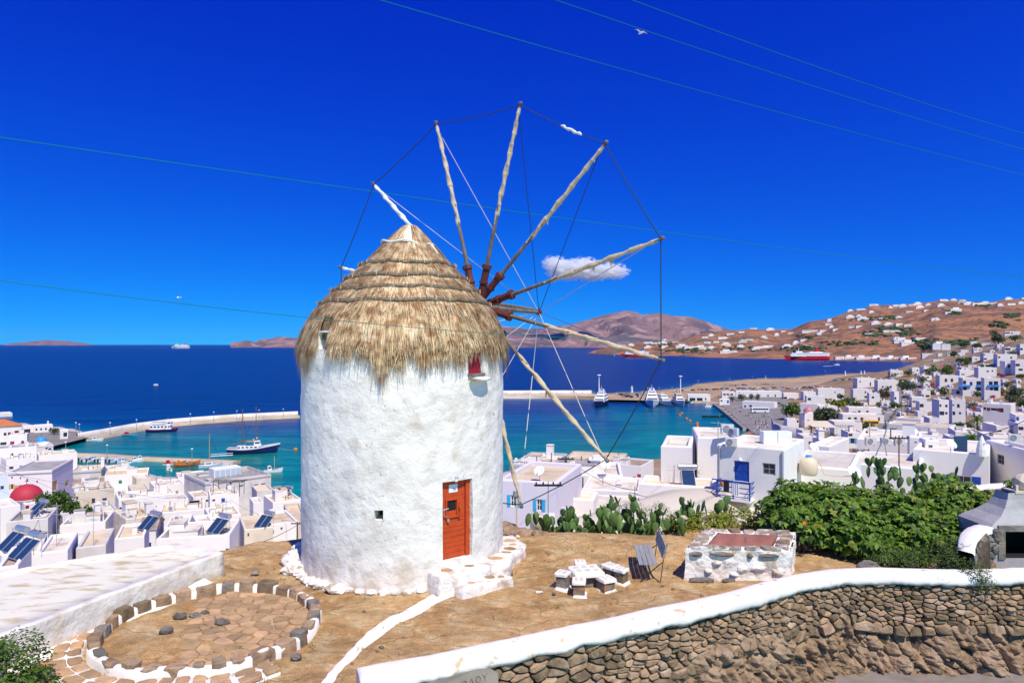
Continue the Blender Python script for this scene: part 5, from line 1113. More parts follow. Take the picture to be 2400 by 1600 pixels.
def dish(label, p, r, rz=0, el=40):
    t = thing('satellite_dish', label, 'satellite dish', p, rz, 'satellite dishes on the roofs'); Mt = Matrix.Translation((0, 0, r*1.5)) @ Matrix.Rotation(R(90-el), 4, 'X')
    b = MB(); b.lathe([(0, 0), (r*.4, .03*r), (r*.75, .11*r), (r, .2*r), (r*.98, .23*r), (.7*r, .13*r), (0, .04*r)], 24); b.v = [tuple(Mt @ Vector(v)) for v in b.v]; b.build('reflector', M['frame_w'], t, smooth=True)
    b = MB(); b.tube([(0, .1*r, 0), (0, .1*r, r*1.5)], r*.05, 6); b.tube([tuple(Mt @ Vector((0, -r*.8, .15*r))), tuple(Mt @ Vector((0, 0, r)))], r*.03, 5); b.box(-r*.08, r*.08, -r*.9, -r*.75, r*1.1, r*1.25); b.build('mount', M['metal'], t); return t
def antenna(label, p, h):
    t = thing('antenna', label, 'antenna', p, rnd.uniform(-.8, .8), 'television aerials on the roofs'); MB().tube([(0,0,0),(0,0,h)], .025, 5).build('mast', M['metal'], t)
    b = MB()
    for z in (.92, .72): b.tube([(-.5,0,h*z),(.5,0,h*z)], .015, 4); [b.tube([(x,-.3,h*z),(x,.3,h*z)], .010, 4) for x in (-.4,-.15,.1,.35)]
    b.build('aerial_rods', M['metal'], t)
def pole(label, px, pyb, pyt, d, m='darkwood', arms=1, r=.11, group='utility poles among the houses'):
    p = P(px, pyb, d); h = (pyb-pyt)/F*d; t = thing('utility_pole', label, 'pole', p, 0, group); MB().tube([(0,0,-3),(0,0,h)], [r*1.15, r*.8], 8).build('shaft', M[m], t)
    for i in range(arms): b = MB(); z = h-.25-.5*i; b.box(-.7, .7, -.05, .05, z, z+.09); [b.lathe([(.03,0),(.045,.05),(.03,.12)], 6, (x,0,z+.09)) for x in (-.6,-.25,.25,.6)]; b.build('cross_arm', M['black'], t)
    return p+Vector((0,0,h))
def wire(label, a, c, sag=.4, r=.018, m='wire', name='cable', group='overhead wires', n=14):
    pts = [a.lerp(c, k/n)-Vector((0, 0, sag*4*(k/n)*(1-k/n))) for k in range(n+1)]; tag(MB().tube(pts, r, 4, caps=False).build(name, M[m]), label, 'cable', group)
def leaf_mesh(name, blobs, n, size, m, parent=None, seed=1, flat=.5, clump=.0, surf=.55):
    rs = np.random.RandomState(seed); V = np.zeros((n, 4, 3)); vol = np.array([b[3]*b[4]*b[5] for b in blobs])**.67; pick = rs.choice(len(blobs), n, p=vol/vol.sum()); B = np.array(blobs)[pick]
    d = rs.normal(size=(n, 3)); d /= np.linalg.norm(d, axis=1)[:, None]; rad = surf+(1-surf)*rs.rand(n)**.6
    lump = 1+.22*np.sin(d[:, 0]*5+B[:, 0]*3)+.18*np.sin(d[:, 1]*7+d[:, 2]*6+B[:, 1]); c = B[:, :3]+d*B[:, 3:6]*(rad*lump)[:, None]
    nrm = d*(1-flat)+rs.normal(size=(n, 3))*.7+np.array([0, 0, .45]); nrm /= np.linalg.norm(nrm, axis=1)[:, None]; a = np.cross(nrm, rs.normal(size=(n, 3))); a /= np.linalg.norm(a, axis=1)[:, None]; e = np.cross(nrm, a); s = size*rs.uniform(.6, 1.35, n)[:, None]
    V[:, 0] = c-a*s; V[:, 1] = c+e*s*.55+nrm*s*.15; V[:, 2] = c+a*s; V[:, 3] = c-e*s*.55+nrm*s*.15
    return np_mesh(name, V.reshape(-1, 3), np.arange(n*4).reshape(n, 4), M[m], parent)
def tree(label, px, pyb, hpx, wpx, leaf='leaf_mid', n=520, cat='tree', name='tree', group='trees in the town', d=None, seed=None, shape='round'):
    p = P(px, pyb, d) if d else ground(px, pyb); d = p.y; h = hpx/F*d; w_ = wpx/F*d/2; seed = seed or int(px*3+pyb) % 9973; rr = random.Random(seed)
    t = thing(name, label, cat, p, 0, group); b = MB(); th = h*(.30 if shape != 'cone' else .12)
    b.tube([(0,0,-1),(0,0,th),(rr.uniform(-.1,.1)*w_,0,h*.6)], [h*.045, h*.032, h*.012], 6)
    blobs = []
    if shape == 'cone':
        for i in range(6): f = i/5; blobs.append((0, 0, h*(.18+.72*f), w_*(1-.75*f), w_*(1-.75*f), h*.14))
    else:
        for i in range(7):
            a = rr.uniform(0, 6.28); k = rr.uniform(.25, .62); x, y, z = w_*k*math.cos(a), w_*k*math.sin(a), h*rr.uniform(.42, .78); r_ = w_*rr.uniform(.40, .60); blobs.append((x, y, z, r_, r_, min(h*.28, r_*.9))); b.tube([(0,0,th*.8),(x*.5,y*.5,(th+z)/2),(x,y,z)], [h*.02, h*.013, h*.006], 5)
        blobs.append((0, 0, h*.72, w_*.5, w_*.5, h*.27))
    b.build('trunk', M['trunk'], t); leaf_mesh('crown', blobs, n, max(.16, w_*.13), leaf, t, seed, surf=.6); return t
def palm(label, px, pyb, hpx, wpx, d=None, group='palms', n=26):
    p = P(px, pyb, d) if d else ground(px, pyb); d = p.y; h = hpx/F*d; L = wpx/F*d*.62; t = thing('palm_tree', label, 'palm', p, 0, group); rr = random.Random(int(px))
    MB().tube([(0,0,-1),(.1,0,h*.5),(0,0,h)], [.28,.22,.24], 8).build('trunk', M['trunk'], t)
    for k in range(n):
        a = 2*math.pi*k/n*2.618; el = rr.uniform(-.25, 1.25); pts = []; 
        for i in range(8):
            q = i/7; r_ = L*q*math.cos(el)*(1-.12*q); z = h+L*(q*math.sin(el)-.62*q*q*(.6+.5*math.cos(el))); pts.append(Vector((r_*math.cos(a), r_*math.sin(a), z)))
        V = []; Fq = []; sd_ = Vector((-math.sin(a), math.cos(a), 0))
        for i in range(7):
            for s in (-1, 1):
                for j in (0, .5):
                    q = pts[i].lerp(pts[i+1], j); l_ = L*.30*math.sin(min(1, (i+j)/7+.18)*math.pi*.9); tip = q+(pts[min(i+1,7)]-pts[i]).normalized()*l_*.6+sd_*s*l_*.75-Vector((0,0,l_*.28)); k0 = len(V); u_ = (pts[i+1]-pts[i])*.20; V += [q-u_, q+u_, tip]; Fq.append((k0, k0+1, k0+2))
        np_mesh('frond', [tuple(v) for v in V], Fq, M['leaf_mid'], t)
    return t
def bush(label, px, pyb, hpx, wpx, leaf='leaf_mid', n=260, group='shrubs in the town', d=None, name='shrub', cat='shrub'):
    p = P(px, pyb, d) if d else ground(px, pyb); d = p.y; h = hpx/F*d; w_ = wpx/F*d/2; rr = random.Random(int(px+pyb*3)); bl = [(rr.uniform(-.55,.55)*w_, rr.uniform(-.4,.4)*w_, h*rr.uniform(.3,.6), w_*.5, w_*.5, h*.4) for _ in range(5)]
    o = leaf_mesh(name, bl, n, max(.14, w_*.12), leaf, None, int(px)); o.location = p; return tag(o, label, cat, group)
# ------------------------------------------------------------------ the town by the harbour (seen past the mill's shaded side)
h1 = house('white flat block rising behind the orange tiled hall', -40,29,971,8,12,0,'w')
h2 = house('two storey white hall under an orange hipped tile roof', -75,51,1004,8.2,11,0,'w',[(12,1017,4,7,'wr'),(22,1016,4,7,'wr'),(39,1015,6,13,'dr'),(8,1043,9,15,'o'),(18,1044,5,14,'o')],tile=2.6,cat='hall',chim=())
house('white wing with crimson doors beside the orange roofed hall', 21,67,1019,5.4,6,-12,'w',[(28.5,1042,7,16,'dr'),(53,1039,5,13,'dr')])
house('long white building on the sea edge behind the orange roofed hall', 29,67,989,3.6,8,0,'w')
house('waterfront cafe with cream roof and deep blue shade beneath', 51,79,999,3.4,6,0,'c',[(60,1010,10,9,'o'),(72,1009,9,8,'o')],cat='cafe',name='cafe')
house('white shop with dark roof beams beside the small waterfront tree', 78,124,998,3.6,7,0,'w',auto=(4,'wk',.8,1.1,.5),cat='shop',name='shop',chim=((.75,.3,.7,1.6),))
house('low white shop with brown front behind the waterfront tree', 138,152,997,3.6,6,0,'w',[(146,1005,6,8,'o')],cat='shop',name='shop')
house('grey slatted waterfront hut at the root of the breakwater', 153,168,999,3.4,5,0,'w',[(160,1008,9,11,'wk')],wall='greyw',cat='hut',name='hut')
house('tiny white kiosk with dark clothes hung in its doorway', 140,160,1008,4.2,5,0,'w',[(153,1018,6,10,'o')],cat='kiosk',name='kiosk')
ch = house('small white harbour church under a bright blue dome', 69,125,1043,4.6,9,36,'w',[(98,1052,2,4,'wk'),(110,1053,2.5,5,'wk'),(117,1052,2.5,5,'wk'),(104,1063,4,6,'o')],cat='church',name='church',cornice='house',par=.05)
dome(ch['t'], 0, ch['D']/2, ch['h'], 1.85, 'dome_blue', 1.1)
b = MB(); b.add([(-ch['W']/2, -.02, ch['h']), (ch['W']/2, -.02, ch['h']), (0, -.02, ch['h']+1.1), (-ch['W']/2, ch['D']/2, ch['h']), (ch['W']/2, ch['D']/2, ch['h']), (0, ch['D']/2, ch['h']+1.1)], [(0,1,2),(0,2,5,3),(1,4,5,2)]); b.build('gable', M['house'], ch['t'])
house('long white wall with a dark grey roof below the blue domed church', -30,86,1053,5,10,0,'g')
house('white house with bare brown upper wall on the near quay', 86,181,1067,5.5,9,0,'c',[(148,1083,5,6,'wk')],chim=((.28,.1,.9,.9),))
house('house with a broad white terrace roof beside two beige chimneys', 2,86,1078,4.5,9,0,'w',auto=(3,'wk',1.2,.9,.4),chim=((.72,.2,.8,1.4),(.88,.2,.8,1.2)))
pk = house('pale pink mansion with ochre shutters and a broad grey eave', 20,171,1106,9.5,16,-36,'g',[(48,1120,3,5,'wk'),(28,1119,3,5,'wk'),(64,1124,3,5,'wk'),(87,1128,3,5,'wk'),(28,1140,5,12,'so'),(38,1147,6,19,'do'),(48,1142,5,12,'so'),(65,1143,5,12,'so'),(76,1149,7,22,'do'),(87,1147,5,12,'so'),(122,1141,12,23,'do','r'),(157,1132,10,15,'do','r')],wall='pinkw',cornice='grey_p',cat='mansion',name='house')
house('pale blue house at the picture edge beside the pink mansion', -20,20,1118,6.5,8,0,'w',[(5,1142,5,8,'wb'),(13,1141,6,9,'wk')],wall='bluew')
house('long white house with grey band under a wide cream roof', 168,250,1104,5.5,10,-20,'c',[(184,1132,6,5,'wk'),(196,1131,6,5,'wk')],cornice='grey_p',chim=((.9,.8,.9,2.0),))
g1 = house('white house with two green shuttered windows and yellow terrace', 245,350,1114,5.5,9,-8,'y',[(252,1131,5,7,'dg'),(282,1129,6,8,'dg')])
house('cream roofed house joined behind the green shuttered one', 246,310,1100,6,8,0,'c')
house('house with bare stone roof and slipping brown covering', 162,257,1134,3.6,9,-10,'b',wall='beigew')
house('white two window house standing under the brown stone roof', 168,268,1153,7,7,0,'b',[(219,1173,6,12,'wk'),(245,1173,8,13,'wk')],chim=((.05,.2,.8,.7),(.3,.1,.5,.6)))
rc = house('little white church with a big red dome beside the trees', 36,80,1180,5.5,8,0,'w',[(64,1188,5,8,'dr')],cat='church',name='church',par=.1)
dome(rc['t'], .3, rc['D']/2, rc['h'], 2.35, 'dome_red', .2)
house('cream walled house with white flat roof beside the red dome', -20,48,1188,6,10,0,'w')
house('house with white framed cream roof and a corner arch', 75,180,1196,5,9,-14,'c',chim=((.2,.1,.8,.9),))
lg_ = house('grey concrete roofed house carrying a twin solar heater', 15,136,1222,5.5,10,-24,'g',[(105,1252,12,10,'wk'),(30,1240,2,6,'wk')],wall='house')
house('house with a lean white awning and glazed veranda', 100,147,1214,4.2,5,0,'w',[(124,1224,9,14,'ww'),(138,1226,9,14,'ww')])
tr_ = house('walled white terrace with a cream floor and drying laundry', 140,268,1230,4.5,10,-24,'c',par=1.0)
house('white house with one large grey shuttered door', 213,280,1203,6,7,0,'w',[(250,1224,11,18,'dk')],chim=((.1,.3,.7,.9),))
house('white corner house with two narrow blue shutters', 266,384,1216,5.5,9,14,'c',[(274,1231,4,12,'db','l'),(285,1233,4,10,'db','l'),(340,1227,9,6,'wk')])
house('long blank white wall with its bright terrace roof', 270,412,1170,6,9,0,'w',[(279,1191,5,5,'wk'),(366,1186,2,4,'wk')])
gb = house('small white shed with a dark brown gabled roof', 326,384,1243,4,5,-25,'b')
b = MB(); W_, D_, h_ = gb['W'], gb['D'], gb['h']; b.add([(-W_/2-.15,-.15,h_),(W_/2+.15,-.15,h_),(W_/2+.15,D_+.15,h_),(-W_/2-.15,D_+.15,h_),(-W_/2-.15,D_/2,h_+1.1),(W_/2+.15,D_/2,h_+1.1)], [(0,1,5,4),(2,3,4,5),(1,2,5),(3,0,4)]); b.build('gable_roof', M['roof_b'], gb['t'])
bw = house('large white harbour building with grey band and glass roof room', 432,635,1130,7.5,15,20,'g',[(565,1138,8,4,'wk'),(600,1136,8,4,'wk'),(617,1134,8,4,'wk')],cornice='grey_p',par=.7)
gr = MB(); gr.box(-3.5,3.2,7,10.5,bw['h']-.68,bw['h']+1.5); gr.build('roof_room', M['house'], bw['t']); gl = MB(); [gl.box(-3.2+i*1.3,-2.1+i*1.3,6.9,6.99,bw['h']-.5,bw['h']+1.2) for i in range(5)]; gl.build('roof_glazing', M['b_pale'], bw['t'])
house('white cube with cream top at the water beside the grey banded building', 590,640,1151,6,7,0,'c',[(626,1166,6,12,'dk')])
sq = house('white quay house with a tilted solar heater', 618,708,1177,5.5,10,14,'c')
house('low white flat roof between the blank wall and the harbour building', 384,442,1174,4.5,8,0,'w',chim=((.8,.3,.5,.5),))
house('white rooftop room with a flat mustard awning', 440,490,1165,5,7,0,'c',[(500,1171,5,5,'wk')])
house('white house with one blue door behind the iron pergola', 488,560,1162,5.5,8,0,'c',[(523,1172,7,10,'db'),(501,1172,6,5,'wk')])
house('house with broad cream roof over a strip of dark windows', 373,482,1201,5,10,-6,'c',[(460,1218,10,8,'wk'),(472,1215,9,8,'wk'),(450,1220,8,7,'wk')])
house('round white water store with a yellow painted foot', 585,617,1178,5,5,0,'w',wall='house',cat='tank house')
house('grey walled house under a cream slab roof at mid town', 479,565,1212,4.6,8,0,'c',[(500,1210,7,4,'wk')],chim=((.15,.4,.7,.7),))
house('house with pale yellow roof and a small stone chimney', 385,452,1236,4.2,8,-14,'y',[(448,1248,4,6,'wk')])
house('pair of little grey rooms with white slab roofs', 452,505,1232,4.4,6,0,'w',[(459,1243,6,6,'wk')],wall='house')
fp = house('white parapet roof with twin solar heater beside the worn broad roof', 366,562,1262,4.5,12,-26,'w',[(545,1286,7,5,'wk')],par=.8)
house('cluttered cream rooftop with a rusty drum', 561,640,1241,4,8,0,'c',[(582,1251,4,8,'wk')])
house('grey sided house with cream roof close to the mill', 604,700,1229,5,8,12,'c',[(660,1238,4,6,'wk')])
house('brown roofed low store next to a pale shed', 630,666,1214,4,6,0,'b')
house('blue grey flat wall house behind the mill shoulder', 665,712,1203,5,8,0,'c',wall='beigew')
house('narrow white gabled house at the picture edge above the worn roof', -10,27,1300,5,6,0,'w',[(10,1320,14,7,'wk')])
rl = house('white terrace house with little pierced balustrade', 27,110,1299,4,7,-12,'w')
house('low brown roofed shed in the bottom corner of the town', -10,74,1330,3,6,-20,'b')
house('plain white slab roof below the tall red brown pole', 86,183,1296,4,7,-18,'w')
house('white house strip with a water tank on its cream roof', 178,268,1283,4,7,-16,'c')
house('pale house behind the laundry terrace wall', 268,350,1262,4,8,-12,'c',chim=((.6,.4,.5,.5),))
house('white storehouse with stepped roof in front of the harbour moorings', 350,412,1112,5.5,8,0,'c',[(397,1124,4,8,'db'),(405,1123,3,7,'wk')],chim=((.75,.5,1.2,2.2),))
house('low white store with three dark windows at the quayside', 360,388,1102,4.5,6,0,'w',[(367,1109,5,3,'wk'),(374,1110,5,3,'wk'),(381,1110,5,3,'wk')])
house('long cream roof reaching to the harbour building', 412,485,1119,4.5,9,0,'c',chim=((.3,.2,.5,.9),))
house('white house with dark weeds growing behind its wall', 310,352,1122,5,7,0,'w')
house('sunlit white house between the blank wall and the storehouse', 350,432,1140,5,8,0,'w',chim=((.7,.2,.4,.5),))
house('plain white block at the corner behind the harbour building wall', 300,350,1150,5,8,0,'c')
# roof clutter of this quarter
for i, (px, py, H_, lab) in enumerate(((67,1226,lg_,'twin panel solar heater on the grey concrete roof'),)): solar(lab, roof_at(px, py), -.5)
for px, py, d, lab in ((4,1306,92,'twin panel solar heater at the picture edge over the white gable'),(33,1316,88,'twin panel solar heater in front of the pierced balustrade'),(352,1272,74,'solar heater beside green posts above the broad worn roof')): solar(lab, roof_at(px, py), -.5)
solar('large twin solar heater with a dark blue tank on the white parapet roof', roof_at(497, 1272), -.55); solar('single black solar panel on the white quay house roof', roof_at(660, 1187), -.5, 1, 1); solar('solar heater among the cluttered roofs beside a stack of scooters', roof_at(608,1240), -.5, .9)
for i, (px, py, d, lab) in enumerate(((293,1212,125,'white unit beside another on the cream corner roof'),(310,1218,123,'white unit alone on the cream corner roof'),(283,1160,165,'unit stacked on another by the long blank wall'),(310,1168,160,'unit on the bright terrace roof of the long blank wall'),(247,1185,150,'rust stained unit beneath the two window house'),(229,1196,146,'round fan unit over the large grey door'),(402,1197,140,'unit in the middle of the white flat roof'),(462,1199,138,'unit on the broad cream roof over dark windows'),(545,1162,165,'pale unit beside a twin on the roof of the blue door house'),(558,1162,165,'taller pale unit of the pair over the blue door house'),(437,1250,105,'rusty round unit on the pale yellow roof'),(418,1222,115,'unit on a dark box above the pale yellow roof'))): ac_unit(lab, roof_at(px, py), .3-.2*(i % 3), 1.15)
for px, py, d, h, lab in ((178,1200,130,4,'thin mast beside the corner arch house'),(219,1280,88,3.5,'aerial over the laundry terrace'),(457,1180,150,3.5,'aerial over the mustard awning'),(590,1170,165,3,'thin aerial before the round water store'),(530,1238,105,3.2,'aerial leaning over the two little grey rooms'),(128,1320,84,4,'green aerial post over the white terrace house'),(420,1150,180,3,'aerial on the roof before the harbour building')): antenna(lab, roof_at(px, py), h)
e1 = pole('tall red brown pole with coiled wire at the near town edge', 80,1322,1240,70,'pole_red',1,.17); e2 = pole('black pole in front of the pink mansion', 116,1170,1137,205); e3 = pole('black pole with many insulators beside the blue shuttered corner house', 281,1262,1236,112,arms=3); e4 = pole('dark pole rising over the cream roof at mid town', 540,1205,1170,135,arms=2); e5 = pole('leaning black pole close to the mill shoulder', 697,1248,1222,75,arms=1); e6 = pole('short pole over the white slab roof', 109,1325,1292,80,'pole_red',0,.06)
for i, (a, c, lab) in enumerate(((e1,e2,'wire from the red brown pole to the mansion pole'),(e1,e3,'wire from the red brown pole to the pole by the blue shutters'),(e3,e4,'wire between the two black poles over the cream roofs'),(e4,e5,'wire dropping from the mid town pole to the mill shoulder'))): wire(lab, a, c, .8, .022)
for i in range(7):
    y0 = (1058,1078,1096,1133,1150,1170,1225)[i]; x2, y2 = ((300,1270),(330,1215),(420,1170),(280,1250),(250,1290),(200,1300),(170,1330))[i]
    wire('thin black wire slanting down the town roofs, '+nth(i)+' from the top at the picture edge', P(-30, y0, 120), P(x2, y2, 118-4*i), .6, .02)
wire('thick black wire crossing low over the rooftops to the mill shoulder', P(150,1330,70), P(420,1262,72), 1.0, .03); wire('black wire from the rooftops up to the mill shoulder', P(515,1291,60), P(700,1228,72), .5, .03)
# laundry on the terrace
ln = thing('laundry_line', 'white laundry hanging on a line over the cream terrace', 'laundry', roof_at(163,1256)); fr = MB(); fr.tube([(-1.6,0,-.6),(-1.6,0,1.6)], .03, 5); fr.tube([(1.6,0,-.6),(1.6,0,1.6)], .03, 5); fr.tube([(-1.6,0,1.55),(1.6,0,1.55)], .015, 4); fr.build('frame', M['metal'], ln)
for i in range(9): x = -1.45+i*.35; MB().add([(x,0,1.55),(x+.3,0,1.55),(x+.28,.06,.6-.3*(i%2)),(x+.14,-.06,.5),(x+.02,.05,.65)], [(0,1,2,3,4)]).build('sheet', M['b_white'], ln)
pg = thing('pergola', 'black iron pergola frame on a cream roof terrace', 'pergola', roof_at(538,1180)); b = MB()
for x in (-2.6, 2.6):
    for y in (-1.2, 1.2): b.tube([(x,y,-.5),(x,y,2.3)], .06, 5)
for y in (-1.3,-.4,.4,1.3): b.tube([(-3.4,y,2.35),(3.4,y,2.35)], .05, 5)
for x in (-3,-1,1,3): b.tube([(x,-1.4,2.3),(x,1.4,2.3)], .04, 5)
b.build('frame', M['black'], pg)
ts = 'trees beside the red domed church'
for a in ((104,1190,34,40,'dark green tree touching the red dome'),(138,1196,46,52,'tallest dark green tree of the clump by the red dome'),(170,1208,40,44,'bushy tree between the red domed church and the grey shuttered house'),(202,1222,38,38,'green tree at the end of the clump by the laundry terrace')): tree(a[4], a[0], a[1]+26, a[2]+30, a[3]+4, 'leaf_mid', 900, group=ts, d=100)
tree('small round tree on the waterfront square', 127,1020,20,24,'leaf_dark',350,group='trees on the square')
# ------------------------------------------------------------------ houses just below the mill on the sunny side
lv = house('lavender house with bright turquoise shutters and flat cream roof', 1165,1363,1131,4.6,7,-16,'c',[(1203,1173,13,27,'st'),(1264,1183,13,27,'st')],wall='lav',d=41)
dg = house('dark grey sided building with a white roof full of chimney pots', 1195,1330,1092,6,10,-14,'w',wall='greyw',chim=((.1,.1,.5,.2),(.25,.12,.5,.2),(.4,.12,.5,.2),(.6,.5,.5,.3)),d=82)
house('old beige stone building with low parapet behind the palm', 1325,1470,1078,6,10,-8,'c',wall='beigew',d=150)
house('stone topped white house with small red doors in its shade', 1425,1532,1092,6.5,9,-18,'b',[(1473,1124,5,10,'dR'),(1487,1124,7,16,'dR'),(1517,1121,8,17,'dR')],chim=((.5,.3,.6,.9),),d=140)
w1 = house('white cube house with a big chimney block in front of the palm', 1329,1460,1113,5.5,7,0,'w',[(1343,1124,14,8,'st')],chim=((.55,.4,1.3,.9),),d=62)
st = house('low white store with a heap of tiles along its top', 1325,1402,1170,2.6,2.6,-8,'c',d=45)
house('white step walled house beside the thin antenna poles', 1363,1505,1151,3.6,6,-4,'w',chim=((.62,.2,.5,.3),),d=56)
fl_ = house('broad bright white terrace above the prickly pears', 1290,1520,1200,2.4,5,0,'w',par=.03,d=46)
gvl = house('white house with pebbled gravel roof and one small window', 1497,1680,1142,4.2,3.0,-4,'c',[(1638,1169,26,14,'ww')],d=43)
tl_ = house('tall white house whose blank side rises over the gravel roof', 1622,1735,1026,7.2,6,0,'w',d=47.5)
house('lower step of the tall white house, with an empty parapet terrace', 1549,1626,1046,6.5,5.5,-3,'w',d=46,par=.5)
bh = house('white cube house with blue balcony door', 1681,1885,1052,6,5,-15,'w',[(1738,1104,30,50,'db'),(1802,1099,24,27,'wk')],d=37.5)
lo = house('low white wing carrying the round cream water tank', 1850,2018,1100,4.6,7,-6,'w',[(1888,1195,30,50,'db')],d=40)
house('white house with a wide dish and sunken roof behind the balcony house', 1895,1990,1045,5,7,-14,'w',[(1968,1088,5,14,'db','r'),(1976,1084,6,18,'db','r')],d=58)
sb = house('long white roof slab with three air conditioners along its edge', 2008,2160,1036,5.6,9,-2,'w',d=62)
ft = house('front white block with a smooth bare wall above the fig tree', 1990,2165,1098,4.2,7,-3,'w',d=48)
rs_ = house('white block with rounded parapet and blue shuttered dark window', 2140,2322,1064,5.4,8,-3,'w',[(2258,1129,26,30,'sb')],d=50)
fr_ = house('tall white house with shaded grey side at the picture edge', 2310,2460,1055,7,9,28,'w',[(2345,1076,8,24,'wk','l')],d=50)
# balcony, doors and things on the balcony house
t = bh['t']; Mi = t.matrix_basis.inverted(); 
def hl(px, py, y): # a pixel on a plane in front of the facade, in the house's own space
    o = Mi @ Vector((0,0,CZ)); q = Mi @ P(px, py, bh['d']); s = (o.y-y)/(o.y-q.y); return o+(q-o)*s
a_ = hl(1692,1158,-.0); c_ = hl(1766,1158,-.0); zb = a_.z; x0, x1 = a_.x-.05, c_.x+.05
MB().box(x0, x1, -.85, 0, zb-.12, zb).build('balcony_floor', M['house_n'], t)
rb = MB()
for x in (x0+.03, x1-.03, (x0+x1)/2): rb.box(x-.035, x+.035, -.84, -.77, zb, zb+.95)
for z in (.90, .62, .34, .12): rb.box(x0, x1, -.82, -.79, zb+z, zb+z+.05)
for x in (x0, x1-.04):
    for z in (.90, .62, .34): rb.box(x, x+.04, -.78, -.01, zb+z, zb+z+.05)
rb.box(x0-.25, x1+.05, -.90, -.84, zb+.97, zb+1.03); rb.build('balcony_railing', M['blue'], t)
def cl_(name, label, cat, x, w_, l_, m, stripes=False):
    V = []; n = 8; mats = [M[m], M['b_white']]; b = MB()
    for i in range(n):
        xa, xb = x+w_*i/n, x+w_*(i+1)/n; ya, yb = -.865-.02*(i % 2), -.865-.02*((i+1) % 2)
        b.add([(xa,ya,zb+.99),(xb,yb,zb+.99),(xb,yb-.02,zb+.99-l_),(xa,ya-.02,zb+.99-l_),(xa,ya+.09,zb+1.035),(xb,yb+.09,zb+1.035)], [(0,3,2,1),(0,1,5,4)], (i % 2) if stripes else 0)
    o = b.build(name, mats); o.matrix_world = t.matrix_basis.copy(); tag(o, label, cat)
cl_('towel', 'blue and white striped towel hung over the blue balcony rail', 'towel', x0+.88, .42, .75, 'blue', True); cl_('black_garment', 'black cloth hung beside the striped towel on the balcony', 'clothing', x0+.42, .32, .62, 'b_black')
o_ = MB().rock((0,0,0), (.10,.06,.16), 3, None, .2, 1).build('orange_cloth', M['b_orange']); o_.matrix_world = t.matrix_basis @ Matrix.Translation((x0+.2,-.5,zb+.75)); tag(o_, 'orange cloth at the corner of the blue balcony', 'cloth')
dp = MB(); q = hl(1834,1100,-.05); dp.tube([(q.x,-.06,zb-1.2),(q.x,-.06,bh['h']-.15)], .05, 6); dp.build('drainpipe', M['metal'], t)
dp = MB(); q = hl(1684,1100,-.05); dp.tube([(q.x+.03,-.06,zb-1.0),(q.x+.03,-.06,bh['h']-.1)], .05, 6); dp.build('drainpipe', M['metal'], t)
q = hl(1735,1078,-.06); MB().lathe([(0,.14),(.09,.12),(.12,0),(.0,0)], 10, (q.x,-.12,q.z)).build('wall_lamp', M['frame_w'], t)
lt_ = MB(); a0, a1, a2, a3 = hl(1690,1168,-.05), hl(1795,1172,-.05), hl(1788,1216,-1.5), hl(1665,1200,-1.5); lt_.add([(a0.x,-.02,zb-.5),(a1.x,-.02,zb-.55),(a1.x,-1.6,zb-1.45),(a0.x-.2,-1.6,zb-1.4),(a0.x,-.02,zb-.62),(a1.x,-.02,zb-.67),(a1.x,-1.6,zb-1.57),(a0.x-.2,-1.6,zb-1.52)], [(0,1,2,3),(7,6,5,4),(0,3,7,4),(1,5,6,2),(3,2,6,7)]); lt_.build('lean_to_roof', M['roof_w'], t)
# chimney-like stepped gable on the tall house, tanks, dishes, heaters
p = bh['t'].matrix_basis @ Vector((bh['W']*.5-1.3, bh['D']-1.0, bh['h']-bh['par'])); wt = thing('water_tank', 'square white plastic water tank pair on the balcony house roof', 'water tank', p); [MB().box(-.86+i*.88, -.02+i*.88, 0, .7, .0, .75).build('tank_body', M['frame_w'], wt) for i in range(2)]
p = PZ(1895,1113, lo['zr']-.3); wt = thing('water_tank', 'round cream water tank with a blue cap on the low wing', 'water tank', p); MB().lathe([(0,0),(.42,.02),(.50,.15),(.52,.5),(.48,.85),(.3,1.0),(.16,1.04),(.16,1.08)], 24).build('tank_body', M['b_cream'], wt, smooth=True); MB().lathe([(.17,1.08),(.17,1.16),(0,1.17)], 16).build('tank_cap', M['sky_blue'], wt); b = MB(); b.tube([(.2,-.05,1.0),(.55,-.3,.7),(.7,-.5,.1),(1.6,-.6,.03),(2.6,-.3,.03)], .02, 5); b.build('hose', M['ochre'], wt)
s1 = solar('single panel solar heater with silver tank on the gravel roof', gvl['t'].matrix_basis @ Vector((gvl['W']*.16, .42, gvl['h']-gvl['par'])), -.12, .72, 1); antenna('green aerial beside the silver tanked solar heater', roof_at(1580, 1134), 1.3); antenna('rusty tall aerial on the tall stepped white house', P(1683,1052,46), 1.9)
for px, py, d, rz, s, lab in ((1704,1017,47,0,1.0,'fan unit on the top of the tall stepped house'),(1719,1022,45,-.9,.8,'small side-on unit beside the fan unit on the tall house'),(1714,1047,39,-.5,.75,'grilled unit at the edge of the balcony house roof'),(2040,1044,61,0,1.05,'first unit of three by the street along the white slab'),(2076,1044,61,0,1.05,'middle unit of three along the white slab'),(2108,1044,61,0,1.05,'third unit of three, beside the small roof house'),(1816,1196,36,0,.9,'unit under the sloping lean-to of the balcony house'),(1326,1212,39,-.6,.8,'unit standing on the ground below the tile topped store'),(2378,1036,52,-.5,.9,'unit on the roof of the tall house at the picture edge')): ac_unit(lab, P(px, py, d), rz, s)
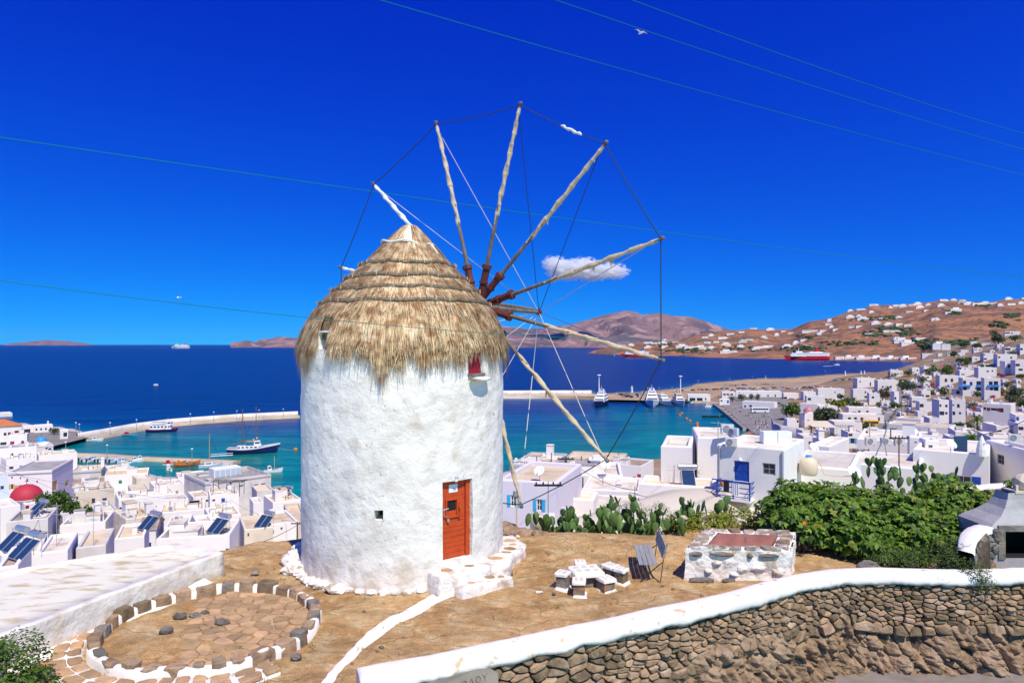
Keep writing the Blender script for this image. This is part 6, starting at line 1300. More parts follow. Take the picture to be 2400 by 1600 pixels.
for px, py, d, r_, rz, lab in ((1264,1124,43,.36,-.5,'rusty oval dish on the lavender house roof'),(1418,1107,62,.50,.2,'big pale dish on the white cube house by the palm'),(2001,1133,39,.42,.3,'grey dish at the end of the low tank wing'),(1907,1066,57,.42,.4,'dish behind the balcony house'),(2229,1060,50,.40,.3,'round dish on the rounded parapet block'),(2178,1010,150,.5,0,'distant dish among the farther houses')): dish(lab, P(px, py, d), r_, rz) if 'farther' not in lab else dish(lab, roof_at(px, py), r_, rz)
rh = house('tiny white roof house with one small window between dish and units', 2166,2190,1031,1.5,1.6,0,'w',[(2181,1044,8,9,'wk')],d=55,skirt=.6)
house('small white chimney block with a dark slot near the roof house', 2134,2156,1024,2.4,1.2,0,'w',[(2146,1031,5,3,'o')],d=58,skirt=.6)
sp_ = thing('roof_spire', 'pointed white chimney horn on the rounded parapet block', 'chimney', P(2301,1068,50)); b = MB(); b.lathe([(.36,0),(.34,.5),(.26,.9),(.10,1.35),(.03,1.5),(0,1.5)], 12); b.build('horn', M['house_n'], sp_); MB().lathe([(0,-.01),(.05,-.01),(.05,.02),(0,.02)], 8, (0,-.30,.95)).build('vent_hole', M['soot_and_shade'], sp_)
dk = MB(); dk.box(-.5,.5,0,.06,-1.3,.7); tag(dk.build('photovoltaic_array', M['pv'], None, loc=P(2252,1043,52)), 'dark blue panel leaning behind the round dish', 'solar panel')
for i in range(26):
    q = st['t'].matrix_basis @ Vector((-st['W']/2+.15+(st['W']-.3)*(i % 13)/12, .3+.35*(i//13), st['h']-.22)); mb = MB(); mb.rock((0,0,0), (.11,.09,.06), i, None, .35, 0); mb.build('roof_tile', M['tile'] if i % 3 else M['stone_b'], st['t']).matrix_basis = st['t'].matrix_basis.inverted() @ Matrix.Translation(q)
pm = palm('tall palm with a ragged crown behind the white cube house', 1390,1140,48,75,75); 
f1 = pole('dark timber pole beside the white cube house with many wires', 1326,1190,1070,58,arms=1,r=.12); pole('bare steel pole in front of the pebbled roof house', 1413,1180,1110,60,'metal',0,.05); pole('thin rusty pole at the terrace corner', 1488,1197,1140,46,'pole_red',0,.03); pole('slender aerial pole by the turquoise shutters', 1285,1240,1127,34,'metal',1,.03); pole('short timber stump pole on the white step walled house', 1366,1150,1118,62,'darkwood',0,.08)
wire('black wire from the timber pole to the white cube house', f1, P(1500,1150,50), .6, .02); wire('black wire from the timber pole back over the lavender roof', f1, P(1210,1078,80), .5, .02); wire('wire sagging over the pebbled roof', P(1475,1152,44), P(1690,1150,39), .5, .015)
tp = thing('tripod_mast', 'leaning pale tripod mast on the long white slab roof', 'mast', P(2068,1068,50)); b = MB(); b.tube([(-.5,0,0),(.1,0,1.3),(.45,0,2.4)], .05, 6); b.tube([(.32,0,0),(.1,0,1.3)], .04, 6); b.build('legs', M['metal'], tp)
pole('rusty mast on the long white slab roof', 2107,1068,1020,50,'pole_red',1,.05,group='masts on the near roofs'); pole('thin aerial mast in front of the gap between houses', 2018,1100,1050,56,'metal',1,.03,group='masts on the near roofs')
sh2 = thing('floodlight_post', 'thin bamboo coloured post with a box floodlight behind the mill', 'lamp post', P(1211,1262,20.5)); MB().tube([(0,0,-.6),(0,0,1.3)], .03, 6).build('post', M['b_cream'], sh2); MB().box(-.12,.12,-.06,.06,1.28,1.42).build('lamp_head', M['grey_p'], sh2)
bl = thing('bollard_lamp', 'short lamp post with a flat cap among the prickly pears', 'lamp post', P(1596,1262,19.6)); MB().tube([(0,0,-.8),(0,0,.42)], .07, 8).build('post', M['b_cream'], bl); MB().box(-.10,.10,-.10,.10,.42,.60).build('lamp_head', M['black'], bl); MB().box(-.15,.15,-.15,.15,.60,.64).build('lamp_cap', M['b_cream'], bl)
bk_ = thing('water_barrel', 'round cream barrel on the white ground below the lavender house', 'barrel', P(1258,1240,36)); MB().lathe([(0,0),(.36,0),(.37,.7),(.35,.74),(0,.74)], 20).build('barrel_body', M['b_cream'], bk_, smooth=True); ct = MB().box(-.3,.3,-.25,.25,0,.72).build('storage_cabinet', M['frame_w'], None, loc=P(1287,1236,36)); tag(ct, 'pale box cabinet beside the cream barrel', 'cabinet')
# ------------------------------------------------------------------ the town on the far side of the bay, climbing the slope
house('long white warehouse with three small dark doors behind the olive trees', 1723,1832,917,5,9,0,'w',[(1779,927,3,5,'o'),(1800,927,3,5,'o'),(1817,927,3,5,'o')],cat='warehouse',name='warehouse')
house('white hall with brown window strip at the end of the warehouse', 1690,1724,918,5.5,9,0,'g',[(1698,924,6,4,'wo'),(1706,924,6,4,'wo'),(1715,924,6,4,'wo')])
house('white portside hall with two wide dark openings facing the yachts', 1610,1665,925,6,10,0,'w',[(1623,936,13,8,'o'),(1640,936,13,8,'o'),(1654,935,3,6,'o')],cat='port hall',name='port_building',wall='house')
house('small white office with blue door by the olive trees', 1685,1710,935,4.5,6,0,'w',[(1691,939,4,4,'wb'),(1706,941,4,7,'db')],cat='office')
house('long low white terminal behind the parked coach', 1740,1822,943,4.5,8,-16,'w',[(1746,952,4,5,'db'),(1759,951,5,5,'wb')],cat='terminal',name='terminal')
house('low white depot with grey openings before the car park', 1833,1872,921,4.5,7,0,'c',[(1838,932,7,5,'o'),(1855,935,12,4,'o')],cat='depot')
house('wide white house with stepped roofs below the parked cars', 1911,1979,911,8,9,0,'w',[(1957,919,3,3,'wb'),(1947,936,8,5,'wl')],chim=((.2,.3,.8,.8),))
house('white house with a small light blue window and roof pots', 1886,1940,928,7.5,8,0,'w',[(1897,935,7,6,'wl'),(1936,936,4,6,'wk')],chim=((.4,.3,.8,.6),(.6,.3,.8,.6)))
house('plain white block joined to the wide stepped house', 1876,1912,918,6,8,0,'w')
rc2 = house('white chapel under a worn pinkish red dome between two trees', 1874,1906,969,7,7,0,'w',[(1894.5,988,5,9,'dr')],cat='chapel',name='chapel',par=.06)
dome(rc2['t'], rc2['W']*.22, rc2['D']*.5, rc2['h'], 2.3, 'dome_pink', .9)
rb_ = MB(); rb_.lathe([(1.2*math.cos(a), 1.2*math.sin(a)) for a in [math.pi/2*k/6 for k in range(7)]], 14, (-rc2['W']*.35, 1.2, rc2['h']-.8)); rb_.build('apse_roof', M['dome_red'], rc2['t'])
house('broad white house with cream roof behind the pink domed chapel', 1874,1925,947,6.5,9,-14,'c',[(1893,956,3,4,'wk')])
house('white wing with one maroon window behind the grey green tree', 1915,1963,952,5,8,0,'c',[(1944,964,5,5,'wr')])
house('long white upper terrace house with two red windows and a planter', 1981,2066,956,4.5,9,0,'w',[(2014,964,5,5,'wr'),(2033,964,5,4,'wr')])
house('long white street house with a row of maroon windows', 1965,2072,973,6.5,11,12,'w',[(1991,980,6,5,'wr'),(2005,980,6,5,'wr'),(2020,981,6,6,'wr'),(2060,982,4,8,'wr')])
rz_ = house('white nightclub with grey lettering above a pale awning', 1942,2021,990,6.5,9,0,'w',[(1982,1012,12,5,'o')],cat='nightclub',name='nightclub')
q = rz_['t'].matrix_basis.inverted() @ P(1953, 1002, rz_['d']); text_mesh('REMEZZO', 26/1600*rz_['d']/3.2, .05, 'grey_p', rz_['t'], (q.x, -.03, q.z), 1.15)
aw = thing('awning', 'pale beige awning on white posts beside the lettered nightclub', 'awning', P(1933, 1020, rz_['d']-4)); b = MB(); b.add([(-4.5,0,3.2),(4.5,0,2.8),(3.4,6,4.6),(-5,6,4.6)], [(0,1,2,3)]); b.add([(-4.5,0,3.1),(4.5,0,2.7),(4.5,0,2.8),(-4.5,0,3.2)], [(0,1,2,3)]); b.build('canopy', M['b_cream'], aw)
for i, x in enumerate((-4.2,-1.2,1.8,4.3)): MB().tube([(x,.2,-2),(x,.2,2.9)], .09, 6).build('post', M['frame_w'], aw)
house('white flat block with a dark door in front of the lettered nightclub', 1971,2026,1013,5.5,7,0,'c',[(1981,1013,9,6,'o'),(1998,1033,10,13,'st')])
house('round cornered white house high over the headland', 1999,2052,886,8,10,0,'w',[(2016,894,3,4,'wk'),(2040,900,3,9,'wk')],chim=((.3,.3,1,.9),(.7,.3,1,.9)))
house('white cubic house with a small blue window beside the red leaved tree', 1993,2044,912,7.5,9,0,'w',[(2028,919,3,5,'wl'),(2029,930,6,5,'wk')],chim=((.5,.3,.8,.5),))
house('shaded white cube with a single square window by the red leaved tree', 2032,2062,921,7,7,0,'w',[(2046,931,5,5,'wk')],wall='house')
house('tall white house with three little blue windows in a row', 2049,2106,891,9,9,0,'w',[(2069,906,4,4,'wb'),(2081,906,2.5,3.5,'wb'),(2088,906,3.5,5,'wb')],chim=((.2,.3,.9,1),(.45,.3,.9,.8),(.7,.3,.9,1)))
house('white tower house with slot window left of the steep street', 2087,2107,917,8,6,0,'w',[(2092,933,4,6,'wk')])
house('white house with crenellated gable chimneys against the sea', 2081,2116,868,6,8,0,'w',chim=((.12,.3,.8,1.1),(.6,.3,.8,1.1)))
house('long low white house stepping toward the sea below the ridge', 2129,2162,862,5,9,0,'w',[(2150,868,3,4,'wk')])
house('white terrace house with deep shaded balconies facing the bay', 2155,2190,859,6.5,9,0,'c',[(2164,867,10,4,'o'),(2180,867,10,4,'o')])
house('tall plain white house with slim towers and a red awning below', 2184,2236,843,9,10,0,'w',[(2225,850,3,3,'wk')],chim=((.1,.3,.7,.9),(.5,.3,.7,.7)))
rd2 = MB(); rd2.add([(-5,0,0),(5,0,0),(5,-3,-1),(-5,-3,-1)], [(0,1,2,3)]); rd2.add([(-5,0,.02),(5,0,.02),(4,-1.5,-.2)], [(0,2,1)]); tag(rd2.build('awning', M['red_p'], None, loc=P(2218,858,585)), 'bright red awning in front of the tall plain white house', 'awning')
house('white bungalow beside the green bush under the terrace house', 2149,2184,880,4.5,8,0,'w',[(2156,886,4,4,'wk'),(2175,884,4,4,'wk')])
house('white cube house with two pinkish red shuttered windows', 2193,2249,880,7,9,16,'w',[(2217,891,5,8,'wr'),(2231,891,5,8,'wr')])
ho = house('white hotel front with bright blue balcony doors and rails', 2246,2300,886,11,9,14,'w',[(2252,896,6,9,'wl'),(2267,896,7,9,'wl'),(2276,899,5,9,'wl'),(2296,898,9,10,'wl'),(2296,912,9,8,'wb'),(2252,910,7,8,'wb'),(2266,910,7,8,'wb')],cat='hotel',name='hotel')
h2_ = house('white hotel end block with four blue windows behind the cypress', 2299,2345,886,11,9,10,'w',[(2322,898,7,9,'wl'),(2334,898,8,10,'wl'),(2324,911,5,7,'wb'),(2335,911,8,9,'wb')],cat='hotel',name='hotel')
for H_, xs in ((ho, (2252,2268,2296)), (h2_, (2322,2334))):
    for px in xs:
        Mi_ = H_['t'].matrix_basis.inverted(); o = Mi_ @ Vector((0,0,CZ)); q = Mi_ @ P(px, 903, H_['d']); s = o.y/(o.y-q.y); q = o+(q-o)*s; MB().box(q.x-1.4, q.x+1.4, -.8, -.02, q.z-.6, q.z+.35).build('balcony', M['sky_blue'], H_['t'])
house('low white ground floor with grey shade beneath the blue hotel', 2230,2300,914,4.5,6,0,'w',[(2234,919,8,7,'o'),(2273,922,12,6,'o'),(2286,922,6,6,'o')])
house('white house with two dark square windows above the hotel', 2283,2336,861,7.5,9,16,'w',[(2315,870,4,4,'wk'),(2326,869,3,4,'wk')],chim=((.4,.2,.8,.7),))
house('small white house with a flat annex above the hotel', 2240,2284,867,5,8,0,'w',[(2257,877,6,3,'wk')])
house('white house with tall pillars on the slope over the magenta bush', 2343,2372,846,9,9,0,'w',[(2375,858,8,6,'wr')])
house('broad white villa with brown windows at the picture edge', 2368,2412,844,9,10,0,'w',[(2375,855,8,6,'wr'),(2392,866,8,5,'wk')])
house('white villa with two small red windows high on the slope', 2328,2384,830,7,9,0,'w',[(2342,837,4,4,'wr'),(2370,838,4,4,'wr')])
house('white cottage with blue shade next to the two red window villa', 2297,2329,827,6.5,8,0,'w',[(2307,831,3,3,'wk'),(2304,841,6,4,'wk')])
house('white villa with grey glazed veranda near the slope top', 2348,2385,814,6,8,0,'w',[(2357,818,10,5,'ww'),(2372,819,12,6,'ww')])
house('white villa with chimneys at the picture edge on the slope top', 2382,2415,806,8,8,0,'w',[(2392,818,5,5,'wk')])
house('topmost white villa with a dark arch on the slope crest', 2352,2391,776,9,9,14,'w',[(2372,781,3,3,'wk'),(2362,789,5,4,'o'),(2361,780,9,3,'o')],chim=((.4,.3,.8,1),(.8,.3,.8,1)))
house('white house with notched walls left of the topmost villa', 2298,2327,804,6.5,8,0,'w')
house('long white row with low walls beneath the slope gardens', 2271,2298,836,4,7,0,'w')
house('little white house among bushes beside the long row', 2246,2272,832,5,7,0,'w')
house('white house half hidden by grey bushes near the coast road', 2238,2262,826,5,7,0,'w')
house('small white house over the dusty road bend', 2249,2270,820,5,7,0,'w')
house('white villa with cream terraces beside the coast road', 2205,2228,806,6,7,0,'w',d=1250)
house('white twin villas above the coast road', 2184,2206,806,6,7,0,'w',d=1300)
house('white villas by the water at the coast road', 2158,2190,828,9,14,0,'w',d=1500)
house('low white buildings at the head of the bay', 2180,2230,836,8,14,0,'w',d=1400)
house('white cottage with two light blue windows beside the street', 2150,2181,915,5,7,0,'w',[(2156,927,4,6,'wl'),(2164,927,4,6,'wl'),(2174,928,8,5,'o')])
house('small cream topped shop on the bend of the street', 2131,2172,931,5,7,0,'w',[(2142,941,6,4,'wk')],cat='shop',name='shop')
pr_ = house('brown pergola roofed tavern with white umbrellas', 2146,2184,941,5.5,7,0,'b',[(2155,950,8,8,'o'),(2172,950,12,8,'o')],cat='tavern',name='tavern')
house('white two storey house with pale wooden balcony over a blue shop', 2184,2225,937,10,8,0,'w',[(2196,950,4,6,'wb'),(2205,950,7,6,'wo'),(2218,951,5,6,'wb'),(2204,968,10,9,'wb'),(2218,968,5,6,'wl')],chim=((.05,.2,.7,.8),))
house('white two storey house with an orange framed blue door', 2224,2263,937,10,8,0,'w',[(2231,949,3,4,'wb'),(2246,951,5,9,'wk'),(2230,968,5,9,'wk'),(2241,970,5,9,'do'),(2250,968,4,6,'wl')],chim=((.02,.2,.7,.9),(.9,.2,.7,.9)))
vs = house('white house with dark red shutters and a red railed stair', 2303,2380,948,10,9,-8,'w',[(2308,957,4,7,'wr'),(2314,957,4,7,'wr'),(2329,959,9,7,'sr'),(2347,961,6,10,'wr'),(2357,959,6,6,'wr')],chim=((.2,.3,.7,.6),(.6,.3,.7,.6)))
house('low white block with a flat round water tank on top', 2143,2174,965,4.5,7,0,'w')
house('white house with outer stair and three blue doors', 2100,2175,982,6,9,-14,'c',[(2112,991,4,7,'db'),(2124,993,4,8,'db'),(2138,995,5,9,'db')])
house('white house with a cream roof and two slot windows beside the stair', 2165,2202,980,6.5,7,0,'c',[(2189,992,2,5,'wk'),(2195,992,2,5,'wk')])
house('long grey shaded white building at the foot of the stair house', 2078,2240,1002,5,10,-10,'c',[(2100,1012,4,8,'db'),(2108,1013,4,8,'db'),(2121,1016,3,6,'db'),(2190,1011,5,6,'wk')])
house('white flat row in front of the palm garden', 2222,2300,1013,4,8,10,'w',[(2270,1023,5,4,'wk')])
house('white house with a sloping white canopy below the red shutter house', 2302,2366,998,6,9,0,'w',[(2325,1012,10,8,'o'),(2340,1012,6,7,'wk')])
bb_ = house('white building with open balconies at the picture edge', 2362,2420,993,9,9,14,'w',[(2376,1003,9,8,'o'),(2390,1004,9,8,'o'),(2375,1019,5,8,'wk'),(2388,1020,6,7,'wk')])
house('white house joined above the open balcony building', 2366,2420,974,6,8,0,'c',[(2385,963,5,9,'db')])
house('white rows of flats seen behind the long slab with units', 2135,2215,1020,4.5,8,0,'w',[(2160,1030,7,6,'wt'),(2195,1027,5,4,'wk')],d=175)
house('white terrace strip with railing behind the rounded parapet block', 2290,2400,1027,4,9,0,'w',d=120)
house('white strip house between dish and spire in the middle distance', 2210,2262,1030,4,7,0,'w',d=110)
house('low white boat shed roof beyond the balcony house', 1868,1915,1022,4,6,0,'w',d=170); house('white kiosk with a long roof by the beach wall', 1866,1898,1008,3.5,6,0,'w',d=260,cat='kiosk')
house('white cabin with pale chimney between the balcony house and nightclub', 1905,1934,1030,4.5,6,0,'w',chim=((.5,.3,1.0,1.6),),d=120)
house('white gate house beside the grey curving beach wall', 1838,1872,982,4.5,6,0,'w',[(1871,986,4,6,'o')])
house('low white house behind the street trees left of the stair house', 2026,2062,1005,4.5,7,0,'w',d=300)
bwall = thing('beach_wall', 'curving whitewashed sea wall above the crowded little beach', 'wall'); WP_ = [P(1808,990,340),P(1812,1004,320),P(1830,1012,310),P(1850,1015,305),P(1872,1018,300)]; V = []
for i in range(25):
    t_ = i/24*4; j = min(int(t_), 3); p = WP_[j].lerp(WP_[j+1], t_-j); V += [(p.x, p.y, p.z-2), (p.x, p.y, p.z+3.0), (p.x+.3, p.y+.6, p.z+3.05), (p.x+.3, p.y+.7, p.z-2)]
np_mesh('wall_body', V, grid_faces(25, 4), M['quay_w'], bwall)
rw = thing('retaining_wall', 'grey brown stone retaining wall under the blue hotel', 'wall'); p0, p1 = P(2224,926,360), P(2300,932,350); V = []
for i in range(9): p = p0.lerp(p1, i/8); V += [(p.x,p.y,p.z-4),(p.x,p.y,p.z+.3),(p.x,p.y+.8,p.z+.3)]
np_mesh('wall_body', V, grid_faces(9, 3), M['stone_bs'], rw)
# ---- smaller houses that fill the slope between the ones above
LM = [(2295,905,'blue hotel'),(2340,965,'red shuttered house'),(1890,980,'pink domed chapel'),(1985,1000,'lettered nightclub'),(2115,950,'steep street'),(2370,790,'topmost villa'),(2166,885,'white bungalow'),(2220,885,'pink window house'),(2213,850,'tall house with towers'),(2320,830,'two red window villa'),(2075,905,'three blue window house'),(2140,990,'stair house'),(2225,955,'wooden balcony house'),(1945,925,'wide stepped house'),(2385,1005,'open balcony building'),(2060,1010,'yellow minibus'),(2270,1020,'palm garden')]
TAKEN = [(H['x0'], H['x1'], H['py'], H['py']+H['h']/H['d']*F) for H in HOUSES]; FR = random.Random(31); cnt = {}; tries = 0; made_ = 0
while made_ < 70 and tries < 1500:
    tries += 1; px = FR.uniform(1890, 2398); lo_y = 1000-max(0, px-2000)*.52; py = FR.uniform(max(800, lo_y-75), 1018); w_ = FR.uniform(11, 26); hh = FR.uniform(6, 12)
    if py < 900-(px-2050)*.33 and px < 2200: continue
    if any(a-3 < px < c+3 and b-3 < py+hh*.3 < e+1 for a, c, b, e in TAKEN): continue
    k = min(LM, key=lambda l: abs(l[0]-px)+1.6*abs(l[1]-py)); i = cnt.get(k[2], 0); cnt[k[2]] = i+1
    d_ = ground(px, py+hh).y; H_ = house(nth(i)+' of the little white houses squeezed in around the '+k[2], px-w_/2, px+w_/2, py, max(3, hh/F*d_), FR.uniform(5, 8), 0, FR.choice('wwwc'), d=d_, group='little white houses filling the slope', chim=((FR.random(), .3, .6, .8),) if FR.random() < .4 else ()); TAKEN.append((px-w_/2, px+w_/2, py, py+hh)); made_ += 1
gi = {}
for _ in range(46):                    # shrubs and small trees in the gardens
    px = FR.uniform(1900, 2398); py = FR.uniform(1010-max(0, px-2000)*.52-75, 1015)
    if py < 905-(px-2050)*.30: continue
    k = min(LM, key=lambda l: abs(l[0]-px)+1.6*abs(l[1]-py)); i = gi.get(k[2], 0); gi[k[2]] = i+1; lf, nm = FR.choice((('leaf_mid','green'),('leaf_dark','dark green'),('leaf_olive','grey green'),('leaf_mid','green')))
    tree(nth(i)+' of the '+nm+' garden shrubs dotted around the '+k[2], px, py, FR.uniform(9, 17), FR.uniform(14, 28), lf, 240, 'shrub', 'garden_shrub', 'garden shrubs on the slope')
# ---- cars, coach, bikes, people
def car_mesh(cm):
    def f():
        b = MB(); prof = [(-2.1,.35),(-2.1,.75),(-1.95,.9),(-1.0,.95),(1.2,.95),(1.9,.82),(2.1,.7),(2.1,.35)]
        V = [(x,-.85,z) for x, z in prof]+[(x,.85,z) for x, z in prof]; n = len(prof); b.add(V, [tuple(range(n)), tuple(range(2*n-1, n-1, -1))]+[(i,n+i,n+(i+1)%n,(i+1)%n) for i in range(n)])
        V = [(-1.75,-.8,.93),(.95,-.8,.93),(.35,-.66,1.42),(-1.35,-.66,1.42),(-1.75,.8,.93),(.95,.8,.93),(.35,.66,1.42),(-1.35,.66,1.42)]; b.add(V, [(0,1,2,3),(5,4,7,6),(1,5,6,2),(4,0,3,7)], 1); b.add([(.34,-.65,1.425),(.34,.65,1.425),(-1.34,.65,1.425),(-1.34,-.65,1.425)], [(0,1,2,3)], 0)
        for x in (-1.3, 1.3):
            for y in (-.86, .72): b.tube([(x,y,.32),(x,y+.14,.32)], .32, 10, 2)
        return mesh_of(b, 'car', [M[cm], M['glass'], M['black']])
    return cached(('car', cm), f)
CC = [('b_white','white'),('c_silver','silver'),('b_grey','grey'),('b_black','black'),('b_red','red'),('b_blue','blue'),('b_yellow','yellow'),('b_pale','pale blue')]; rc_ = random.Random(5)
def car(px, py, c, lab, rz, g): p = ground(px, py); o = inst('car', car_mesh(c[0]), None, p+Vector((0,0,.3)), (0,0,rz)); tag(o, lab.format(c[1]), 'car', g)
used_ = []
for row, (xa, xb, ya, yb, n, where) in enumerate(((1702,1830,905,902,17,'upper headland car park'),(1705,1838,913,911,20,'middle headland row'),(1700,1800,917,916,13,'row behind the warehouse'),(1835,1915,913,909,13,'parking before the stepped house'),(1445,1505,926,925,10,'quay between the yachts'),(1462,1500,932,931,7,'front quay row'),(1590,1700,918,912,13,'strip behind the port hall'))):
    for i in range(n):
        t = (i+rc_.uniform(-.3,.3))/(n-1); c = CC[rc_.choice([0,0,0,1,1,2,3,3,4,5,6,7])]; car(xa+(xb-xa)*t, ya+(yb-ya)*t+rc_.uniform(-1,1), c, 'small {} car, '+nth(i)+' from the sea end, '+where, rc_.uniform(-.5,.5)+(1.3 if i % 2 else 0), 'cars parked round the harbour')
for px, py, c, lab in ((1957,893,5,'{} car on the headland road nearest the rounded house'),(1976,892,3,'{} car rolling on the headland road'),(1993,891,3,'low {} car at the end of the headland road'),(1796,977,1,'{} car parked alone below the coach'),(1840,953,0,'{} car on the ramp beside the green tree'),(1822,948,3,'{} car at the top of the ramp'),(2123,934,3,'{} car driving up the steep street'),(2117,950,0,'{} car in the steep street'),(2212,935,0,'{} car over the retaining wall'),(2330,934,4,'{} car under the trees by the hotel wall'),(2343,928,4,'bright {} car by the grey green trees'),(2088,1015,5,'{} car beside the street palms'),(1844,998,1,'{} car by the beach wall')): car(px, py, CC[c], lab, rc_.uniform(-.4,.4), 'cars in the streets')
def bus(px, py, Lpx, lab, body, rz=0):
    p = ground(px, py); L = Lpx/F*p.y; t = thing('bus', lab, 'bus', p+Vector((0,0,.35)), rz); b = MB(); b.box(-L/2, L/2, -1.2, 1.2, .4, 3.1); b.box(-L/2+.2, L/2-.2, -1.1, 1.1, 3.103, 3.25); b.build('body', M[body], t)
    n = 6
    for i in range(n): x = -L/2+.5+(L-1)*i/n; MB().box(x+.04, x+(L-1)/n-.04, -1.23, -1.205, 1.75, 2.75).build('window', M['glass'], t)
    MB().box(-L/2-.02, -L/2-.003, -1.05, 1.05, 1.2, 2.8).build('windscreen', M['glass'], t)
    for x in (-L/2+2, L/2-2.6): MB().tube([(x,-1.22,.5),(x,1.22,.5)], .5, 14).build('wheel', M['black'], t)
bus(1781, 968, 41, 'long white coach with dark windows parked on the quay', 'b_white'); bus(2039, 1003, 38, 'ochre yellow minibus in front of the street house', 'b_yellow')
def person_me(c1, c2):
    def f():
        b = MB(); b.tube([(-.10,0,0),(-.09,0,.45),(-.05,0,.85),(0,0,1.0),(0,0,1.35),(0,0,1.48),(0,0,1.55),(0,0,1.72),(0,0,1.76)], [.06,.075,.10,.17,.20,.12,.07,.105,.04], 7); b.tube([(.12,.05,0),(.10,.03,.45),(.05,0,.85)], [.06,.075,.10], 6); b.tube([(-.2,0,1.38),(-.27,0,1.1),(-.25,-.08,.85)], [.06,.05,.035], 5); b.tube([(.2,0,1.38),(.27,0,1.1),(.25,-.08,.85)], [.06,.05,.035], 5)
        b.m = [1 if b.v[fc[0]][2] < .9 else 0 for fc in b.f]; return mesh_of(b, 'person', [M[c1], M[c2]])
    return cached(('per', c1, c2), f)
PC = [('b_white','b_blue','white top and blue shorts'),('b_red','b_white','red top and white trousers'),('b_black','b_black','dark clothes'),('b_blue','b_grey','blue top and grey trousers'),('b_orange','b_white','orange top'),('b_white','b_black','white top and dark trousers')]
for i in range(34):
    k = i % 6; px, py = (1768+i*1.35, rc_.uniform(990,1018)) if i < 24 else (rc_.uniform(1712,1770), 0)
    if i >= 24: py = 950+(px-1712)*.72+rc_.uniform(-3,3)
    p = ground(px, py); o = inst('person', person_me(*PC[k][:2]), None, p+Vector((0,0,.35)), (0,0,rc_.uniform(0,6))); tag(o, 'person in '+PC[k][2]+', '+nth(i if i < 24 else i-24)+(' from the quay in the beach crowd' if i < 24 else ' of those walking along the quay'), 'person', 'people on the beach and quay')
def bike_me():
    b = MB(); [b.tube([(x-.3,0,.3),(x+.3,0,.3)], .05, 4) or b.tube([(x,-.06,.3),(x,.06,.3)], .3, 10) for x in (-.65,.65)]; b.rock((0,0,.6), (.6,.18,.22), 3, None, .1, 0); b.tube([(.5,0,.3),(.4,0,1.0)], .05, 5); b.tube([(.4,-.3,1.0),(.4,.3,1.0)], .04, 5); b.rock((-.3,0,.8), (.4,.15,.1), 4, None, .1, 0); return mesh_of(b, 'motor_scooter', M['b_black'])
for i in range(24):
    t = i/23; o = inst('motor_scooter', cached('bike', bike_me), None, ground(2072+34*t+rc_.uniform(-2,2), 1012-55*t+rc_.uniform(-2,2))+Vector((0,0,.7)), (0,0,rc_.uniform(-.5,.5))); tag(o, 'dark parked scooter, '+nth(i)+' up the steep street from the minibus', 'scooter', 'scooters along the steep street')
# ---- vegetation of the far town
T_ = [(1856,985,44,44,'leaf_mid',800,'big bright green tree beside the white ramp'),(1934,998,44,64,'leaf_olive',900,'wide grey green tree between the pink domed chapel and the nightclub'),(1957,958,20,44,'leaf_yel',500,'yellowish spreading tree behind the maroon window wing'),(1985,952,22,32,'leaf_mid',400,'green tree left of the long upper terrace house'),(2000,956,20,26,'leaf_mid',350,'green tree joining the hedge by the upper terrace house'),(1902,1014,26,22,'leaf_dark',350,'small dark tree beside the pale awning'),(2031,1016,30,22,'leaf_dark',400,'dark tree in front of the yellow minibus'),(2126,922,30,32,'leaf_olive',700,'tall grey green tree beside the steep street'),(2113,914,24,20,'leaf_mid',400,'green tree touching the three blue window house'),(2139,918,24,22,'leaf_olive',400,'thin olive tree at the top of the steep street'),(2074,945,32,30,'leaf_rust',600,'reddish brown tree beside the shaded white cube'),(2092,960,20,24,'leaf_mid',420,'round green tree beside the street bikes'),(2161,906,24,26,'leaf_mid',450,'bright green tree beside the white bungalow'),(2130,882,14,22,'leaf_mid',350,'green tree below the long low seaside house'),(2213,934,28,26,'leaf_mid',500,'leafy green tree over the grey retaining wall'),(2180,926,14,24,'leaf_mid',350,'bush like tree with magenta flowers beside the blue window cottage'),(2222,880,24,34,'leaf_mid',500,'wide green tree below the red awning'),(2252,852,14,30,'leaf_dark',400,'dark green tree before the little house among bushes'),(2270,850,12,36,'leaf_mid',400,'trimmed green tree under the long white row'),(2310,866,10,36,'leaf_dark',400,'long dark tree mass below the two red window villa'),(2236,838,16,24,'leaf_dark',400,'dark tree over the coast houses'),(2260,815,14,28,'leaf_dark',400,'dark tree behind the dusty road houses'),(2290,820,16,26,'leaf_mid',400,'green tree left of the notched wall house'),(2340,808,26,34,'leaf_olive',600,'olive green trees on the crest slope'),(2330,798,26,22,'leaf_dark',450,'dark tall tree beside the topmost villa'),(2380,800,14,30,'leaf_mid',350,'green tree under the topmost villa'),(2385,940,30,40,'leaf_olive',800,'large grey olive tree at the picture edge below the hotel'),(2365,945,20,34,'leaf_olive',600,'grey olive tree beside the bright red car'),(2398,960,24,30,'leaf_dark',500,'dark olive tree at the edge over the red shutter house'),(2250,1012,26,22,'leaf_dark',500,'dark upright tree before the palm garden'),(2265,1010,20,30,'leaf_mid',450,'green tree of the palm garden'),(2217,1040,18,24,'leaf_mid',450,'rounded green tree behind the tiny roof house'),(2210,1003,10,40,'leaf_mid',400,'low hedge like tree beside the round blue gate'),(2094,885,10,24,'leaf_mid',300,'bushy tree behind the crenellated house'),(2360,912,18,22,'leaf_mid',350,'bush like tree beside the brown slope at the hotel'),(2395,890,12,24,'leaf_dark',300,'dark tree by the brown slope near the picture edge'),(2385,868,14,26,'leaf_rust',350,'red tinged tree below the broad villa')]
for a in T_: tree(a[6], a[0], a[1], a[2], a[3], a[4], a[5])
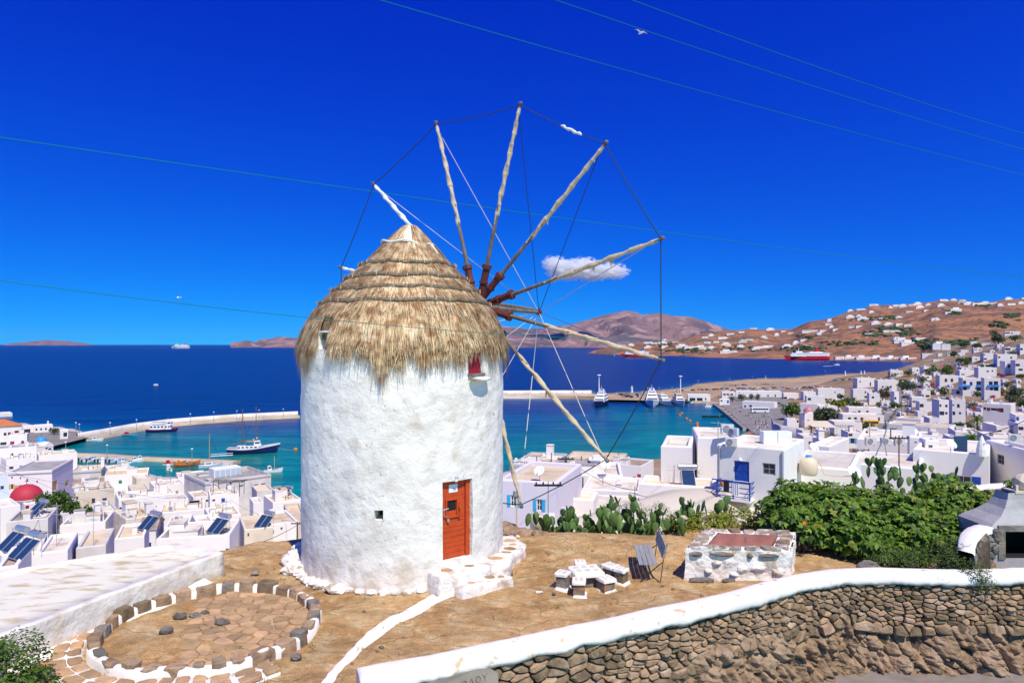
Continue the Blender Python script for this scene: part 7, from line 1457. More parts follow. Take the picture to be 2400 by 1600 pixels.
for a in ((1716,942,15,18,'small olive tree at the end of the quay row'),(1738,940,18,26,'widest olive tree of the quay row'),(1761,940,18,18,'third olive tree of the quay row'),(1776,941,19,18,'last olive tree of the quay row, before the coach')): tree(a[4], a[0], a[1], a[2], a[3], 'leaf_olive', 350, group='olive trees along the quay')
tree('tall dark cypress in front of the hotel end block', 2316,932,34,14,'leaf_dark',600,shape='cone',group='cypresses')
for a in ((2289,962,14,24,'flower_red','red bougainvillea by the red shutter house'),(2296,958,10,14,'flower','pinkish flowers beside the red bougainvillea'),(2188,905,10,16,'flower','magenta bush below the pink window house'),(2351,884,8,16,'flower','magenta bush under the tall pillared house'),(2341,985,10,12,'flower_red','red flowering bush under the red shutter balcony'),(1826,1014,8,14,'flower','magenta flowers along the beach wall'),(2017,990,7,10,'flower_red','red flowering shrub on the street house wall'),(1816,1017,7,12,'leaf_mid','green shrub beneath the beach wall'),(2184,925,8,18,'flower','magenta bush beside the blue window cottage')): bush(a[5], a[0], a[1], a[2], a[3], a[4])
for a in ((1952,1046,24,40,150,'palm in front of the lettered nightclub'),(2095,1034,22,40,160,'palm beside the blue car in the street'),(2290,1008,24,40,200,'large palm of the garden below the red shutter house'),(2278,1052,30,56,62,'broad green palm behind the round dish'),(2187,885,26,24,None,'palm with a tall trunk beside the bungalow'),(2218,882,14,26,None,'palm in the green tree below the red awning'),(2000,952,14,26,None,'palm beside the upper terrace house'),(1852,1016,12,14,None,'small palm at the beach wall')): palm(a[5], a[0], a[1], a[2], a[3], a[4])
for i, (px, pyb, pyt, d, lab) in enumerate(((2113,965,930,330,'dark pole in the middle of the steep street'),(2127,965,925,330,'second dark pole up the steep street'),(2145,915,880,480,'pole by the olive at the street top'),(2328,995,960,245,'red pole before the red shutter house'),(2076,1030,985,230,'thick dark pole beside the scooter line'),(2205,870,843,560,'thin pole before the red awning'))): pole(lab, px, pyb, pyt, d, 'darkwood', 1, .12, 'poles along the far streets')
wire('long black wire coming in from the picture edge over the far houses', P(2480,945,60), P(2228,1026,75), .8, .035)
# ------------------------------------------------------------------ houses on the far hills
def far_me(w_, h_, k):
    def f():
        r_ = random.Random(k); b = MB(); b.box(-w_/2, w_/2, -5, 5, -6, h_); 
        if k % 2: b.box(-w_*.25, w_*.3, -3, 4.5, h_+.01, h_*1.7)
        else: b.box(w_*.15, w_*.65, -7, 3, -6, h_*.72)
        n = max(2, int(w_/6))
        for i in range(n): x = -w_/2+w_*(i+.5)/n; b.box(x-.9, x+.9, -5.06, -5.01, h_*.3, h_*.75, 1)
        return mesh_of(b, 'far_house', [M['house'], M['grey_p']])
    return cached(('far', w_, h_, k), f)
FH = {'on the crest of the far hill': [(1766,769,14),(1805,772,22),(1944,748,12),(1992,727,12),(2046,713,18),(2084,720,10),(2100,716,26),(2118,717,18),(2148,712,20),(2210,703,22),(2232,701,14),(2256,700,12),(2362,698,18),(2395,697,12),(2134,714,12)],
 'high on the far hill slope': [(2016,725,18),(2040,731,14),(2154,720,20),(2172,727,16),(2205,716,18),(2238,727,26),(2222,733,16),(2268,712,24),(2290,712,30),(2310,711,22),(2345,715,14),(2370,713,24),(2392,710,14),(2190,747,14),(2129,730,12),(2060,746,10),(2108,744,16),(2174,714,12),(2330,710,14),(2252,709,16)],
 'half way down the far hill': [(1941,752,12),(1944,759,18),(1949,766,12),(1898,776,36),(1930,776,22),(1956,772,18),(1920,783,12),(1990,743,20),(2012,741,14),(2022,747,26),(1998,766,16),(2012,765,18),(2052,758,22),(2080,760,22),(2104,760,20),(2124,762,16),(2038,783,20),(2078,776,22),(2094,776,18),(2155,796,30),(2112,800,34),(2128,806,34),(2100,796,22),(2202,808,26)],
 'low on the far shore slope': [(1855,780,12),(1834,776,12),(1790,790,16),(1783,814,30),(1800,812,24),(1770,818,20),(1886,797,22),(1862,804,14),(1842,812,22),(1742,800,18),(1757,796,16),(1700,808,22),(1735,812,20),(1690,792,20),(1668,786,14),(1710,782,14),(1650,790,12),(1736,778,14),(1820,784,12)],
 'on the low cape of the far shore': [(1456,811,22),(1516,803,24),(1540,804,26),(1555,803,20),(1598,812,30),(1620,814,44),(1640,815,28),(1558,812,22),(1520,813,16),(1582,800,12),(1560,797,10),(1664,815,18),(1700,826,26),(1715,824,20),(1480,808,14),(1656,802,14),(1676,800,14)]}
for where, L_ in FH.items():
    for i, (px, py, wp_) in enumerate(sorted(L_)):
        p = hill_pt(px, py+2); w_ = max(6, round(wp_/F*p.y/6)*6); o = inst('far_house', far_me(w_, 7.0 if w_ < 40 else 9.0, i % 4), None, p, (0,0,(-.25,.1,.3,-.1)[i % 4]))
        tag(o, ('pair of white cubes ' if i % 2 else 'white flat roofed house ')+where+', '+nth(i)+' from the sea', 'house', 'white houses '+where)
for i in range(11):
    px = 1968+i*17; p = hill_pt(px, 842-1.2*(i % 3)); o = inst('port_shed', far_me((30,24,36)[i % 3], 7, i % 4), None, Vector((p.x, p.y, -37.5)), (0,0,.1)); tag(o, 'low port building across the bay, '+nth(i)+' one counted from the red ferry', 'shed', 'port buildings across the bay')
rs = np.random.RandomState(3); V = []; Fq = []
for px, py, s_, n in ((2085,745,30,60),(2085,772,40,70),(2050,784,40,60),(1890,790,20,30),(2120,781,30,40),(1620,820,60,80),(1740,815,40,50),(2240,733,26,40),(2300,715,40,40),(1560,806,40,40),(2190,812,40,70),(2230,806,40,60),(2270,800,30,40),(2150,800,30,40),(2370,740,24,40),(2340,762,24,30),(2020,748,30,40),(1880,818,60,60),(1990,805,60,40)):
    for _ in range(n):
        p = hill_pt(px+rs.normal()*s_*.5, py+rs.normal()*3.2); r_ = rs.uniform(3, 8); k = len(V)
        for v in ICO_V: V.append((p.x+v.x*r_*1.5*rs.uniform(.7,1.3), p.y+v.y*r_, p.z+abs(v.z)*r_*.8*rs.uniform(.6,1.2)))
        Fq += [(k+a, k+b_, k+c) for a, b_, c in ICO_F]
tag(np_mesh('hillside_scrub', V, Fq, M['leaf_dark']), kind='stuff')
for nm, pts in (('track', [(1868,803),(1885,809),(1910,815),(1935,816)]),('track', [(2163,802),(2178,806),(2192,814),(2203,823),(2190,830)]),('track', [(2050,764),(2052,774),(2056,780)]),('track', [(2204,718),(2210,726),(2228,728)])):
    V = []
    for i in range(len(pts)-1):
        for k in range(6): a = hill_pt(*[pts[i][j]+(pts[i+1][j]-pts[i][j])*k/6 for j in (0, 1)]); V += [(a.x-5, a.y-9, a.z+1.2), (a.x+5, a.y+9, a.z+3.0)]
    tag(np_mesh(nm, V, grid_faces(len(V)//2, 2), M['quay']), kind='structure')
# ------------------------------------------------------------------ piers and boats
def mole(name, label, pts, wd, ztop, m, cat='breakwater', rail=None):
    t = thing(name, label, cat); V = []; n = len(pts)*8-7; L_ = []
    for i in range(len(pts)-1):
        for k in range(8): L_.append(pts[i].lerp(pts[i+1], k/8))
    L_.append(pts[-1])
    def prof(off0, off1, z0, z1, nm, mm):
        V = []
        for i, p in enumerate(L_):
            tt = L_[min(i+1, len(L_)-1)]-L_[max(i-1, 0)]; nr = Vector((tt.y, -tt.x, 0)).normalized(); j = .15*mn.noise((i*.7, off0, 1))
            for o, z in ((off0+j, z0), (off0+j, z1), (off1, z1), (off1, z0)): V.append(tuple(p+nr*o+Vector((0,0,z-p.z))))
        o = np_mesh(nm, V, grid_faces(len(L_), 4), mm, t); k = len(L_)*4-4; o2 = MB().add([V[k], V[k+1], V[k+2], V[k+3]], [(0,1,2,3)]).build('end_face', mm, t); return o
    prof(wd/2, -wd/2, SEA-2, ztop, 'deck', m)
    if rail: prof(*rail, 'parapet_wall', M['quay_w'])
    return L_
bwp = [PZ(x, y, SEA) for x, y in ((192,1033),(250,1023),(320,1009),(400,998),(480,991),(560,985),(640,981),(700,978))]
mole('breakwater', 'long pale breakwater with lamp posts curving behind the two masted ship', bwp, 7, SEA+1.5, M['quay'], rail=(-2.3,-3.2,SEA+1.5,SEA+3.6))
jt = [PZ(x, y, SEA) for x, y in ((165,1068),(250,1071),(330,1077),(420,1081),(500,1084),(555,1087))]
mole('jetty', 'low concrete jetty lined with small boats below the breakwater', jt, 4.5, SEA+1.1, M['quay'], 'jetty')
np_ = [PZ(x, y, SEA) for x, y in ((1080,931),(1200,930.5),(1300,930),(1395,930))]
mole('pier', 'straight new harbour pier with white parapet reaching behind the mill', np_, 15, SEA+2.2, M['quay'], 'pier', rail=(-6,-7.2,SEA+2.2,SEA+5.2))
dkp = [PZ(x, y, SEA) for x, y in ((1686,951),(1700,961),(1722,978),(1742,994),(1762,1010))]
mole('dock', 'concrete landing dock with a row of open hatches along the shore', dkp, 9, SEA+1.6, M['quay'], 'dock')
for i in range(11):
    t = i/10*3.7+.15; j = min(int(t), 3); p = dkp[j].lerp(dkp[j+1], t-j); q = dkp[j+1]-dkp[j]; a = math.atan2(q.y, q.x)
    tag(MB().box(-2.6,2.6,-2.4,2.4,0,.03).build('dock_hatch', M['soot_and_shade'], None, loc=(p.x,p.y,SEA+1.61)), 'dark opening in the landing dock deck, '+nth(i)+' from the yacht quay', 'hatch', 'hatches in the landing dock').rotation_euler = (0,0,a)  # flat black plates, the shade of open hatches put into colour
qy = [PZ(x, y, SEA) for x, y in ((1395,934),(1500,936),(1560,939),(1606,942),(1650,945),(1686,949))]
mole('quay', 'tan yacht quay joining the new pier to the landing dock', qy, 6, SEA+1.7, M['quay'], 'quay')
for i, (px, pyb, pyt) in enumerate(((178,1013,1005),(186,1020,995),(258,1013,996),(320,1005,990),(446,990,980),(501,985,975),(555,982,972),(607,980,968),(664,977,964),(251,1072,1048),(450,1082,1057),(154,1064,1043),(1481,924,910),(1518,923,909),(1545,922,909),(1575,920,908),(1636,905,892),(1710,897,888),(1763,893,882),(1934,884,869),(1981,881,870))):
    p = PZ(px, pyb, -37.6); h = max(4.5, (pyb-pyt)/F*p.y); t = thing('lamp_post', 'grey lamp post with globe top, '+nth(i if i < 9 else i-9 if i < 12 else i-12 if i < 16 else i-16)+' one out along the '+('breakwater' if i < 9 else 'jetty' if i < 12 else 'yacht quay' if i < 16 else 'headland'), 'lamp post', p, 0, 'harbour lamp posts'); MB().tube([(0,0,-1),(0,0,h)], [.14,.08], 6).build('post', M['grey_p'], t); MB().rock((0,0,h+.2), (.38,.38,.32), 1, None, 0, 1).build('lamp_globe', M['frame_w'], t)
for px, py, hh, lab in ((1404,925,36,'tall white lighting mast behind the dark hulled yacht'),(1595,920,30,'tall white lighting mast behind the third yacht')): 
    p = PZ(px, py, -38); h = hh/F*p.y*1.25; t = thing('light_mast', lab, 'mast', p); MB().tube([(0,0,-1),(0,0,h)], [.55,.35], 8).build('shaft', M['frame_w'], t); MB().lathe([(0,h+.9),(1.5,h+.7),(1.7,h+.2),(.4,h),(0,h)], 14).build('lamp_ring', M['frame_w'], t)
for px, py, lab in ((1481,922,'little white light tower behind the parked cars'),(1981,880,'stubby white light tower on the headland rim'),(2018,880,'white beacon near the headland tip'),(2026,879,'white beacon with a ball top at the headland tip')):
    p = PZ(px, py, -37.8); t = thing('light_tower', lab, 'light tower', p); MB().lathe([(1.1,0),(.8,4.6),(1.1,4.7),(1.1,5.0),(0,5.0)], 12).build('tower', M['frame_w'], t); MB().lathe([(.5,5),(.5,6.2),(0,6.8)], 10).build('lantern', M['frame_w'], t)
def hull_mb(L, B, H, mi=0, sheer=.5, stern=.7, draft=.4, band=None):
    b = MB(); n = 14; V = []; 
    for i in range(n+1):
        t = i/n; x = -L/2+L*t; hb = B/2*(1-max(0, (t-.45)/.55)**2.2)*(stern+(1-stern)*min(1, t/.3)); hb = max(hb, .012*B); zt = H*(1+sheer*(max(0, t-.3)/.7)**2+.25*sheer*max(0, .3-t)/.3); rake = .10*L*max(0, t-.8)/.2
        for s, z, xx in ((0, -draft, 0), (.72, -draft*.4, 0), (.93, H*.35, rake*.35), (1, zt*.8, rake*.8), (1.02, zt, rake)): V += [(x+xx, -hb*s, z), (x+xx, hb*s, z)]
    m = 10; Fs = []; Mm = []
    for i in range(n):
        for k in range(4):
            a = i*m+2*k; q = (i+1)*m+2*k; mm = (1 if (band is not None and k == 3) else 0)
            Fs += [(a, q, q+2, a+2), (a+1, a+3, q+3, q+1)]; Mm += [mm, mm]
    Fs.append((0,2,4,6,8,9,7,5,3,1)); Mm.append(0)
    b.v = V; b.f = Fs; b.m = Mm; dk = MB(); D_ = []
    for i in range(n+1):
        a = V[i*m+8]; D_ += [(a[0], a[1]*.94, a[2]-.12*H), (a[0], -a[1]*.94, a[2]-.12*H)]
    dk.add(D_, [(2*i, 2*i+2, 2*i+3, 2*i+1) for i in range(n)]); return b, dk
def boat(name, label, cat, px, py, Lpx, rz, hm='b_white', deck='b_cream', H=.9, Bk=.30, parts=(), group=None, band=None, sheer=.5, stern=.7, L=None):
    p = PZ(px, py, SEA); rz = R(rz); L = L or Lpx/F*p.y/max(.35, abs(math.cos(rz))); t = thing(name, label, cat, p, rz, group); hb, dk = hull_mb(L, L*Bk, H, sheer=sheer, stern=stern, band=band); hb.build('hull', [M[hm], M[band]] if band else M[hm], t, smooth=False); dk.build('deck', M[deck], t)
    for q in parts:
        k = q[0]
        if k == 'cab':                   # x0,x1 (fraction of L), half width fraction, z0, z1, material
            _, x0, x1, w_, z0, z1, mm = q; B = L*Bk*w_; b = MB(); s_ = (z1-z0)*.18; V = [(x0*L,-B/2,z0),(x1*L,-B/2,z0),(x1*L,B/2,z0),(x0*L,B/2,z0),(x0*L+s_*.4,-B/2*.92,z1),(x1*L-s_*1.6,-B/2*.92,z1),(x1*L-s_*1.6,B/2*.92,z1),(x0*L+s_*.4,B/2*.92,z1)]; b.add(V, [(4,5,6,7),(0,1,5,4),(1,2,6,5),(2,3,7,6),(3,0,4,7)]); c = b.build('cabin', M[mm], t)
            n = max(1, int((x1-x0)*L/1.6)); zz0, zz1 = z0+(z1-z0)*.48, z0+(z1-z0)*.82
            for i in range(n):
                xa = x0*L+(x1-x0)*L*(i+.18)/n; xb = x0*L+(x1-x0)*L*(i+.78)/n
                for s in (-1, 1): MB().box(xa, min(xb, x1*L-s_*1.7), s*B/2*.985-.03, s*B/2*.985+.03, zz0, zz1).build('window', M['glass_b'], c)
            MB().add([(x1*L-s_*.75+.02,-B*.40,zz0),(x1*L-s_*.75+.02,B*.40,zz0),(x1*L-s_*1.3+.03,B*.40,zz1),(x1*L-s_*1.3+.03,-B*.40,zz1)], [(0,1,2,3)]).build('windscreen', M['glass_b'], c)
        elif k == 'mast': _, x, h, r_, mm = q; MB().tube([(x*L,0,.3),(x*L,0,h)], [r_, r_*.6], 7).build('mast', M[mm], t)
        elif k == 'spar': _, a, c, r_, mm = q; MB().tube([(a[0]*L,a[1],a[2]),(c[0]*L,c[1],c[2])], r_, 5).build('spar', M[mm], t)
        elif k == 'line': _, a, c = q; MB().tube([(a[0]*L,a[1],a[2]),(c[0]*L,c[1],c[2])], .035, 4).build('rigging_line', M['rope'], t)
        elif k == 'awn': _, x0, x1, w_, z, mm = q; B = L*Bk*w_; b = MB(); b.box(x0*L, x1*L, -B/2, B/2, z, z+.06); [b.tube([(x*L,y,z-1.6),(x*L,y,z)], .03, 4) for x in (x0+.01, x1-.01) for y in (-B*.46, B*.46)]; b.build('awning', M[mm], t)
        elif k == 'rad': _, x, y, z, r_ = q; MB().rock((x*L,y,z), (r_,r_,r_), 1, None, 0, 1).build('radome', M['b_white'], t)
        elif k == 'eng': b = MB(); b.box(-L/2-.45, -L/2-.05, -.2, .2, H*.3, H+.5); b.build('outboard_motor', M['b_black'], t)
        elif k == 'seat': _, x0, x1, mm = q; MB().box(x0*L, x1*L, -L*Bk*.33, L*Bk*.33, H*.75, H*.95+.1).build('seat', M[mm], t)
    return t
boat('sailing_ship', 'two masted wooden sailing ship with dark blue hull and tan awning', 'ship', 590,1062,104,14,'b_navy','b_wood',2.2,.24,(('cab',-.30,.22,.78,1.9,3.3,'b_white'),('cab',.05,.20,.6,3.32,5.2,'b_white'),('awn',-.12,.06,.62,5.0,'ochre'),('mast',-.19,18.5,.22,'b_wood'),('mast',.09,19.5,.22,'b_wood'),('spar',(-.19,0,5.3),(-.40,0,4.2),.12,'b_wood'),('spar',(-.19,0,5),(-.02,0,5.4),.10,'b_wood'),('spar',(.46,0,3.2),(.62,0,4.4),.10,'b_wood'),('line',(-.19,0,18),(-.48,0,2.5)),('line',(-.19,0,18),(-.1,2.2,2.5)),('line',(.09,0,19),(-.18,0,4)),('line',(.09,0,19),(.60,0,4.2)),('line',(-.19,0,15),(-.35,0,6)),('rad',.10,.5,6.2,.4),('rad',.04,-.5,5.7,.3)),band='b_white',sheer=.9,stern=.8)
gwy = thing('gangway', 'white gangway leading from the jetty to the stern of the two masted ship', 'gangway', PZ(520,1070,SEA+1.5), R(20)); MB().box(-4,4,-.5,.5,.4,.6).build('walkway', M['b_white'], gwy); [MB().box(-4,4,y-.03,y+.03,1.2,1.28).build('rail', M['b_white'], gwy) for y in (-.5,.5)]
boat('tour_boat', 'white excursion boat with dark blue hull moored at the breakwater', 'boat', 378,1012,64,10,'b_navy','b_white',1.5,.26,(('cab',-.36,.36,.85,1.5,3.6,'b_white'),('cab',.20,.38,.7,3.62,5.4,'b_white'),('mast',.22,7.5,.06,'b_white'),('seat',-.3,.1,'b_blue'),('awn',-.3,.12,.7,5.2,'b_teal'),('rad',.26,0,5.8,.35)),band='b_red')
boat('speed_boat', 'open boat with a bright red cover beside the breakwater quay', 'boat', 304,1021,34,-4,'b_teal','b_white',.9,.28,(('cab',-.35,-.1,.6,.8,1.9,'b_red'),('seat',-.1,.2,'b_red')))
boat('speed_boat', 'white motor boat moored where the breakwater begins', 'boat', 222,1033,34,6,'b_white','b_cream',.9,.28,(('cab',-.15,.2,.6,.8,1.9,'b_white'),('seat',-.35,-.15,'b_wood'),('eng',)))
boat('dinghy', 'white inflatable dinghy pulled up on the quay edge', 'dinghy', 182,1031,18,14,'b_white','b_grey',.6,.36,())
boat('fishing_boat', 'small white fishing boat with a short mast floating alone', 'fishing boat', 639,1107,36,26,'b_white','b_wood',.9,.32,(('cab',-.30,-.02,.62,.8,2.5,'b_white'),('mast',.10,6.0,.09,'b_cream'),('spar',(.06,-.5,4.6),(.14,.5,4.6),.06,'b_white'),('seat',.1,.3,'b_orange'),('spar',(-.4,0,.9),(-.4,0,1.6),.05,'b_orange')),sheer=.8,stern=.55)
boat('sail_boat', 'pale blue sailing boat with bare timber mast at the jetty end', 'sailing boat', 492,1096,44,24,'b_pale','b_white',1.1,.28,(('cab',-.25,.15,.6,1.0,2.1,'b_white'),('mast',-.02,12.5,.13,'ochre'),('spar',(-.02,0,2.8),(-.45,0,3.2),.08,'b_cream'),('line',(-.02,0,12),(.52,0,1.6)),('line',(-.02,0,12),(-.5,0,1.2))),sheer=.6)
boat('speed_boat', 'white open boat at the tip of the jetty', 'boat', 520,1092,26,28,'b_white','b_grey',.8,.3,(('seat',-.3,.0,'b_white'),('eng',)))
boat('fishing_boat', 'brown wooden fishing boat with an orange gunwale and blue cover', 'fishing boat', 432,1094,42,14,'b_wood','b_orange',1.1,.32,(('seat',-.3,-.1,'b_orange'),('seat',-.05,.15,'b_teal'),('seat',.2,.3,'b_yellow'),('cab',.05,.2,.5,1.0,1.8,'b_teal')),band='b_orange',sheer=.7,stern=.5)
boat('fishing_boat', 'orange yellow fishing boat behind the brown wooden one', 'fishing boat', 419,1089,26,20,'b_orange','b_yellow',1.0,.34,(('seat',-.2,.2,'b_yellow'),('cab',-.1,.1,.5,.9,1.7,'b_orange')),sheer=.7,stern=.5)
boat('fishing_boat', 'fishing boat with red deck and pale blue hull at the jetty', 'fishing boat', 397,1090,28,10,'b_pale','b_red',.9,.32,(('cab',-.25,.05,.6,.9,1.9,'b_red'),('seat',.1,.3,'b_orange')),band='b_red',sheer=.6,stern=.55)
boat('fishing_boat', 'yellow decked boat between the brown one and the jetty lamp', 'fishing boat', 455,1086,24,12,'b_orange','b_yellow',.9,.32,(('seat',-.2,.1,'b_yellow'),),sheer=.6,stern=.55)
r6 = random.Random(9)
for i, px in enumerate((188,196,204,213,222,231,242,250,258,266,275)):
    boat('motor_boat', 'small outboard boat in the tight row at the jetty, '+nth(i)+' from the church', 'boat', px, 1078+px*.018-2+r6.uniform(-1,1), 20, 62+r6.uniform(-8,8), ('b_white','b_white','b_pale')[i % 3], ('b_grey','b_cream','b_blue','b_white')[i % 4], .75, .30, (('seat',-.25,.05,('b_blue','b_white','b_grey')[i % 3]),('eng',)), 'small boats moored at the jetty', L=6)
for px, py, hm, lab in ((290,1086,'b_pale','cabin boat with a pale blue hull at the jetty bend'),(306,1090,'b_teal','low blue boat lying across the jetty bend'),(318,1083,'b_white','white cabin cruiser at the jetty bend'),(330,1080,'b_white','white cabin cruiser beside the first one')): boat('motor_boat', lab, 'boat', px, py, 24, 30 if hm != 'b_teal' else 4, hm, 'b_white', .9, .3, (('cab',-.2,.1,.6,.8,2.2,'b_white'),('eng',)), 'cabin boats at the jetty bend')
Y1 = lambda hm, H: (('cab',-.36,.24,.86,H*.95,H+2.4,'b_white'),('cab',-.32,.12,.74,H+2.42,H+4.6,'b_white'),('cab',-.24,.0,.56,H+4.62,H+6.4,'b_white'),('mast',-.1,H+11,.18,'b_white'),('rad',-.12,1.4,H+7.4,.8),('rad',-.12,-1.4,H+7.4,.8),('spar',(-.1,-1.6,H+8.6),(-.1,1.6,H+8.6),.12,'b_white'))
boat('yacht', 'large motor yacht with a dark navy hull moored at the new pier', 'yacht', 1408,950,0,-106,'b_navy','b_white',3.6,.24,Y1('b_navy',3.6),sheer=.5,L=38)
boat('yacht', 'biggest white motor yacht with silver hull facing the bay', 'yacht', 1528,949,0,-100,'yacht','b_white',4.0,.25,Y1('yacht',4.0),sheer=.5,L=42)
boat('yacht', 'lower white motor yacht between the biggest and the narrow one', 'yacht', 1556,948,0,-84,'yacht','b_white',3.0,.24,(('cab',-.36,.2,.84,2.9,5.2,'b_white'),('cab',-.3,.05,.66,5.22,7.4,'b_white'),('mast',-.1,10,.14,'b_white'),('spar',(-.1,-1.4,8.6),(-.1,1.4,8.6),.1,'b_white')),sheer=.5,L=30)
boat('yacht', 'narrow white explorer yacht nearest the port hall', 'yacht', 1591,948,0,-92,'yacht','b_white',3.2,.25,(('cab',-.3,.2,.84,3.1,5.6,'b_white'),('cab',-.2,.08,.62,5.62,8.0,'b_cream'),('mast',-.05,11,.14,'b_white')),sheer=.5,L=30)
boat('tender', 'dark inflatable tender beside the lower white yacht', 'boat', 1571,950,12,-70,'b_grey','b_black',.8,.36,(('seat',-.2,.1,'b_white'),),L=8)
boat('rib_boat', 'long black inflatable boat crossing the turquoise bay', 'boat', 1671,977,50,-5,'b_black','b_grey',.9,.16,(('seat',-.1,.05,'b_blue'),('seat',.1,.2,'b_red'),('seat',.25,.32,'b_white')),sheer=.4)
boat('motor_boat', 'white catamaran tender at the quay corner by the dock', 'boat', 1659,955,16,8,'b_white','b_white',1.2,.42,(('cab',-.3,.25,.8,1.2,2.8,'b_white'),))
for i, (px, py) in enumerate(((1598,968),(1593,972),(1609,981),(1617,986),(1634,992),(1634,997),(1635,1001),(693,1053))):
    p = PZ(px, py, SEA+.25); o = MB().rock((0,0,0), (.95,.95,.85), 1, None, .0, 1).build('buoy', M['b_orange'], None, True, p); tag(o, ('orange mooring buoy in the slanting line, '+nth(i)+' one from the yachts' if i < 7 else 'orange buoy holding the bow rope of the two masted ship'), 'buoy', 'orange mooring buoys' if i < 7 else None)
wire('pale mooring rope from the ship bow to the orange buoy', PZ(649,1048,SEA+3), PZ(693,1053,SEA+.3), .5, .05, 'stay', 'mooring_rope')
M['bow_purple'] = mat('bow_purple', (.08,.01,.08), .5)
def ferry(label, px, py, Lpx, rz, hm, strip, H=9, d=None, txt=False):
    p = PZ(px, py, SEA); L = Lpx/F*p.y/abs(math.cos(R(rz))); t = thing('ferry', label, 'ferry', p, R(rz)); hb, dk = hull_mb(L, L*.17, H, sheer=.12, stern=.95, draft=1); hb.build('hull', M[hm], t); dk.build('deck', M['b_white'], t); B = L*.165
    b = MB(); b.add([(-L*.49,-B/2,H*.9),(L*.40,-B/2,H*.9),(L*.45,0,H*.9),(L*.40,B/2,H*.9),(-L*.49,B/2,H*.9),(-L*.49,-B/2,H*1.75),(L*.34,-B/2,H*1.75),(L*.38,0,H*1.75),(L*.34,B/2,H*1.75),(-L*.49,B/2,H*1.75)], [(5,6,7,8,9),(0,1,6,5),(1,2,7,6),(2,3,8,7),(3,4,9,8),(4,0,5,9)]); b.build('upper_deck', M['b_white'], t)
    b = MB(); b.box(L*.16, L*.32, -B*.42, B*.42, H*1.755, H*2.15); b.box(-L*.34, -L*.02, -B*.34, B*.34, H*1.755, H*1.98); b.build('bridge', M['b_white'], t); MB().box(L*.318, L*.326, -B*.40, B*.40, H*1.9, H*2.08).build('bridge_window', M['glass_b'], t)
    b = MB(); b.box(-L*.28, -L*.18, -B*.2, B*.2, H*1.985, H*2.6); b.build('funnel', M[strip], t); MB().tube([(L*.22,0,H*2.15),(L*.22,0,H*2.9)], L*.006, 6).build('mast', M['b_white'], t)
    b = MB(); 
    for s in (-1, 1): b.box(-L*.44, L*.30, s*B*.502-.05, s*B*.502+.05, H*1.48, H*1.58)
    b.build('window_band', M['b_grey'], t)
    if txt:
        b = MB(); [b.box(L*(-.02+.022*q_), L*(-.004+.022*q_), -B*.512-.05, -B*.512+.05, H*1.10, H*1.32) for q_ in range(5)]; b.build('faded_lettering', M['b_black'], t)
    if hm == 'b_red':
        hu = t.children[0]; hu.data.materials.append(M['bow_purple']); fa = [2 if (pl_.center.x > L*.30) else 0 for pl_ in hu.data.polygons]; hu.data.polygons.foreach_set('material_index', [min(v, len(hu.data.materials)-1) for v in fa])
    return t
ferry('large ferry with bright red hull and white decks moored across the bay', 1893,844,98,183,'b_red','b_red',12,txt=True)
ferry('ferry with a red hull half hidden behind a sail spoke', 1490,837,60,178,'b_red','b_blue',11)
ferry('white ferry far out at sea trailing a wake', 424,816.5,40,176,'b_white','b_red',20)
boat('motor_boat', 'white motor boat speeding on the blue bay below the red ferry', 'boat', 1962,856,12,175,'b_white','b_white',2,.26,(('cab',-.2,.15,.6,1.8,4,'b_white'),)); boat('sail_boat', 'tiny white boat on the open sea', 'boat', 365,903,9,10,'b_white','b_white',1.2,.3,(('cab',-.2,.1,.5,1,2,'b_white'),)); boat('sail_boat', 'little white sail boat off the headland', 'sailing boat', 1794,888,6,10,'b_white','b_white',1,.3,(('mast',0,5,.3,'b_white'),)); boat('motor_boat', 'tiny white boat on the horizon', 'boat', 553,808.6,5,10,'b_white','b_white',8,.3,(('cab',-.3,.2,.5,7,14,'b_white'),))
for a, c, w_, lab in (((404,817),(330,817.5),14,'white wake behind the far ferry'),((1954,857),(1930,858),3,'white wake behind the motor boat on the bay')):
    A_, C_ = PZ(*a, SEA+.1), PZ(*c, SEA+.1); tag(MB().add([A_+Vector((0,-w_,0)), A_+Vector((0,w_,0)), C_+Vector((0,w_*2,0)), C_+Vector((0,-w_*2,0))], [(0,1,2,3)]).build('foam', M['b_white']), lab, None, None, 'stuff')
# ------------------------------------------------------------------ plants near the mill
def pad_me(k):
    def f():
        b = MB(); r_ = random.Random(k); n = 12; V = []; Fc = []
        for s in (-1, 1):
            for rr, th in ((1, 0), (.8, .05), (.4, .075)):
                for i in range(n):
                    a = 2*math.pi*i/n; w_ = .5*(.80+.2*math.sin(a))*(1+.04*r_.uniform(-1,1)); V.append((rr*w_*math.cos(a), s*th, .62+rr*.62*math.sin(a)+.02*r_.uniform(-1,1)))
            V.append((0, s*.085, .62))
        m = 3*n+1
        for s in (0, 1):
            o = s*m
            for r in (0, 1):
                for i in range(n): q = (o+r*n+i, o+r*n+(i+1) % n, o+(r+1)*n+(i+1) % n, o+(r+1)*n+i); Fc.append(q if s else q[::-1])
            for i in range(n): q = (o+2*n+i, o+2*n+(i+1) % n, o+3*n); Fc.append(q if s else q[::-1])
        b.add(V, Fc); me = mesh_of(b, 'cactus_pad', M['cactus']); me.polygons.foreach_set('use_smooth', [True]*len(me.polygons)); return me
    return cached(('pad', k), f)
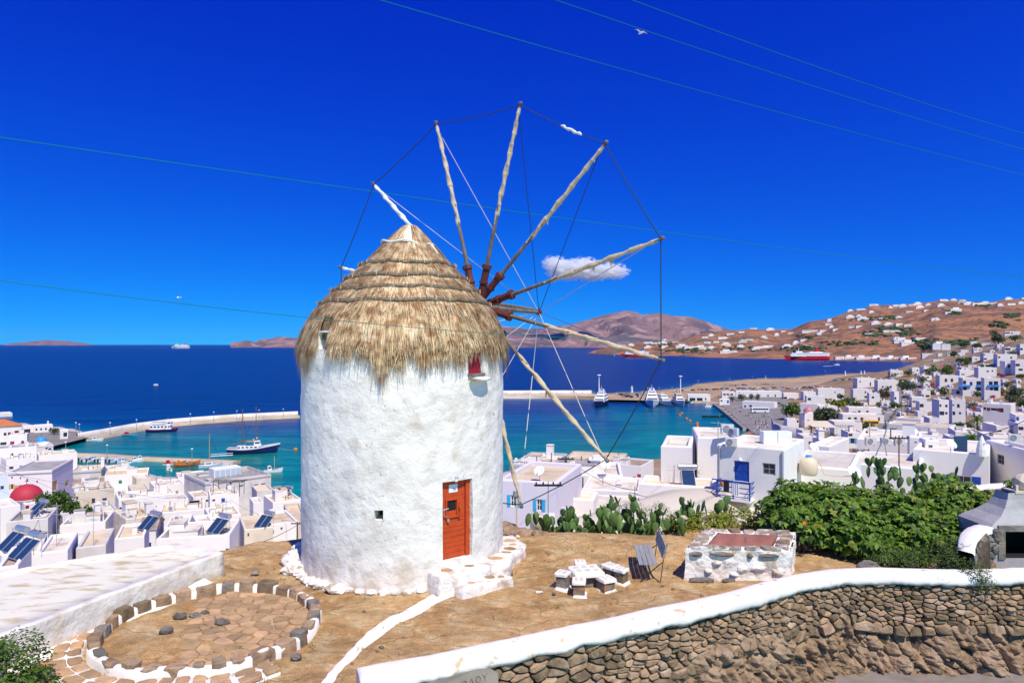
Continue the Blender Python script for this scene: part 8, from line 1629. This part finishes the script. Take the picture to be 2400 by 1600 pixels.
def cactus(label, x, y, w_, h, n, seed, z=None):
    r_ = random.Random(seed); z = gz(x, y) if z is None else z; t = thing('prickly_pear', label, 'cactus', (x, y, z), 0, 'prickly pear cacti behind the bare ground'); b = MB(); made = []
    for i in range(5): a = r_.uniform(0, 6.28); q = (math.cos(a)*w_*.35, math.sin(a)*w_*.25, h*.4); b.tube([(0,0,-.5),(q[0]*.6,q[1]*.6,h*.2),q], [.09,.08,.06], 7)
    b.build('stem', M['cactus_old'], t)
    for i in range(n):
        if made and r_.random() < .6:
            p, s_, rz, tl_ = r_.choice(made); s2 = s_*r_.uniform(.75, 1.0); e = p[2]+s_*1.15*math.cos(tl_)
            if e > h*1.05: continue
            top = (p[0]+math.sin(tl_)*s_*1.1*math.sin(rz), p[1]-math.sin(tl_)*s_*1.1*math.cos(rz), e)
        else: s2 = r_.uniform(.22, .36); top = (r_.uniform(-.5,.5)*w_, r_.uniform(-.35,.35)*w_*.8, r_.uniform(-.1, .62)*h)
        rz = r_.uniform(-1.5, 1.5); tl_ = r_.uniform(-.55, .55); made.append((top, s2, rz, tl_))
        inst('cactus_pad', pad_me(i % 4), t, top, (tl_, r_.uniform(-.35,.35), rz), (s2*r_.uniform(.8,1.05), s2, s2))
    return t
for i, (px, py, d, w_, h, n, lab) in enumerate(((1285,1262,20.2,1.5,.62,30,'low prickly pear nearest the mill'),(1345,1272,20.0,1.6,.72,40,'low prickly pear beside the cream barrel'),(1425,1280,20.0,1.5,1.05,60,'tall prickly pear on the rock rim before the white terrace'),(1475,1285,19.6,1.5,1.35,75,'tallest prickly pear, behind the grey bench'),(1535,1285,19.4,1.4,1.05,55,'prickly pear beside the short lamp post'),(1590,1275,20.2,1.3,.95,40,'prickly pear behind the corner of the stone cistern'),(1660,1240,21.0,1.6,.8,30,'prickly pear mixed into the green shrubs behind the cistern'),(2120,1168,21.6,1.9,.95,50,'blue green prickly pear above the garden wall'),(2185,1158,22.2,1.6,.80,40,'second prickly pear on the garden wall, beside the blue shutters'),(2035,1180,21.2,1.4,.85,34,'prickly pear in front of the bare white wall'))):
    p = P(px, py, d); cactus(lab, p.x, p.y, w_, h, n, i+4, p.z)
def fig(label, name, blobs, n, size, leaf, stems, seed, npart=0, cat='fig bush', lobes=3, group=None):
    if name == 'fig_tree': blobs = [(x, y, z*.9, a, b_, c*.86) for x, y, z, a, b_, c in blobs]
    t = thing(name, label, cat, (blobs[0][0], blobs[0][1], 0), 0, group); o = Vector(t.location); rs = np.random.RandomState(seed); B = np.array(blobs); vol = (B[:, 3]*B[:, 4]*B[:, 5])**.67; V = []; Fq = []; big = []
    for i in range(n):
        k = rs.choice(len(B), p=vol/vol.sum()); d = rs.normal(size=3); d /= np.linalg.norm(d)
        if d[2] < -.3: d[2] *= -1
        r_ = .62+.38*rs.rand()**.5; lum = 1+.16*math.sin(d[0]*6+k)+.14*math.sin(d[1]*8+d[2]*5); c = Vector(B[k, :3]+d*B[k, 3:6]*r_*lum)-o
        nr = (Vector(d)*.6+Vector(rs.normal(size=3))*.45+Vector((0, -.25, .75))).normalized(); a = nr.cross(Vector(rs.normal(size=3))).normalized(); e = nr.cross(a); s_ = size*rs.uniform(.6, 1.3)
        if npart and len(big) < npart and d[2] > .1 and d[1] < .35 and r_ > .8: big.append((c, a, e, nr, s_)); continue
        for j in range(lobes):
            th = (j-(lobes-1)/2)*.85; dr = a*math.cos(th)+e*math.sin(th); sd = e*math.cos(th)-a*math.sin(th); l_ = s_*(1 if j == lobes//2 else .8); k0 = len(V); V += [c, c+dr*l_*.55+sd*l_*.24-nr*l_*.05, c+dr*l_-nr*l_*.22, c+dr*l_*.55-sd*l_*.24-nr*l_*.05]; Fq.append((k0, k0+1, k0+2, k0+3))
    V = [tuple(v) for v in V]
    if leaf == 'leaf_fig':             # fading and darker green leaves mixed at random into the crown
        pick = [rs.rand() for _ in range(len(Fq)//lobes+1)]; sel = lambda lo, hi: [q for i, q in enumerate(Fq) if lo <= pick[i//lobes] < hi]
        tag(np_mesh('leaves', V, sel(0, .80), M[leaf], t), kind='stuff'); tag(np_mesh('fading_leaves', V, sel(.80, .88), M['leaf_yel'], t), kind='stuff'); tag(np_mesh('dark_leaves', V, sel(.88, 1.1), M['leaf_mid'], t), kind='stuff')
    else: tag(np_mesh('leaves', V, Fq, M[leaf], t), kind='stuff')
    def f():
        b = MB()
        for j in range(5): th = (j-2)*.7; l_ = (.65,.9,1,.9,.65)[j]; dr = Vector((math.cos(th), math.sin(th), 0)); sd = Vector((-math.sin(th), math.cos(th), 0)); b.add([Vector((0,0,0)), dr*l_*.5+sd*.17, dr*l_-Vector((0,0,.2)), dr*l_*.5-sd*.17], [(0,1,2,3)])
        return mesh_of(b, 'leaf', M[leaf])
    for c, a, e, nr, s_ in big:
        q = inst('leaf', cached(('leaf', leaf), f), t); q.matrix_local = Matrix.Translation(c) @ Matrix(((a.x, e.x, nr.x), (a.y, e.y, nr.y), (a.z, e.z, nr.z))).to_4x4() @ Matrix.Scale(s_*1.2, 4)
    b = MB()
    for s0 in stems:
        for _ in range(6): k = rs.randint(len(B)); e = Vector(B[k, :3])+Vector(rs.normal(size=3))*.25*B[k, 3]; s1 = Vector(s0); b.tube([s1-o, s1.lerp(e, .5)+Vector(rs.normal(size=3))*.12-o, e-o, e+Vector((0, 0, B[k, 5]*.7))-o], [.045, .03, .018, .008], 5)
    b.build('branches', M['trunk'], t); return t
gf = 'leafy bushes beyond the stone cistern'
fig('big bright green fig bush beside the stone cistern', 'fig_tree', [(8.0,17.8,.55,1.0,1.0,.85),(8.6,18.6,.9,1.1,1.1,.75),(7.7,18.9,.8,.9,.9,.7),(8.9,17.3,.35,1.0,.9,.65),(8.3,19.2,1.05,.9,.9,.65)], 3600, .17, 'leaf_fig', [(8.2,18.2,-.3),(8.7,17.9,-.3)], 3, 110, group=gf)
fig('middle fig bush reaching up before the garden wall', 'fig_tree', [(9.8,17.6,.5,1.0,1.0,.80),(10.3,18.6,.85,1.1,1.1,.70),(9.6,19.0,.95,.9,.9,.6),(10.5,17.5,.4,.9,.8,.6),(9.3,16.9,.15,.8,.7,.5)], 3400, .165, 'leaf_fig', [(9.8,18.0,-.3),(10.3,18.2,-.3)], 4, 110, group=gf)
fig('farther fig bush with high shoots beside the grey oven', 'fig_tree', [(11.6,18.6,.75,1.1,1.1,.75),(12.4,19.2,1.0,1.0,1.0,.7),(11.2,17.6,.5,.9,.9,.6),(12.9,18.6,.8,.9,.9,.7)], 3200, .155, 'leaf_fig', [(11.6,18.4,-.3),(12.2,18.6,-.3)], 5, 90, group=gf)
for i, (px, py, d) in enumerate(((2312,1150,18.6),(2365,1128,18.8),(1905,1188,18.0),(1945,1158,18.6),(2035,1172,18.8),(2085,1165,18.8),(2130,1172,18.6),(2165,1182,18.4),(2275,1165,18.6),(2210,1190,18.2),(1875,1215,17.6),(2330,1185,18.2),(2345,1170,18.4),(2240,1180,18.6),(2000,1160,19),(1960,1175,19))):
    p = P(px, py, d); fig('slim fig shoot rising above the bushes, '+nth(i)+' of the scattered few', 'fig_shoot', [(p.x,p.y,p.z-.12,.16,.16,.18),(p.x+.08,p.y,p.z-.42,.13,.13,.15)], 50, .13, 'leaf_fig', [(p.x,p.y,p.z-1.0)], 40+i, 0, 'fig shoot', group='fig shoots above the bushes')
fig('dark small leaved shrub hanging over the white wall cap', 'shrub', [(9.7,15.75,.35,.75,.45,.45),(10.3,15.75,.25,.55,.4,.5),(9.0,16.1,.2,.7,.5,.40),(10.2,15.05,.34,.34,.30,.28),(10.28,14.86,.10,.24,.13,.30),(10.45,16.1,.5,.4,.4,.35)], 6000, .048, 'leaf_small', [(9.8,15.9,-.2)], 6, 0, 'shrub', 1)
fig('dense carob bush in the bottom corner by the worn roof', 'shrub', [(-7.8,10.4,.15,.75,.6,.75),(-7.2,10.15,-.15,.6,.5,.6),(-8.3,10.2,.40,.7,.6,.75),(-6.95,9.8,-.5,.45,.45,.45),(-7.7,9.9,-.4,.8,.5,.8)], 13000, .07, 'leaf_mid', [(-8,10.1,-.5)], 7, 0, 'shrub', 1)
fig('bright leaved shrub behind the stone cistern', 'shrub', [(5.6,19.8,.0,.8,.6,.5),(6.6,19.9,.05,.9,.6,.55),(7.2,19.4,.1,.7,.6,.5),(4.9,20.0,-.05,.6,.5,.40)], 3200, .085, 'leaf_yel', [(6,19.8,-.5)], 8, 0, 'shrub', 2)
fig('grey feathery shrub behind the tallest prickly pear', 'shrub', [(3.6,21.0,.0,.8,.4,.55),(4.5,21.2,.0,.7,.4,.45)], 1700, .05, 'leaf_olive', [(3.8,21,-.5)], 9, 0, 'shrub', 1)
fl = tag(MB().rock((0,0,0), (.07,.03,.10), 3, None, .4, 1).build('blossom', M['b_orange'], None, loc=P(1884,1231,17.2)), 'single orange blossom at the edge of the big fig bush', 'flower')
bo = MB(); bo.rock((0,0,0), (.24,.18,.15), 8, None, .4, 2); tag(bo.build('boulder', M['stone_g'], None, loc=P(2036,1330,15.9)), 'dark weathered boulder under the fig beside the wall cap', 'boulder')
for i, (px, py, s_) in enumerate(((1200,1250,.5),(1235,1256,.45),(1185,1240,.4),(1265,1262,.35))): bo = MB(); bo.rock((0,0,0), (s_,.35,.20), i*4+2, None, .4, 2); p = PZ(px, py, .05); tag(bo.build('boulder', M['bedrock'], None, loc=p), ('long brown boulder on the rim beside the lamp post','brown boulder next to the first low prickly pear','brown boulder closest to the windmill wall','smallest brown boulder of the rim')[i], 'boulder', 'boulders on the rim')
# ------------------------------------------------------------------ cables across the sky, gulls, clouds
for a, c, d0, d1, lab in (((923,0),(2400,405),17,34,'green cable leaving the top edge nearest the mill'),((1328,0),(2400,345),18,34,'middle one of the three green cables slanting across the open sky'),((1505,0),(2400,308),18,34,'uppermost of the three green cables slanting across the open sky'),((0,313),(2400,646),22,44,'green cable passing in front of the sail spokes'),((0,633),(1640,786),8,14.5,'lowest green cable passing in front of the thatch')):
    A_, C_ = P(*a, d0), P(*c, d1); e = (C_-A_); A2, C2 = A_-e*.15, C_+e*.15; wire(lab, A2, C2, .25 if c[1] < 500 else .30, .00044*(d0+d1)/2, 'cable', 'cable', 'green cables overhead', 24)
def gull(label, px, py, d, s_, rz):
    t = thing('seagull', label, 'seagull', P(px, py, d), rz, 'seagulls in the air'); b = MB(); b.tube([(0,-.3,0),(0,-.15,.02),(0,.05,.03),(0,.22,.04),(0,.30,.05)], [.02,.08,.09,.06,.02], 8); b.tube([(0,.28,.05),(0,.36,.04)], [.02,.005], 5); b.v = [tuple(Vector(v)*s_) for v in b.v]; b.build('body', M['b_white'], t)
    for q in (-1, 1): b = MB(); b.add([Vector(v)*s_ for v in ((q*.05,.1,.05),(q*.35,.16,.22),(q*.75,.02,.12),(q*.35,-.02,.20),(q*.05,-.12,.04))], [(0,1,3,4),(1,2,3)]); b.build('wing', M['b_white'], t)
gull('white gull flying high above the sail wheel', 1503,78,60,1.1,.6); gull('small distant gull low over the sea beside the mill', 419,698,120,1.2,-.5)
def cloud_mat():
    m = bpy.data.materials.new('cloud_vapour'); m.use_nodes = True; t = m.node_tree; N = t.nodes.new; L = t.links.new; t.nodes.remove(t.nodes['Principled BSDF']); v = N('ShaderNodeVolumePrincipled'); v.inputs['Color'].default_value = (1,1,1,1); v.inputs['Anisotropy'].default_value = .0
    tc = N('ShaderNodeTexCoord'); n = N('ShaderNodeTexNoise'); n.inputs['Scale'].default_value = 3.2; n.inputs['Detail'].default_value = 6; L(tc.outputs['Object'], n.inputs['Vector'])
    ln = N('ShaderNodeVectorMath'); ln.operation = 'LENGTH'; L(tc.outputs['Object'], ln.inputs[0]); sb = N('ShaderNodeMath'); sb.operation = 'SUBTRACT'; sb.inputs[0].default_value = 1.0; L(ln.outputs['Value'], sb.inputs[1])
    ad = N('ShaderNodeMath'); ad.operation = 'MULTIPLY_ADD'; L(n.outputs[0], ad.inputs[0]); ad.inputs[1].default_value = 2.0; ad.inputs[2].default_value = -1.06; a2 = N('ShaderNodeMath'); a2.operation = 'ADD'; L(ad.outputs[0], a2.inputs[0]); L(sb.outputs[0], a2.inputs[1])
    mr = N('ShaderNodeMapRange'); mr.inputs[1].default_value = .10; mr.inputs[2].default_value = .5; mr.inputs[4].default_value = .02; L(a2.outputs[0], mr.inputs[0]); L(mr.outputs[0], v.inputs['Density']); em = N('ShaderNodeMath'); L(v.outputs[0], t.nodes['Material Output'].inputs['Volume']); return m
CM = cloud_mat()
def cloud(label, puffs):
    t = thing('cloud', label, 'cloud', P(puffs[0][0], puffs[0][1], 9000))
    for px, py, rx, ry in puffs:
        V, Fc = ICO2; o = MB().add(V, Fc).build('cloud_puff', CM, t); o.location = P(px, py, 9000)-Vector(t.location); o.scale = (rx/F*9000, rx/F*9000*.8, ry/F*9000)
cloud('small bright white cloud behind the near level sail spoke', [(1330,632,58,30),(1390,634,62,28),(1440,636,40,22),(1300,618,34,22),(1372,622,36,24)])
# ------------------------------------------------------------------ the air
hz = bpy.data.materials.new('haze_air'); hz.use_nodes = True; _t = hz.node_tree; _t.nodes.remove(_t.nodes['Principled BSDF']); _v = _t.nodes.new('ShaderNodeVolumePrincipled'); _v.inputs['Color'].default_value = (.36,.60,1,1); _v.inputs['Density'].default_value = HAZE; _v.inputs['Anisotropy'].default_value = .0
_t.links.new(_v.outputs[0], _t.nodes['Material Output'].inputs['Volume']); tag(MB().box(-64000, 64000, -120, 41500, -47.5, 700).build('haze', hz), kind='stuff')
